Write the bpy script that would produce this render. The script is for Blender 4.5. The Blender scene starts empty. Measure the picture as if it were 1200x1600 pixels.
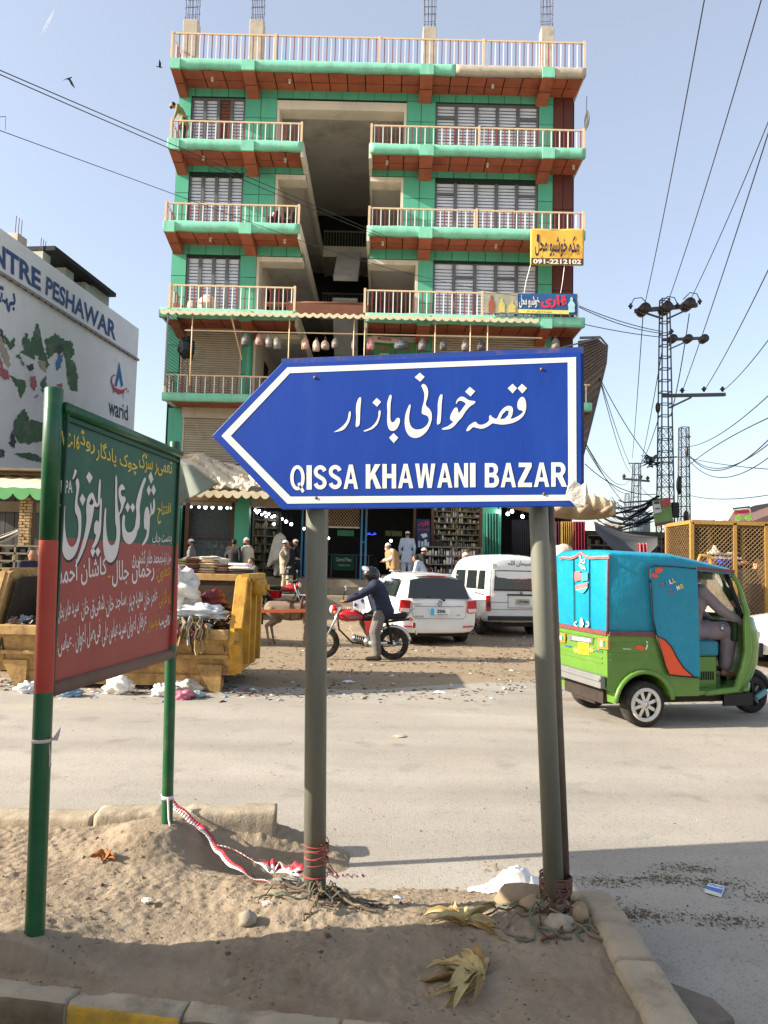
import bpy, bmesh, math, random, unicodedata
from math import sin, cos, pi, radians, sqrt, atan2
from mathutils import Vector, Matrix, noise, Quaternion

SC = bpy.context.scene
COL = SC.collection
RND = random.Random(7)
V = Vector

# ------------------------------------------------------------ camera
PITCH = 4.2; ROLL = 0.0245; FOC = 1155.0; EYE = V((0.0, 0.0, 1.6))
_p = radians(PITCH)
_f = V((0, cos(_p), sin(_p))); _u0 = V((0, -sin(_p), cos(_p))); _r0 = V((1, 0, 0))
_r = cos(ROLL) * _r0 + sin(ROLL) * _u0
_u = cos(ROLL) * _u0 - sin(ROLL) * _r0
cam_d = bpy.data.cameras.new('camera'); cam = bpy.data.objects.new('camera', cam_d); COL.objects.link(cam)
cam_d.sensor_fit = 'VERTICAL'; cam_d.sensor_height = 36.0; cam_d.lens = FOC * 36.0 / 1600.0
cam_d.clip_start = 0.05; cam_d.clip_end = 4000
cam.matrix_world = Matrix(((_r.x, _u.x, -_f.x, EYE.x), (_r.y, _u.y, -_f.y, EYE.y), (_r.z, _u.z, -_f.z, EYE.z), (0, 0, 0, 1)))
SC.camera = cam

# ------------------------------------------------------------ light
SUN_EL = radians(26.5); SUN_AZ = radians(11.0)       # sun from the left, a little behind the camera
SUNV = V((-cos(SUN_EL) * cos(SUN_AZ), -cos(SUN_EL) * sin(SUN_AZ), sin(SUN_EL)))
w = bpy.data.worlds.new('World'); SC.world = w; w.use_nodes = True
nt = w.node_tree; nt.nodes.clear()
sky = nt.nodes.new('ShaderNodeTexSky'); sky.sky_type = 'NISHITA'; sky.sun_disc = False
sky.sun_elevation = SUN_EL; sky.sun_rotation = atan2(SUNV.x, SUNV.y)
sky.altitude = 0; sky.air_density = 1.0; sky.dust_density = 2.0; sky.ozone_density = 1.0
bg = nt.nodes.new('ShaderNodeBackground'); bg.inputs['Strength'].default_value = 0.092
wo = nt.nodes.new('ShaderNodeOutputWorld')
veil = nt.nodes.new('ShaderNodeBackground'); veil.inputs['Color'].default_value = (0.128, 0.124, 0.122, 1); veil.inputs['Strength'].default_value = 1.0   # even pale winter haze over the whole sky
ad = nt.nodes.new('ShaderNodeAddShader')
nt.links.new(sky.outputs[0], bg.inputs[0]); nt.links.new(bg.outputs[0], ad.inputs[0]); nt.links.new(veil.outputs[0], ad.inputs[1]); nt.links.new(ad.outputs[0], wo.inputs[0])
sun_d = bpy.data.lights.new('sun', 'SUN'); sun_d.energy = 5.0; sun_d.angle = radians(0.5); sun_d.color = (1.0, 0.92, 0.8)
sun = bpy.data.objects.new('sun', sun_d); COL.objects.link(sun)
sun.rotation_euler = (-SUNV).to_track_quat('-Z', 'Y').to_euler(); sun.location = (-20, -6, 20)
SC.view_settings.view_transform = 'Standard'; SC.view_settings.look = 'None'
SC.view_settings.gamma = 1.0; SC.view_settings.use_curve_mapping = False
SC.view_settings.exposure = 1.2
SC.cycles.max_bounces = 6; SC.cycles.diffuse_bounces = 3; SC.cycles.transparent_max_bounces = 12

# ------------------------------------------------------------ measuring: photo pixel -> place
def ray(px, py):
 return (_f + (px - 600.0) / FOC * _r - (py - 800.0) / FOC * _u)
def pix(px, py, Y):                                # point on the plane y = Y
 d = ray(px, py); return EYE + d * (Y / d.y)
def gnd(px, py, z=0.0):                            # point on the plane z
 d = ray(px, py); return EYE + d * ((z - EYE.z) / d.z)
def hit(px, py, P, N):                             # point on a plane
 d = ray(px, py); return EYE + d * ((P - EYE).dot(N) / d.dot(N))
def gx(px, py, Y): return pix(px, py, Y).x
def gz(py, Y, px=600): return pix(px, py, Y).z
def ragged(poly, a=3.0, k=6, sd_=0):
 out = []; n = len(poly)
 for i in range(n):
  p, q = poly[i], poly[(i + 1) % n]
  for j in range(k):
   t = j / k; x = p[0] * (1 - t) + q[0] * t; y = p[1] * (1 - t) + q[1] * t; out.append((x + a * noise.noise((x * .11, y * .11, sd_)) * 2, y + a * noise.noise((x * .13, y * .13, sd_ + 9)) * 2))
 return out
def proj(p):
 q = V(p) - EYE; return 600 + FOC * q.dot(_r) / q.dot(_f), 800 - FOC * q.dot(_u) / q.dot(_f)

# ------------------------------------------------------------ materials
def lin(c):
 return tuple(((x / 255.0) / 12.92 if x <= 10 else ((x / 255.0 + 0.055) / 1.055) ** 2.4) for x in c[:3])
_mats = {}
def mat(name, col, rough=0.75, metal=0.0, var=0.18, vs=3.0, bump=0.0, bs=80.0, dirt=None, dirta=0.5, ds=1.6,
  spec=0.4, emit=0.0, trans=0.0, coat=0.0, alpha=1.0, rnd=0.0, vert=False, ior=1.45):
 if name in _mats: return _mats[name]
 m = bpy.data.materials.new(name); m.use_nodes = True; t = m.node_tree; N = t.nodes; L = t.links
 b = N['Principled BSDF']
 c = lin(col)
 b.inputs['Roughness'].default_value = rough; b.inputs['Metallic'].default_value = metal
 b.inputs['Specular IOR Level'].default_value = spec; b.inputs['IOR'].default_value = ior
 b.inputs['Transmission Weight'].default_value = trans; b.inputs['Coat Weight'].default_value = coat
 b.inputs['Alpha'].default_value = alpha
 geo = N.new('ShaderNodeNewGeometry')
 src = geo.outputs['Position']
 if vert:
  mp = N.new('ShaderNodeMapping'); mp.inputs['Scale'].default_value = (1, 1, 0.18); L.new(src, mp.inputs[0]); src = mp.outputs[0]
 n1 = N.new('ShaderNodeTexNoise'); n1.inputs['Scale'].default_value = vs; n1.inputs['Detail'].default_value = 7; n1.inputs['Roughness'].default_value = 0.62
 L.new(src, n1.inputs['Vector'])
 mr = N.new('ShaderNodeMapRange'); mr.inputs[1].default_value = 0.28; mr.inputs[2].default_value = 0.72
 mr.inputs[3].default_value = 1 - var; mr.inputs[4].default_value = 1 + var
 L.new(n1.outputs[0], mr.inputs[0])
 mul = N.new('ShaderNodeVectorMath'); mul.operation = 'SCALE'; mul.inputs[0].default_value = c
 L.new(mr.outputs[0], mul.inputs['Scale']); out = mul.outputs[0]
 if rnd > 0:
  oi = N.new('ShaderNodeObjectInfo'); m2 = N.new('ShaderNodeMapRange')
  m2.inputs[3].default_value = 1 - rnd; m2.inputs[4].default_value = 1 + rnd
  L.new(oi.outputs['Random'], m2.inputs[0])
  s2 = N.new('ShaderNodeVectorMath'); s2.operation = 'SCALE'; L.new(out, s2.inputs[0]); L.new(m2.outputs[0], s2.inputs['Scale']); out = s2.outputs[0]
 if dirt:
  n2 = N.new('ShaderNodeTexNoise'); n2.inputs['Scale'].default_value = ds; n2.inputs['Detail'].default_value = 9; n2.inputs['Roughness'].default_value = 0.7
  L.new(src, n2.inputs['Vector'])
  r2 = N.new('ShaderNodeMapRange'); r2.inputs[1].default_value = 0.62 - 0.25 * dirta; r2.inputs[2].default_value = 0.78 - 0.12 * dirta
  r2.inputs[4].default_value = min(1, 0.45 + 0.5 * dirta)
  L.new(n2.outputs[0], r2.inputs[0])
  mx = N.new('ShaderNodeMix'); mx.data_type = 'RGBA'; L.new(r2.outputs[0], mx.inputs[0]); L.new(out, mx.inputs[6])
  mx.inputs[7].default_value = (*lin(dirt), 1); out = mx.outputs[2]
 L.new(out, b.inputs['Base Color'])
 if emit > 0:
  b.inputs['Emission Color'].default_value = (*c, 1); b.inputs['Emission Strength'].default_value = emit
 if bump > 0:
  n3 = N.new('ShaderNodeTexNoise'); n3.inputs['Scale'].default_value = bs; n3.inputs['Detail'].default_value = 5; n3.inputs['Roughness'].default_value = 0.6
  L.new(geo.outputs['Position'], n3.inputs['Vector'])
  bp = N.new('ShaderNodeBump'); bp.inputs['Strength'].default_value = 0.8; bp.inputs['Distance'].default_value = bump
  L.new(n3.outputs[0], bp.inputs['Height']); L.new(bp.outputs[0], b.inputs['Normal'])
 _mats[name] = m
 return m

# ------------------------------------------------------------ mesh builder (world coordinates, or through T)
class MB:
 def __init__(s, T=None):
  s.v = []; s.f = []; s.mi = []; s.m = 0; s.T = T; s.sm = []; s.smooth = False
 def add(s, vs, fs):
  o = len(s.v)
  for p in vs:
   p = V(p); s.v.append(s.T @ p if s.T is not None else p)
  for f in fs:
   s.f.append([o + i for i in f]); s.mi.append(s.m); s.sm.append(s.smooth)
  return s
 def box(s, x0, y0, z0, x1, y1, z1):
  v = [(x0, y0, z0), (x1, y0, z0), (x1, y1, z0), (x0, y1, z0), (x0, y0, z1), (x1, y0, z1), (x1, y1, z1), (x0, y1, z1)]
  return s.add(v, [(0, 3, 2, 1), (4, 5, 6, 7), (0, 1, 5, 4), (1, 2, 6, 5), (2, 3, 7, 6), (3, 0, 4, 7)])
 def obox(s, c, d, R=None):
  c = V(c); h = V(d) / 2; R = R or Matrix.Identity(3); vs = []
  for z in (-1, 1):
   for x, y in ((-1, -1), (1, -1), (1, 1), (-1, 1)):
    vs.append(c + R @ V((x * h.x, y * h.y, z * h.z)))
  return s.add(vs, [(0, 3, 2, 1), (4, 5, 6, 7), (0, 1, 5, 4), (1, 2, 6, 5), (2, 3, 7, 6), (3, 0, 4, 7)])
 def bar(s, a, b, w, h=None, up=(0, 0, 1)):      # box section bar
  a = V(a); b = V(b); h = h or w; d = (b - a); L = d.length
  if L < 1e-6: return s
  d /= L; up = V(up)
  if abs(d.dot(up)) > 0.95: up = V((0, 1, 0))
  x = d.cross(up).normalized(); z = x.cross(d).normalized()
  R = Matrix((x, d, z)).transposed()
  return s.obox((a + b) / 2, (w, L, h), R)
 def tube(s, pts, r, n=8, cap=True, closed=False):
  pts = [V(p) for p in pts]; k = len(pts); rs = r if isinstance(r, (list, tuple)) else [r] * k
  vs = []; fs = []; prev = None
  for i, p in enumerate(pts):
   if closed: t = (pts[(i + 1) % k] - pts[i - 1])
   elif i == 0: t = pts[1] - p
   elif i == k - 1: t = p - pts[-2]
   else: t = (pts[i + 1] - p).normalized() + (p - pts[i - 1]).normalized()
   if t.length < 1e-9: t = V((0, 0, 1))
   t.normalize()
   if prev is None:
    a = V((0, 0, 1)) if abs(t.z) < 0.9 else V((1, 0, 0)); x = t.cross(a).normalized()
   else:
    x = prev - t * prev.dot(t); x = x.normalized() if x.length > 1e-6 else t.orthogonal().normalized()
   prev = x; y = t.cross(x)
   for j in range(n):
    a = 2 * pi * j / n; vs.append(p + (x * cos(a) + y * sin(a)) * rs[i])
  m = k if closed else k - 1
  for i in range(m):
   for j in range(n):
    a = i * n + j; b = i * n + (j + 1) % n; c = ((i + 1) % k) * n + (j + 1) % n; d = ((i + 1) % k) * n + j
    fs.append((a, b, c, d))
  if cap and not closed:
   fs.append(tuple(range(n))[::-1]); fs.append(tuple((k - 1) * n + j for j in range(n)))
  sm = s.smooth; s.smooth = n > 5; s.add(vs, fs); s.smooth = sm
  return s
 def cyl(s, a, b, r0, r1=None, n=16): return s.tube([a, b], [r0, r1 if r1 is not None else r0], n)
 def sph(s, c, r, n=12, m=8, R=None):
  c = V(c); r = V((r, r, r)) if isinstance(r, (int, float)) else V(r); vs = [c + (R @ V((0, 0, r.z)) if R else V((0, 0, r.z)))]
  for i in range(1, m):
   ph = pi * i / m
   for j in range(n):
    th = 2 * pi * j / n; q = V((r.x * sin(ph) * cos(th), r.y * sin(ph) * sin(th), r.z * cos(ph))); vs.append(c + (R @ q if R else q))
  q = V((0, 0, -r.z)); vs.append(c + (R @ q if R else q)); fs = []
  for j in range(n): fs.append((0, 1 + j, 1 + (j + 1) % n))
  for i in range(m - 2):
   for j in range(n):
    a = 1 + i * n + j; b = 1 + i * n + (j + 1) % n; fs.append((a, a + n, b + n, b))
  e = len(vs) - 1; o = 1 + (m - 2) * n
  for j in range(n): fs.append((e, o + (j + 1) % n, o + j))
  sm = s.smooth; s.smooth = True; s.add(vs, fs); s.smooth = sm
  return s
 def prism(s, pts, d):                           # planar polygon (3-D points) extruded by vector d
  n = len(pts); d = V(d); pts = [V(p) for p in pts]
  vs = pts + [p + d for p in pts]
  fs = [tuple(range(n)), tuple(range(2 * n - 1, n - 1, -1))] + [(i, (i + 1) % n + 0, (i + 1) % n + n, i + n)[::-1] for i in range(n)]
  return s.add(vs, fs)
 def loft(s, secs, cap=True, closed=True):
  n = len(secs[0]); vs = [p for sec in secs for p in sec]; fs = []
  for i in range(len(secs) - 1):
   for j in range(n if closed else n - 1):
    a = i * n + j; b = i * n + (j + 1) % n; fs.append((a, b, b + n, a + n))
  if cap:
   fs.append(tuple(range(n))[::-1]); o = (len(secs) - 1) * n; fs.append(tuple(o + j for j in range(n)))
  return s.add(vs, fs)
 def grid(s, fn, nu, nv):
  vs = [fn(i / nu, j / nv) for j in range(nv + 1) for i in range(nu + 1)]
  fs = [(j * (nu + 1) + i, j * (nu + 1) + i + 1, (j + 1) * (nu + 1) + i + 1, (j + 1) * (nu + 1) + i) for j in range(nv) for i in range(nu)]
  return s.add(vs, fs)
 def torus(s, c, R, r, ax='y', n=28, m=10, rz=None):
  c = V(c); pts = []
  for i in range(n):
   a = 2 * pi * i / n
   pts.append(c + (V((R * cos(a), 0, R * sin(a))) if ax == 'y' else V((R * cos(a), R * sin(a), 0)) if ax == 'z' else V((0, R * cos(a), R * sin(a)))))
  return s.tube(pts, r, m, closed=True)
 def build(s, name, mats, parent=None, smooth=False, bevel=0.0, loc=None, solid=0.0, remesh=0.0, fixn=True, smooth_it=0, sub=0):
  if not isinstance(mats, (list, tuple)): mats = [mats]
  me = bpy.data.meshes.new(name)
  if parent is not None: Mi = WM[parent].inverted()
  elif loc is not None: Mi = Matrix.Translation(-V(loc))
  else: Mi = Matrix.Identity(4)
  me.from_pydata([tuple(Mi @ p) for p in s.v], [], s.f)
  for mm in mats: me.materials.append(mm)
  me.polygons.foreach_set('material_index', s.mi)
  me.polygons.foreach_set('use_smooth', [bool(a or smooth) for a in s.sm])
  if fixn:
   bm = bmesh.new(); bm.from_mesh(me); bmesh.ops.recalc_face_normals(bm, faces=bm.faces); bm.to_mesh(me); bm.free()
  me.update()
  o = bpy.data.objects.new(name, me); COL.objects.link(o)
  if parent is not None: o.parent = parent; WM[o] = WM[parent]
  else:
   if loc is not None: o.location = loc
   WM[o] = Matrix.Translation(V(loc)) if loc is not None else Matrix.Identity(4)
  if remesh:
   md = o.modifiers.new('m', 'REMESH'); md.mode = 'VOXEL'; md.voxel_size = remesh; md.use_smooth_shade = True
  if smooth_it:
   md = o.modifiers.new('s', 'SMOOTH'); md.factor = 0.5; md.iterations = smooth_it
  if sub:
   md = o.modifiers.new('u', 'SUBSURF'); md.levels = sub; md.render_levels = sub
  if solid:
   md = o.modifiers.new('t', 'SOLIDIFY'); md.thickness = solid; md.offset = 0
  if bevel:
   md = o.modifiers.new('b', 'BEVEL'); md.width = bevel; md.segments = 2; md.limit_method = 'ANGLE'; md.angle_limit = radians(40)
  return o
WM = {}
def thing(name, label, cat, loc=(0, 0, 0), rz=0.0, group=None):
 o = bpy.data.objects.new(name, None); COL.objects.link(o); o.location = loc; o.rotation_euler = (0, 0, rz)
 o.empty_display_size = 0.2
 o['label'] = label; o['category'] = cat
 if group: o['group'] = group
 WM[o] = Matrix.Translation(V(loc)) @ Matrix.Rotation(rz, 4, 'Z')
 return o
def tag(o, label=None, cat=None, group=None, kind=None):
 if label: o['label'] = label
 if cat: o['category'] = cat
 if group: o['group'] = group
 if kind: o['kind'] = kind
 return o
def piece(name, me, parent, M):                     # object sharing mesh data, M = world matrix
 o = bpy.data.objects.new(name, me); COL.objects.link(o)
 o.parent = parent; o.matrix_local = WM[parent].inverted() @ M; WM[o] = M
 return o
def mesh_of(mb, name, mats):
 o = mb.build(name, mats); me = o.data; del WM[o]; bpy.data.objects.remove(o); return me
def fbm(p, o=4): return noise.fractal(V(p), 0.9, 2.0, o)
def smoothpoly(pts, k=4):                           # closed Catmull-Rom through 2-D points
 n = len(pts); out = []
 for i in range(n):
  p0, p1, p2, p3 = pts[i - 1], pts[i], pts[(i + 1) % n], pts[(i + 2) % n]
  for j in range(k):
   t = j / k
   out.append(tuple(0.5 * ((2 * p1[a]) + (-p0[a] + p2[a]) * t + (2 * p0[a] - 5 * p1[a] + 4 * p2[a] - p3[a]) * t * t + (-p0[a] + 3 * p1[a] - 3 * p2[a] + p3[a]) * t ** 3) for a in (0, 1)))
 return out
def flat_shape(name, polys, P, N, material, parent, depth=0.0, tf=None):
 """polys: closed outlines in photo pixels (tf maps them there); filled with holes, laid on the plane (P, N)"""
 N = V(N).normalized(); P = V(P); up = V((0, 0, 1)); ux = up.cross(N)
 ux = ux.normalized() if ux.length > 1e-3 else V((1, 0, 0)); uy = N.cross(ux)
 cu = bpy.data.curves.new(name, 'CURVE'); cu.dimensions = '2D'; cu.fill_mode = 'BOTH' if depth else 'FRONT'; cu.extrude = depth / 2
 for poly in polys:
  sp = cu.splines.new('POLY'); sp.points.add(len(poly) - 1); sp.use_cyclic_u = True
  for i, q in enumerate(poly):
   if tf: q = tf(q)
   w3 = hit(q[0], q[1], P, N) - P; sp.points[i].co = (w3.dot(ux), w3.dot(uy), 0, 1)
 ob = bpy.data.objects.new(name, cu); me = bpy.data.meshes.new_from_object(ob)
 bpy.data.objects.remove(ob); bpy.data.curves.remove(cu)
 M = Matrix.Identity(4)
 for i, a in enumerate((ux, uy, N)):
  for j in range(3): M[j][i] = a[j]
 for j in range(3): M[j][3] = P[j]
 me.transform(WM[parent].inverted() @ M); me.name = name
 me.materials.clear(); me.materials.append(material)
 o = bpy.data.objects.new(name, me); COL.objects.link(o); o.parent = parent; WM[o] = WM[parent]
 return o

# ------------------------------------------------------------ lettering (built-in font; Arabic letters joined here)
FORMS = {}
for _c in list(range(0xFB50, 0xFBFF)) + list(range(0xFE80, 0xFEFD)):
 d = unicodedata.decomposition(chr(_c)).split()
 if len(d) == 2 and d[0] in ('<initial>', '<medial>', '<final>', '<isolated>'):
  FORMS.setdefault(chr(int(d[1], 16)), {})[d[0][1:-1]] = chr(_c)
def shape_ar(s):
 out = []
 dual = lambda ch: ch in FORMS and 'initial' in FORMS[ch]
 for i, ch in enumerate(s):
  if ch not in FORMS: out.append(ch); continue
  pj = i > 0 and dual(s[i - 1]); nj = i + 1 < len(s) and s[i + 1] in FORMS and dual(ch)
  k = 'medial' if pj and nj else 'final' if pj else 'initial' if nj else 'isolated'
  out.append(FORMS[ch].get(k) or FORMS[ch].get('final' if pj else 'isolated') or ch)
 return ''.join(out[::-1])
_txt = {}
def text_geo(s, bold=0.0, arabic=False):
 key = (s, bold, arabic)
 if key in _txt: return _txt[key]
 cu = bpy.data.curves.new('t', 'FONT'); cu.body = shape_ar(s) if arabic else s; cu.offset = bold; cu.resolution_u = 4
 ob = bpy.data.objects.new('t', cu); me = bpy.data.meshes.new_from_object(ob)
 vs = [(v.co.x, v.co.y) for v in me.vertices]; fs = [tuple(p.vertices) for p in me.polygons]
 bpy.data.objects.remove(ob); bpy.data.curves.remove(cu); bpy.data.meshes.remove(me)
 if not vs: _txt[key] = ([], []); return _txt[key]
 x0 = min(v[0] for v in vs); x1 = max(v[0] for v in vs); y0 = min(v[1] for v in vs); y1 = max(v[1] for v in vs)
 vs = [((x - x0) / (x1 - x0), (y - y0) / (y1 - y0)) for x, y in vs]
 _txt[key] = (vs, fs); return _txt[key]
def text_quad(mb, s, fn, bold=0.0, arabic=False, slant=0.0):
 """fn(u, v) -> point; the lettering's bounding box fills u, v in 0..1"""
 vs, fs = text_geo(s, bold, arabic)
 mb.add([fn(u + slant * (v - 0.5), v) for u, v in vs], fs)
def pxquad(bl, br, tr, tl, P, N):
 def fn(u, v):
  a = [bl[i] * (1 - u) + br[i] * u for i in (0, 1)]; b = [tl[i] * (1 - u) + tr[i] * u for i in (0, 1)]
  return hit(a[0] * (1 - v) + b[0] * v, a[1] * (1 - v) + b[1] * v, P, N)
 return fn
# ============================================================ GROUND
m_dirt = mat('dry_earth', (144, 128, 106), 0.95, var=0.3, vs=1.1, bump=0.02, bs=14, dirt=(94, 80, 62), dirta=0.5, ds=1.1, spec=0.15)
def road_mat():
 m = mat('dusty_asphalt', (154, 147, 136), 0.92, var=0.13, vs=0.7, bump=0.006, bs=120, dirt=(164, 154, 138), dirta=0.5, ds=0.45, spec=0.2)
 t = m.node_tree; N = t.nodes; L = t.links; b = N['Principled BSDF']
 base = b.inputs['Base Color'].links[0].from_socket; geo = [n for n in N if n.type == 'NEW_GEOMETRY'][0]
 # dark aggregate grains
 vo = N.new('ShaderNodeTexVoronoi'); vo.inputs['Scale'].default_value = 110; L.new(geo.outputs['Position'], vo.inputs['Vector'])
 hs = N.new('ShaderNodeSeparateColor'); L.new(vo.outputs['Color'], hs.inputs[0])
 mr = N.new('ShaderNodeMapRange'); mr.inputs[1].default_value = 0.0; mr.inputs[2].default_value = 0.22; mr.inputs[3].default_value = 0.74; mr.inputs[4].default_value = 1.03
 L.new(hs.outputs[0], mr.inputs[0])
 sc = N.new('ShaderNodeVectorMath'); sc.operation = 'SCALE'; L.new(base, sc.inputs[0]); L.new(mr.outputs[0], sc.inputs['Scale'])
 # thin dark cracks and damp patches
 nz = N.new('ShaderNodeTexNoise'); nz.inputs['Scale'].default_value = 2.3; nz.inputs['Detail'].default_value = 10; L.new(geo.outputs['Position'], nz.inputs['Vector'])
 m3 = N.new('ShaderNodeMapRange'); m3.inputs[1].default_value = 0.60; m3.inputs[2].default_value = 0.74; m3.inputs[3].default_value = 1.0; m3.inputs[4].default_value = 0.72
 L.new(nz.outputs[0], m3.inputs[0])
 s3 = N.new('ShaderNodeVectorMath'); s3.operation = 'SCALE'; L.new(sc.outputs[0], s3.inputs[0]); L.new(m3.outputs[0], s3.inputs['Scale'])
 mp = N.new('ShaderNodeMapping'); mp.inputs['Scale'].default_value = (.12, 1.3, 1); L.new(geo.outputs['Position'], mp.inputs[0]); n5 = N.new('ShaderNodeTexNoise'); n5.inputs['Scale'].default_value = 1.1; n5.inputs['Detail'].default_value = 6; L.new(mp.outputs[0], n5.inputs['Vector'])
 m5 = N.new('ShaderNodeMapRange'); m5.inputs[1].default_value = .35; m5.inputs[2].default_value = .7; m5.inputs[3].default_value = 1.08; m5.inputs[4].default_value = .84; L.new(n5.outputs[0], m5.inputs[0]); s5 = N.new('ShaderNodeVectorMath'); s5.operation = 'SCALE'; L.new(s3.outputs[0], s5.inputs[0]); L.new(m5.outputs[0], s5.inputs['Scale'])
 L.new(s5.outputs[0], b.inputs['Base Color'])
 return m
m_road = road_mat()
def zroad(x, y):
 if y <= 15: return 0.0
 return min(0.36, 0.03 * (y - 15)) if y < 60 else 0.36
# far ground sheet with finer rows near the market
xs = [-900, -300, -120, -60, -40] + [-30 + i * 0.5 for i in range(121)] + [40, 60, 120, 300, 900]
ys = [-300, -60, -10, 0, 4, 8] + [8.6 + 0.4 * i for i in range(50)] + [32, 40, 60, 120, 300, 1200]
def gnd_z(x, y):
 z = zroad(x, y) - 0.006
 if 8.4 < y < 27 and abs(x) < 32: z += 0.035 * fbm((x * 0.9, y * 0.9, 0)) * min(1, (y - 8.4) / 1.6) - 0.004
 return z
mb = MB(); nx = len(xs); ny = len(ys); mb.smooth = True
mb.add([(x, y, gnd_z(x, y)) for y in ys for x in xs], [(j * nx + i, j * nx + i + 1, (j + 1) * nx + i + 1, (j + 1) * nx + i) for j in range(ny - 1) for i in range(nx - 1)])
ground = mb.build('ground', m_dirt, fixn=False); tag(ground, kind='structure')
# the road, a sheet with an uneven dusty far edge
mb = MB(); mb.smooth = True
rx = [-200, -60] + [-25 + 0.25 * i for i in range(201)] + [60, 200]
def far_edge(x): return 9.75 + 0.35 * noise.noise((x * 0.7, 3, 0)) + 0.16 * noise.noise((x * 3.1, 7, 0)) + (0.0 if x < 0 else min(x, 6) * 0.55)
rows = [-60, -8, 0, 2, 4, 6, 8]
vs = [(x, y, 0.001) for y in rows for x in rx] + [(x, far_edge(x), 0.001) for x in rx]
mb.add(vs, [(j * len(rx) + i, j * len(rx) + i + 1, (j + 1) * len(rx) + i + 1, (j + 1) * len(rx) + i) for j in range(len(rows)) for i in range(len(rx) - 1)])
road = mb.build('road', m_road, fixn=False); tag(road, kind='structure')

# ------------------------------------------------------------ traffic island of earth
m_sand = mat('island_earth', (142, 127, 107), 0.97, var=0.2, vs=3.2, bump=0.008, bs=75, dirt=(110, 90, 68), dirta=0.45, ds=2.6, spec=0.1)
POST_A = V((-0.305, 3.25, 0)); POST_B = V((0.745, 3.18, 0)); GP_N = V((-1.29, 2.73, 0)); GP_F = V((-1.145, 3.9, 0))
def mound(x, y, c, h, r): return h * math.exp(-((x - c[0]) ** 2 + (y - c[1]) ** 2) / (r * r))
def isl_z(x, y):
 base = 0.185
 # falls to road level behind the broken kerb
 t = max(0.0, min(1.0, (x + 0.62) / 0.5)) * max(0.0, min(1.0, (y - 3.1) / 0.75))
 z = base - 0.19 * t
 hollow = 0.17 * math.exp(-(((x + 0.62) / 0.36) ** 2 + ((y - 3.82) / 0.22) ** 2))
 z -= hollow
 z += mound(x, y, GP_N, 0.10, 0.30) + mound(x, y, GP_F + V((0.06, -0.05, 0)), 0.12, 0.26) + mound(x, y, POST_A, 0.06, 0.24) + mound(x, y, POST_B, 0.05, 0.24)
 z += 0.010 * fbm((x * 2.2, y * 2.2, 1)) + 0.0075 * fbm((x * 9, y * 9, 4)) + 0.0062 * fbm((x * 30, y * 30, 9), 3) * (1.2 + fbm((x * 2, y * 2, 6), 2))
 r = noise.noise((x * 21, y * 21, 3))
 if r > 0.42: z += 0.03 * (r - 0.42)
 if y > 3.75 and x < -0.5: z = min(z, 0.262)
 kd_ = y - (2.605 - (x + 1.95) * 0.1458)
 if kd_ < 0.15: z = min(z, 0.172 + 0.012 * noise.noise((x * 5, y * 5, 1)) + .003 * noise.noise((x * 30, y * 30, 1)) + max(0, kd_ - .12) * .5) if kd_ > 0.035 else min(z, 0.10)
 if x > .72: z = min(z, .2 + .012 * noise.noise((x * 12, y * 12, 4)) + .006 * fbm((x * 40, y * 40, 2), 3))
 return z
mb = MB(); mb.smooth = True
X0, X1, Y0, Y1 = -3.6, 0.95, 2.10, 4.25
def isl(u, v):
 x = X0 + (X1 - X0) * u; y = Y0 + (Y1 - Y0) * v; z = isl_z(x, y)
 return (x, y, z)
mb.grid(isl, 460, 210)
island = mb.build('island_earth', m_sand, fixn=False); tag(island, kind='structure')
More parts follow.
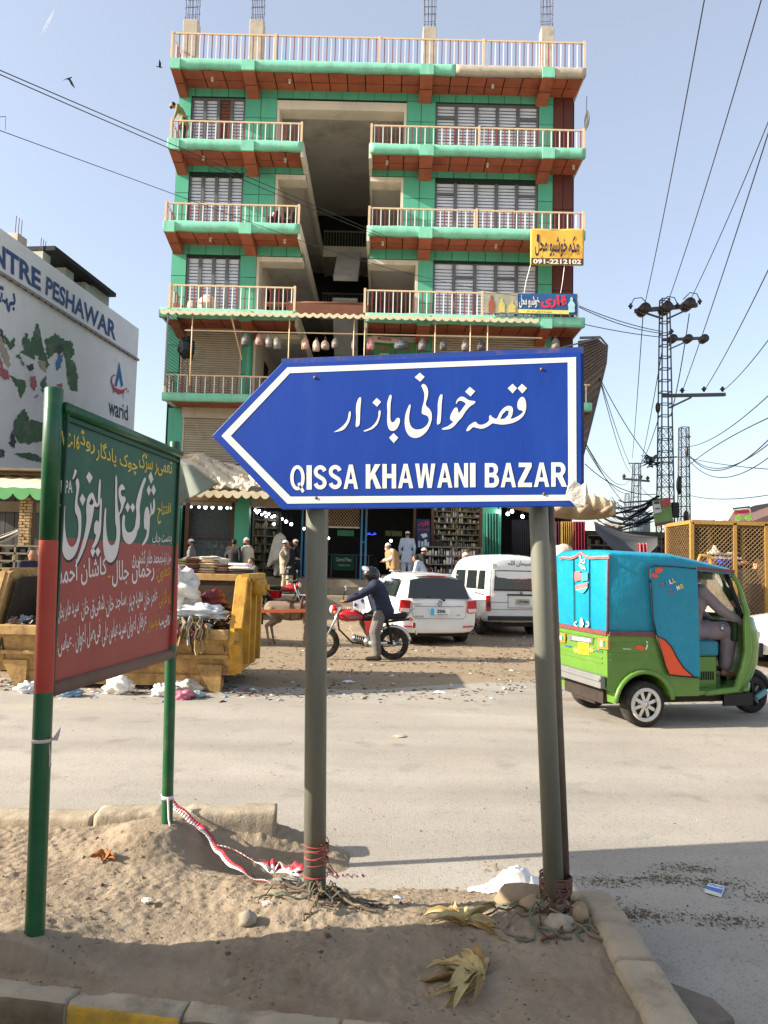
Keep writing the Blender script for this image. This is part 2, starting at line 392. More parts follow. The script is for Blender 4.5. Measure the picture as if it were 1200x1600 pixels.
# ------------------------------------------------------------ kerb stones
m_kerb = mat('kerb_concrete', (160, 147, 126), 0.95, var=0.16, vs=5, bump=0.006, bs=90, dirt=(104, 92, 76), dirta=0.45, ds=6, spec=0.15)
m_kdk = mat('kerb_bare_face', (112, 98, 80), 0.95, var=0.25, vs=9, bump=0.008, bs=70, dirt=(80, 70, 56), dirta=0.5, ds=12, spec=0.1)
m_kyel = mat('kerb_yellow_paint', (190, 150, 56), 0.9, var=0.2, vs=9, bump=0.008, bs=90, dirt=(128, 106, 74), dirta=0.5, ds=14, spec=0.2)
def kerb_block(parent, pts, w, h, face_mat, seed, e0=0.0, e1=0.0):
 """rough concrete kerb along a polyline; the street face can carry its own paint"""
 pts = [V((p[0], p[1], 0)) for p in pts]; cum = [0]
 for i in range(len(pts) - 1): cum.append(cum[-1] + (pts[i + 1] - pts[i]).length)
 L = cum[-1]
 def at(t):
  i = 0
  while i < len(pts) - 2 and t > cum[i + 1]: i += 1
  f = (t - cum[i]) / (cum[i + 1] - cum[i]); return pts[i].lerp(pts[i + 1], f)
 prof = [(-w / 2, 0), (-w / 2, h - 0.018), (-w / 2 + 0.016, h), (w / 2 - 0.016, h), (w / 2, h - 0.018), (w / 2, 0)]; cnt = [5, 2, 6, 2, 5]; prof2 = []
 for i in range(5):
  for j in range(cnt[i]): prof2.append((prof[i][0] + (prof[i + 1][0] - prof[i][0]) * j / cnt[i], prof[i][1] + (prof[i + 1][1] - prof[i][1]) * j / cnt[i]))
 prof2.append(prof[-1]); secs = []; n = max(6, int(L / 0.018))
 for i in range(n + 1):
  t = L * i / n; c = at(t); d = (at(min(L, t + .08)) - at(max(0, t - .08))).normalized(); sd_ = V((0, 0, 1)).cross(d); hs = 1.0; u = i / n
  if e0 and u < 0.2: hs = e0 + (1 - e0) * (u / 0.2) ** 0.6
  if e1 and u > 0.8: hs = e1 + (1 - e1) * ((1 - u) / 0.2) ** 0.6
  crack = -0.012 if abs(noise.noise((t * 2.3 + seed, seed, 0))) < 0.012 else 0; sec = []
  for (x, z) in prof2:
   p = c + sd_ * x + V((0, 0, z * hs)); q = fbm((p.x * 26 + seed, p.y * 26, p.z * 26), 3); k2 = noise.noise((p.x * 7 + seed, p.y * 7, p.z * 5)); k3 = noise.noise((p.x * 2 + seed, p.y * 2, 0)); edge = 1 if abs(x) > w / 2 - .03 else .3
   sec.append(p + sd_ * ((0.004 * q - .010 * max(0, k2 - .2) * edge) * (1 if x > 0 else -1)) + V((0, 0, 0.004 * q + .006 * k3 - .05 * max(0, k2 - .32) * edge * (z > h * .6) + crack * (z > h * .6))))
  secs.append(sec)
 m = MB(); m.smooth = True; m.loft(secs); k = len(prof2)
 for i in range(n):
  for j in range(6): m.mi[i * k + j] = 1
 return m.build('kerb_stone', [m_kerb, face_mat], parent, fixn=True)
kt = thing('kerb', 'chipped yellow and grey kerb stones across the bottom left, nearest the camera', 'kerb', (-0.6, 2.3, 0))
def kz(px, py, z=0.2): return gnd(px, py, z)
kpts = [(-3.3, 2.36), (-2.6, 2.37), (-1.98, 2.36), (-1.262, 2.345)]
ka = V((-1.95, 2.615, 0)); kb = V((1.0, 2.185, 0)); kd = (kb - ka)
def kp(t): return ka + kd * t
cuts = [(-3.45, -2.75), (-2.74, -2.05), (-2.04, -0.955), (-0.945, -0.585), (-0.575, -0.10), (-0.09, 0.80)]
for i, (xa, xb) in enumerate(cuts):
 ta = (xa - ka.x) / kd.x; tb = (xb - ka.x) / kd.x
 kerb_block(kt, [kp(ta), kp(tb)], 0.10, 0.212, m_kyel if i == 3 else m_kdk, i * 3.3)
kt = thing('kerb', 'bare curving row of kerb stones right of the right sign post', 'kerb', (0.93, 2.8, 0))
cl = [(0.905, 3.44), (0.945, 3.18), (0.935, 2.84), (0.925, 2.5), (0.93, 2.26)]
cl = [(0.90, 3.46), (0.935, 3.3), (0.95, 3.1), (0.945, 2.95), (0.938, 2.75)]; kerb_block(kt, cl, 0.15, 0.232, m_kerb, 20, e0=0.6)
kerb_block(kt, [(0.938, 2.745), (0.93, 2.5), (0.925, 2.28)], 0.155, 0.232, m_kerb, 27); kerb_block(kt, [(0.925, 2.272), (0.92, 2.05), (0.90, 1.8)], 0.155, 0.225, m_kerb, 31)
kt = thing('kerb', 'earth covered back kerb broken off to the left of the left sign post', 'kerb', (-1.3, 4.15, 0))
a0 = gnd(456, 1272, 0.245); a0.z = 0
kb2 = [V((-3.5, 4.07, 0)), V((-2.5, 4.07, 0)), V((-1.5, 4.09, 0)), a0 + V((-0.08, 0.06, 0))]
for i in range(3):
 kerb_block(kt, [kb2[i], kb2[i + 1] - V((0.01, 0, 0))], 0.16, 0.235 if i < 2 else 0.26, m_kerb, 40 + i)
# broken paving slab in the road at the lower right
mb = MB(); q = [gnd(*p, 0.09) for p in ((1000, 1515), (1115, 1558), (1150, 1590), (1080, 1608), (1040, 1585))]
mb.prism(q, (0, 0, -0.10)); o = mb.build('broken_slab', mat('slab_concrete', (112, 102, 90), 0.95, var=.25, vs=6, bump=.012, bs=60, dirt=(80, 72, 62), dirta=.5, ds=9), bevel=0.012, loc=q[0] - V((0, 0, .09)))
tag(o, 'broken concrete slab lying on the road at the foot of the right kerb', 'paving slab')
# ============================================================ GREEN COMMERCIAL BUILDING
BY = 27.0; BF = 25.7; BK = 37.0
m_green = mat('green_cladding', (84, 170, 138), 0.55, var=0.1, vs=1.2, dirt=(92, 140, 118), dirta=0.4, ds=1.6, spec=0.4, rnd=0.08, vert=True)
m_gband = mat('green_band_paint', (126, 196, 166), 0.75, var=0.12, vs=2.5, bump=0.01, bs=6, dirt=(112, 138, 118), dirta=0.42, ds=3.4, vert=True)
m_joint = mat('dark_joint', (30, 48, 42), 0.9, var=0.1)
m_brown = mat('brown_soffit_tile', (160, 88, 62), 0.6, var=0.15, vs=2, dirt=(112, 60, 44), dirta=0.45, ds=1.5, rnd=0.08)
m_bjoint = mat('brown_joint', (48, 26, 20), 0.9, var=0.1)
m_cream = mat('cream_render', (212, 204, 184), 0.85, var=0.1, vs=0.8, bump=0.004, bs=20, dirt=(160, 148, 126), dirta=0.4, ds=1.4, vert=True)
m_ceil = mat('grey_ceiling', (216, 212, 202), 0.9, var=0.1, vs=0.6, dirt=(124, 116, 102), dirta=0.4, ds=0.4)
m_conc = mat('raw_concrete', (176, 166, 148), 0.9, var=0.15, vs=3, bump=0.01, bs=15, dirt=(132, 122, 106), dirta=0.4, ds=2.5)
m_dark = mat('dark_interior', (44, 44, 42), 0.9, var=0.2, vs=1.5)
m_railc = mat('cream_rail_paint', (214, 186, 150), 0.5, var=0.08)
m_railw = mat('white_rail_paint', (226, 222, 214), 0.5, var=0.06)
m_railm = mat('maroon_rail_paint', (128, 62, 66), 0.5, var=0.1)
m_frame = mat('grey_window_frame', (104, 106, 106), 0.45, metal=0.3, var=0.1)
m_blind = mat('window_blind', (216, 222, 232), 0.25, var=0.06, vs=2.0, dirt=(172, 182, 198), dirta=0.3, ds=1.1, spec=0.5)
m_grille = mat('window_grille_bar', (70, 74, 80), 0.5, metal=0.4, var=0.1)
m_rebar = mat('rusty_rebar', (92, 84, 84), 0.7, metal=0.6, var=0.2)
m_shut = mat('shutter_metal', (176, 166, 146), 0.5, metal=0.15, var=0.1, vs=2, dirt=(140, 126, 102), dirta=0.4, ds=1.5)
m_brownwall = mat('brown_side_cladding', (92, 50, 40), 0.65, var=0.15, vs=1.5, rnd=0.06)

TH = 0.33
ZT = [19.94, 16.88, 13.80, 10.60, 7.54]                  # tops of roof, 4th .. 1st slab bands
XL, XR = -8.17, 6.98; WL, WR = -8.22 + 0.02, 6.08
bld = thing('commercial_building', 'tall bright green building of shops and open balconies behind the blue arrow sign', 'building', (-0.6, BY, 0))
WELL = (gx(472, 230, BF), gx(578, 232, BF))
me_cache = {}
def tile_mesh(w, h, t, name, m):
 k = (round(w, 2), round(h, 2), name)
 if k not in me_cache:
  b = MB(); b.box(-w / 2, -t, -h / 2, w / 2, 0, h / 2); me_cache[k] = mesh_of(b, name, m)
 return me_cache[k]
def tiles(x0, x1, z0, z1, nx, nz, y=BY, m=m_green, name='wall_panel', g=0.022):
 wx = (x1 - x0) / nx; wz = (z1 - z0) / nz; me = tile_mesh(wx - g, wz - g, 0.03, name, m)
 for i in range(nx):
  for j in range(nz):
   piece(name, me, bld, Matrix.Translation(V((x0 + wx * (i + .5), y - 0.012 + RND.uniform(-.004, .002), z0 + wz * (j + .5)))) @ Matrix.Rotation(RND.uniform(-.004, .004), 4, 'X'))
back = MB(); jm = [m_joint, m_bjoint, m_cream, m_ceil, m_dark]
def bw(x0, x1, z0, z1, y0=BY, y1=None, m=0):
 back.m = m; back.box(x0, y0, z0, x1, y1 if y1 else y0 + 0.25, z1)
# floor data: (story floor z, soffit z above, left window px, right window px, opening px)
ST = []
for k in range(1, 5):
 ST.append((ZT[k], ZT[k - 1] - TH + 0.07))
WIN = [((300, 384, 153), (681, 842, 163), (432, 635)), ((296, 381, 276), (680, 840, 287), (429, 630)),
       ((292, 376, 403), (677, 840, 413), (400, 653)), ((283, 375, 510), (675, 850, 510), (395, 652))]
LINT = [157, 273, 402, 522]
yrow = [200, 320, 440, 560]
for k in range(4):
 zf, zs = ST[k]; (la, lb, ly), (ra, rb, ry), (oa, ob_) = WIN[k]; yr = yrow[k]
 xa, xb = gx(la, ly, BY), gx(lb, ly, BY); xc, xd = gx(ra, ry, BY), gx(rb, ry, BY)
 o1, o2 = gx(oa, yr, BY), gx(ob_, yr, BY)
 zw = gz(ly, BY, (la + lb) / 2); zw2 = gz(ry, BY, (ra + rb) / 2); zl = gz(LINT[k], BY, 430)
 # backing wall behind the tiles
 bw(WL, xa, zf, zs); bw(xb, o1, zf, zs); bw(o2, xc, zf, zs); bw(xd, WR, zf, zs)
 bw(xa, xb, zw, zs); bw(xc, xd, zw2, zs)
 if k == 0: bw(o1, o2, zl, zs)
 else:
  bw(o1, WELL[0] - 0.05, zl, zs); bw(WELL[1] + 0.05, o2, zl, zs)
 # top course of tiles under the soffit
 segs = [(WL, o1), (o1, o2), (o2, WR)] if k == 0 else [(WL, o1), (o1, WELL[0] - .05), (WELL[1] + .05, o2), (o2, WR)]
 zt = max(zw, zw2, zl) + 0.02
 for (s0, s1) in segs:
  n = max(1, round((s1 - s0) / 0.63)); tiles(s0, s1, zt, zs, n, 1)
 # piers
 for (s0, s1) in ((WL, xa), (xb, o1), (o2, xc), (xd, WR)):
  n = max(1, round((s1 - s0) / 0.68)); tiles(s0, s1, zf, zt, n, 3)
 # brown wall right of the green one
 bw(WR, XR - 0.12, zf, zs, BY + 0.05, BY + 0.2, 1)
 wme = tile_mesh((XR - .12 - WR) / 2 - .02, (zs - zf) / 2 - .02, .03, 'side_panel', m_brownwall)
 for i in range(2):
  for j in range(2):
   ww = (XR - .12 - WR) / 2; piece('side_panel', wme, bld, Matrix.Translation(V((WR + ww * (i + .5), BY + 0.04, zf + (zs - zf) / 2 * (j + .5)))))
 # cream reveal and lintel round the opening
 for xq in (o1, o2 - .10): t = MB(); t.box(xq, BY - 0.02, zf, xq + .10, BY + 0.9, zl - .18 if k else zl - .345); t.build('cream_reveal', m_cream, bld)
 t = MB()
 if k == 0: t.box(o1, BY - 0.03, zl - 0.34, o2, BY + 0.6, zl)
 else:
  t.box(o1, BY - 0.03, zl - 0.18, WELL[0] + .0, BY + 0.6, zl); t.build('cream_lintel', m_cream, bld); t = MB(); t.box(WELL[1], BY - 0.03, zl - 0.18, o2, BY + 0.6, zl)
 t.build('cream_lintel', m_cream, bld)
 zw = zw2 = zt - .015
 for (x0, x1, ztop, nl, fan) in ((xa, xb, zw, 4, None), (xc, xd, zw2, 5, (0, 4) if k < 2 else (1, 3))):
  if k == 3: continue
  fr = MB(); z0 = zf + 0.06; wl = (x1 - x0) / nl
  fr.box(x0, BY + 0.02, z0, x0 + 0.07, BY + 0.16, ztop); fr.box(x1 - 0.07, BY + 0.02, z0, x1, BY + 0.16, ztop)
  fr.box(x0 + .07, BY + 0.02, ztop - 0.08, x1 - .07, BY + 0.16, ztop); fr.box(x0 + .07, BY + 0.02, z0, x1 - .07, BY + 0.16, z0 + .07)
  for i in range(1, nl): fr.box(x0 + wl * i - 0.06, BY + 0.02, z0 + .07, x0 + wl * i + 0.06, BY + 0.15, ztop - .08)
  if fan:
   for i in fan: fr.box(x0 + wl * i + .06, BY + 0.03, ztop - 0.62, x0 + wl * (i + 1) - .06, BY + 0.14, ztop - 0.53)
  wn = fr.build('window', m_frame, bld)
  for i in range(nl):
   b = MB(); b.box(x0 + wl * i + .05, BY + 0.10, z0 + .06, x0 + wl * (i + 1) - .05, BY + 0.13, ztop - .07)
   mm = m_blind
   if k == 0 and nl == 4 and i == 2: mm = mat('brown_curtain', (124, 76, 48), 0.8, var=0.3, vs=6)
   o = b.build('pane', mm, wn)
   if mm is not m_blind: o['label'] = 'brown curtain behind an open window leaf'
  g = MB(); nb = int((ztop - z0 - .2) / 0.125)
  for i in range(nb):
   zz = z0 + .12 + i * 0.125; g.box(x0 + .07, BY + 0.075, zz, x1 - .07, BY + 0.09, zz + 0.02)
  g.build('grille', m_grille, wn)
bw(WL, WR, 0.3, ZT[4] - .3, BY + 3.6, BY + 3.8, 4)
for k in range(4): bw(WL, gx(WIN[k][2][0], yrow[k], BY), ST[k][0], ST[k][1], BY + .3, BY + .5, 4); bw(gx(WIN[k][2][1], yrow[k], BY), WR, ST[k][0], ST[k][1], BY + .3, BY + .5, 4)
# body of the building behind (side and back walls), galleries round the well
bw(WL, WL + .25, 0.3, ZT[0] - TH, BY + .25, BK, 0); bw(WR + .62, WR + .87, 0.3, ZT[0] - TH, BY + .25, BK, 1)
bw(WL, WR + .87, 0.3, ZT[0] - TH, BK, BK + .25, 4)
back.build('wall', jm, bld)
for k in range(1, 5):
 z = ZT[k]
 for (a, b, e) in ((WL + .3, WELL[0], WELL[0]), (WELL[1], WR, WELL[1])):
  s = MB(); s.m = 0; s.box(a, BY + 0.26, z - TH, b, BK - .02, z)
  s.m = 1; s.box(e - .06 if e == WELL[0] else e - .04, BF + .08, z - TH - 0.22, e + .04 if e == WELL[0] else e + .06, BK - .03, z + 0.02)
  s.build('gallery_floor', [m_ceil, m_cream], bld)
 s = MB(); s.box(WELL[0] + .05, 34.6, z - TH - .15, WELL[1] - .05, BK - .02, z + 0.05); s.build('bridge_floor', m_cream, bld)
 r = MB()
 for i in range(17):
  x = WELL[0] + .1 + (WELL[1] - WELL[0] - .2) * i / 16; r.box(x - .015, 34.66, z + .05, x + .015, 34.69, z + 0.78)
 r.box(WELL[0] + .05, 34.64, z + 0.78, WELL[1] - .05, 34.71, z + 0.84); o = r.build('bridge_railing', mat('grey_rail', (120, 116, 108), .6), bld); o['kind'] = 'stuff'
for k in range(4):
 s = MB(); zf = ST[k][0]; o1 = gx(WIN[k][2][0], yrow[k], BY); o2 = gx(WIN[k][2][1], yrow[k], BY)
 s.m = 0; s.box(o1 - .02, BY + .9, zf, o1 + .08, 34.5, ZT[k] - TH); s.build('gallery_wall', m_cream, bld); s = MB(); s.box(o2 - .08, BY + .9, zf, o2 + .02, 34.5, ZT[k] - TH)
 s.m = 0; s.build('gallery_wall', m_cream, bld)
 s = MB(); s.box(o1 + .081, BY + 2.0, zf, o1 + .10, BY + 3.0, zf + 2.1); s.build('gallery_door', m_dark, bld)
# stair flights crossing the back of the well
for k in range(1, 4):
 s = MB(); z = ZT[k]; s.obox(((WELL[0] + WELL[1]) / 2 + .1, 33.2, z - 1.5), (1.1, 3.2, .22), Matrix.Rotation(radians(42 if k % 2 else -42), 3, 'X')); s.build('stair_flight', m_ceil, bld)

# slab bands, soffits, bracket beams
BEAMX = [[(266, 280), (378, 397), (657, 677), (848, 866)], [(263, 279), (377, 396), (656, 677), (848, 866)], [(256, 272), (374, 392), (655, 675), (848, 864)], [(262, 276), (374, 392), (652, 672), (846, 862)]]
BY_ROW = [115, 238, 365, 500]
def band(x0, x1, ztop, m=m_gband, th=TH, seed=0):
 """uneven plastered edge band"""
 s = MB(); s.smooth = True; n = int((x1 - x0) / 0.18); secs = []
 for i in range(n + 1):
  x = x0 + (x1 - x0) * i / n; a = 0.022 * fbm((x * 1.6, seed, 0)); b = 0.03 * fbm((x * 1.1, seed, 5)) ; c = 0.015 * noise.noise((x * 3, seed, 9))
  secs.append([(x, BF + .22, ztop + a), (x, BF + .03, ztop + a), (x, BF + c, ztop + a - .04), (x, BF - .01 + c, ztop - th / 2), (x, BF + c, ztop - th + b), (x, BF + .05, ztop - th - .02 + b), (x, BF + .22, ztop - th + b)])
 s.loft(secs); return s.build('edge_band', m, bld)
def soffit(x0, x1, z, nrow=2):
 w = (x1 - x0); n = max(1, round(w / 0.66)); dw = w / n; dy = (BY - BF - .22) / nrow
 k = ('sof', round(dw, 2), round(dy, 2))
 if k not in me_cache:
  b = MB(); b.box(-dw / 2 + .02, -dy / 2 + .02, -.015, dw / 2 - .02, dy / 2 - .02, .015); me_cache[k] = mesh_of(b, 'soffit_panel', m_brown)
 for i in range(n):
  for j in range(nrow):
   piece('soffit_panel', me_cache[k], bld, Matrix.Translation(V((x0 + dw * (i + .5), BF + .22 + dy * (j + .5), z + RND.uniform(-.006, .004)))) @ Matrix.Rotation(RND.uniform(-.008, .008), 4, 'X'))
def bracket(x0, x1, ztop):
 s = MB(); y0, y1 = BF - .03, BY - .02
 prof = [(y0, ztop - TH + .02), (y1, ztop - TH + .02), (y1, ztop - TH - .40), (y0, ztop - TH - .10)]
 s.m = 0; s.loft([[(x0, a, b) for a, b in prof], [(x1, a, b) for a, b in prof]])
 s.m = 1; s.box(x0 - .012, y0 - .02, ztop - TH - .11, x1 + .012, y0 + .10, ztop - .05)
 s.m = 2; ym = (y0 + y1) / 2; s.box(x0 - .004, ym - .012, ztop - TH - .256, x1 + .004, ym + .012, ztop - TH)
 s.build('bracket_beam', [m_brown, m_gband, m_bjoint], bld)
slab = MB(); dk_ = MB()
for k in range(4):
 z = ZT[k]; segs = [(XL, XR)] if k == 0 else [(XL, WELL[0]), (WELL[1], XR)]
 for (a, b) in segs:
  if k == 0:
   sp = gx(712, 100, BF)
   band(a, sp, z, seed=k); band(sp, b, z, m_conc, TH, 3)
  else: band(a, b, z, seed=k * 7 + a)
  slab.box(a + .01, BF + .20, z - TH + .035, b - .01, BY + .3, z - .02); dk_.box(a + .1, BF + .23, z - TH + .028, b - .1, BY - .01, z - TH + .034)
 bx = [(gx(p, BY_ROW[k], BF), gx(q, BY_ROW[k], BF)) for p, q in BEAMX[k]]
 for (p, q) in bx: bracket(p, q, z)
 edges = [(bx[0][1], bx[1][0])] + ([(bx[1][1], bx[2][0])] if k == 0 else [(bx[1][1], WELL[0] - .1), (WELL[1] + .1, bx[2][0])]) + [(bx[2][1], bx[3][0]), (bx[3][1], XR - .05)]
 for (p, q) in edges: soffit(p, q, z - TH + .01)
z = ZT[4]
band(gx(253, 615, BF), gx(925, 620, BF), z, seed=31, th=.28); slab.box(gx(253, 615, BF) + .01, BF + .2, z - .25, 7.3, BY + .3, z - .02)
x0 = gx(262, 640, BF); soffit(x0, WR, z - .27)
slab.box(WL, BY + .3, ZT[0] - TH, WR + .87, BK + .2, ZT[0] - .03)
slab.build('floor_slab', m_ceil, bld); dk_.build('soffit_backing', m_bjoint, bld)

# ------------------------------------------------------------ railings
bal = {}
for nm, mm in (('w', m_railw), ('m', m_railm)):
 for h in (0.66, 0.95):
  b = MB(); b.box(-.017, -.017, 0, .017, .017, h); bal[nm, h] = mesh_of(b, 'baluster', mm)
def railing(x0, x1, z, h, posts, y=BF + .06, single=True, endl=False, endr=False, dx=0.15, lab=None):
 r = MB(); r.box(x0 + .03, y - .03, z + h - .05, x1 - .03, y + .03, z + h)
 if endl: r.bar((x0 + .03, y + .03, z + h - .025), (x0 + .03, BY - .1, z + h - .025), .05); r.bar((x0 + .03, y + .03, z + .1), (x0 + .03, BY - .1, z + .1), .04)
 for p in posts: r.box(p - .04, y - .045, z - .02, p + .04, y + .045, z + h + .04)
 rl = r.build('railing', m_railc, bld)
 hh = 0.95 if h > .8 else 0.66
 n = int((x1 - x0) / dx); st = MB()
 for i in range(1, n):
  x = x0 + (x1 - x0) * i / n
  if any(abs(x - p) < .06 for p in posts): continue
  if single: piece('baluster', bal['w' if i % 2 else 'm', hh], rl, Matrix.Translation(V((x, y, z))) @ Matrix.Diagonal((1, 1, (h - .05) / hh, 1)))
  else: st.m = i % 2; st.box(x - .015, y - .015, z, x + .015, y + .015, z + h - .05)
 if endl:
  for i in range(1, 7): st.m = i % 2; yy = y + (BY - y) * i / 7; st.box(x0 + .015, yy - .015, z, x0 + .045, yy + .015, z + h - .05)
 if st.v: o = st.build('baluster_row', [m_railm, m_railw], rl); o['kind'] = 'stuff'
 return rl
pz = [gx(p, 75, BF) for p in (268, 430, 593, 756, 914)]
railing(pz[0] - .04, pz[-1] + .04, ZT[0], 0.98, pz, single=False, endl=True)
a = gx(265, 205, BF); railing(a, WELL[0], ZT[1], 0.70, [a + .04, WELL[0] - .04], endl=True)
railing(WELL[1], XR - .02, ZT[1], 0.70, [WELL[1] + .04, gx(749, 210, BF), XR - .06])
a = gx(257, 330, BF); railing(a, WELL[0], ZT[2], 0.68, [a + .04, WELL[0] - .04], endl=True)
railing(WELL[1], XR - .02, ZT[2], 0.68, [WELL[1] + .04, gx(745, 340, BF), XR - .06])
a = gx(263, 460, BF); railing(a, WELL[0] - .05, ZT[3], 0.86, [a + .04, WELL[0] - .09], endl=True)
b = gx(904, 470, BF); railing(WELL[1] - .08, b, ZT[3], 0.84, [WELL[1] - .04, gx(754, 470, BF), b - .04])
a = gx(256, 600, BF); o = railing(a, 7.2, ZT[4], 0.66, [a + .04], single=False, dx=.16, endl=True)

# ------------------------------------------------------------ columns and rebars on the roof
for (p, q, top) in ((285, 308, 30), (389, 411, 30), (661, 682, 41), (846, 866, 41)):
 x0, x1 = gx(p, 60, 26.6), gx(q, 60, 26.6); zt = gz(top, 26.6, (p + q) / 2)
 c = MB(); c.box(x0, 26.6, ZT[0] - .05, x1, 27.05, zt); cc = c.build('roof_column', m_conc, bld, bevel=.02)
 r = MB()
 for ix in (0.12, 0.37, 0.63, 0.88):
  for iy in (26.68, 26.97):
   xx = x0 + (x1 - x0) * ix; r.tube([(xx, iy, zt - .05), (xx + RND.uniform(-.02, .02), iy, zt + .6), (xx + RND.uniform(-.05, .05), iy, zt + 1.5)], .012, 5)
 for zz in (.12, .5, .82, 1.1): r.tube([(x0 + .03, 26.66, zt + zz), (x1 - .03, 26.66, zt + zz + .03), (x1 - .03, 26.99, zt + zz), (x0 + .03, 26.99, zt + zz - .03)], .009, 4, closed=True)
 o = r.build('rebar', m_rebar, cc); o['kind'] = 'stuff'
mb = MB(); mb.prism([(gx(309, 90, 28), 28, ZT[0] - .02), (gx(320, 90, 28), 28, ZT[0] - .02), (gx(312, 70, 28), 28, ZT[0] + .85)], (0, 1.5, 0)); mb.build('stair_hatch', m_dark, bld)
# rusty lamp fittings under the balconies
for k, row in enumerate(((118, 453, 770), (246, 447, 612), (375, 445, 775))):
 pass
lampm = mat('soffit_lamp', (200, 190, 180), .4)
for (px, py, k) in ((332, 118, 0), (453, 120, 0), (770, 125, 0), (318, 245, 1), (446, 245, 1), (605, 246, 1), (762, 251, 1), (896, 254, 1), (329, 373, 2), (445, 375, 2), (598, 377, 2), (775, 380, 2), (583, 650, 4)):
 zz = ZT[k] - TH; xx = gx(px, py, 26.3); s = MB(); s.cyl((xx, 26.3, zz + .02), (xx, 26.3, zz - .06), .05, .06, 8); s.sph((xx, 26.3, zz - .12), .05, 8, 6); s.build('soffit_lamp', lampm, bld)

# ------------------------------------------------------------ first floor shutters, ground floor
def shutter(x0, x1, z0, z1, y, parent, m=m_shut, pitch=.085, housing=None):
 s = MB(); n = int((z1 - z0) / pitch)
 for i in range(n):
  a = z0 + (z1 - z0) * i / n; b = z0 + (z1 - z0) * (i + 1) / n; c = (a + b) / 2
  s.loft([[(x, y + .03, a + .004), (x, y, a + .008), (x, y - .022, c), (x, y, b - .008), (x, y + .03, b - .004)] for x in (x0, x1)])
 o = s.build('roller_shutter', m, parent)
 s = MB(); s.box(x0 - .06, y - .03, z0, x0, y + .08, z1); s.box(x1, y - .03, z0, x1 + .06, y + .08, z1)
 if housing: s.box(x0 - .08, y - .12, z1, x1 + .08, y + .2, z1 + housing)
 s.build('shutter_guide', m, o)
 return o
zf = ST[3][0]
shutter(gx(285, 560, BY), gx(375, 560, BY), zf + .05, gz(512, BY, 330), BY - .04, bld, housing=.3)
shutter(gx(677, 540, BY), gx(850, 540, BY), zf + .05, gz(520, BY, 760), BY - .04, bld, housing=.45)
zg = 1.1
zt0 = gz(655, BY, 340)
shutter(gx(288, 680, BY), gx(395, 680, BY), gz(725, BY, 340), zt0, BY - .05, bld, housing=.42)
g = MB(); gm = [m_green, m_joint, m_dark, m_conc, mat('brown_shop_frame', (96, 70, 52), .6, var=.2)]
g.m = 0; g.box(gx(262, 680, BY), BY - .03, zg, gx(287, 680, BY), BY + .3, ZT[4] - .3)
g.box(gx(368, 850, BY), BY - .35, zg, gx(390, 850, BY), BY + .05, gz(772, BY, 380))
g.box(gx(753, 850, BY), BY - .1, zg, gx(782, 850, BY), BY + .3, 4.4)
g.m = 1; g.box(gx(395, 700, BY), BY, gz(770, BY, 400), WR, BY + .3, ZT[4] - .3)
g.m = 3; g.box(gx(478, 850, BY), BY - .3, zg, gx(512, 850, BY), BY + .2, 4.6)
g.box(gx(287, 760, BY), BY - .02, gz(790, BY, 320), gx(480, 760, BY), BY + .3, gz(728, BY, 340))
g.m = 4; g.box(gx(366, 850, BY) - .14, BY - .05, zg, gx(366, 850, BY), BY + .12, gz(785, BY, 350)); g.box(gx(288, 850, BY), BY - .05, zg, gx(292, 850, BY) + .05, BY + .12, gz(785, BY, 300))
g.box(gx(645, 850, BY), BY - .1, zg, gx(649, 850, BY), BY + .15, 4.5); g.box(gx(673, 850, BY), BY - .1, zg, gx(677, 850, BY), BY + .15, 4.5); g.box(gx(749, 850, BY), BY - .1, zg, gx(753, 850, BY), BY + .15, 4.5)
g.build('shop_pier', gm, bld)
# platform and steps along the front
m_step = mat('step_concrete', (150, 136, 114), .92, var=.18, vs=1.5, bump=.01, bs=18, dirt=(112, 98, 80), dirta=.5, ds=1.2)
for (y0, y1, zz) in ((24.3, 25.1, .60), (25.1, 25.9, .85), (25.9, 38.0, 1.10)):
 s = MB(); s.box(-9.2, y0, 0.1, 8.6, y1, zz); s.build('step', m_step, bld, bevel=.02)
# lobby: ceiling, floor, blue posts, mesh transom, dark depth
m_blue = mat('blue_steel', (62, 122, 158), .5, var=.12, dirt=(150, 120, 60), dirta=.3, ds=3)
for pa, pb_ in ((563, 566), (570, 573), (470, 472.5), (476, 478.5)): s = MB(); s.box(gx(pa, 850, 26.5), 26.5, 1.1, gx(pb_, 850, 26.5), 26.57, 4.6); s.build('entrance_post', m_blue, bld)
s = MB(); s.box(gx(566, 845, 26.5), 26.51, gz(848, 26.5, 568), gx(570, 850, 26.5), 26.55, gz(846, 26.5, 568)); s.build('post_tie', m_blue, bld)
def mesh_panel(fn, nu, nv, r, m, parent, name='wire_mesh'):
 """diagonal chain link over a surface fn(u, v)"""
 s = MB()
 for i in range(-nv, nu):
  pts = [fn((i + t) / nu, t / nv) for t in range(nv + 1) if 0 <= i + t <= nu]
  if len(pts) > 1: s.tube(pts, r, 3, cap=False)
 for i in range(0, nu + nv):
  pts = [fn((i - t) / nu, t / nv) for t in range(nv + 1) if 0 <= i - t <= nu]
  if len(pts) > 1: s.tube(pts, r, 3, cap=False)
 o = s.build(name, m, parent, fixn=False); o['kind'] = 'stuff'; return o
xa, xb, za, zb = gx(513, 810, 26.6), gx(562, 810, 26.6), gz(823, 26.6, 540), gz(790, 26.6, 540)
mesh_panel(lambda u, v: V((xa + (xb - xa) * u, 26.6, za + (zb - za) * v)), 11, 6, .006, m_railc, bld)
s = MB(); s.box(xa, 26.57, za - .05, xb, 26.63, za); s.build('transom_bar', m_railc, bld)
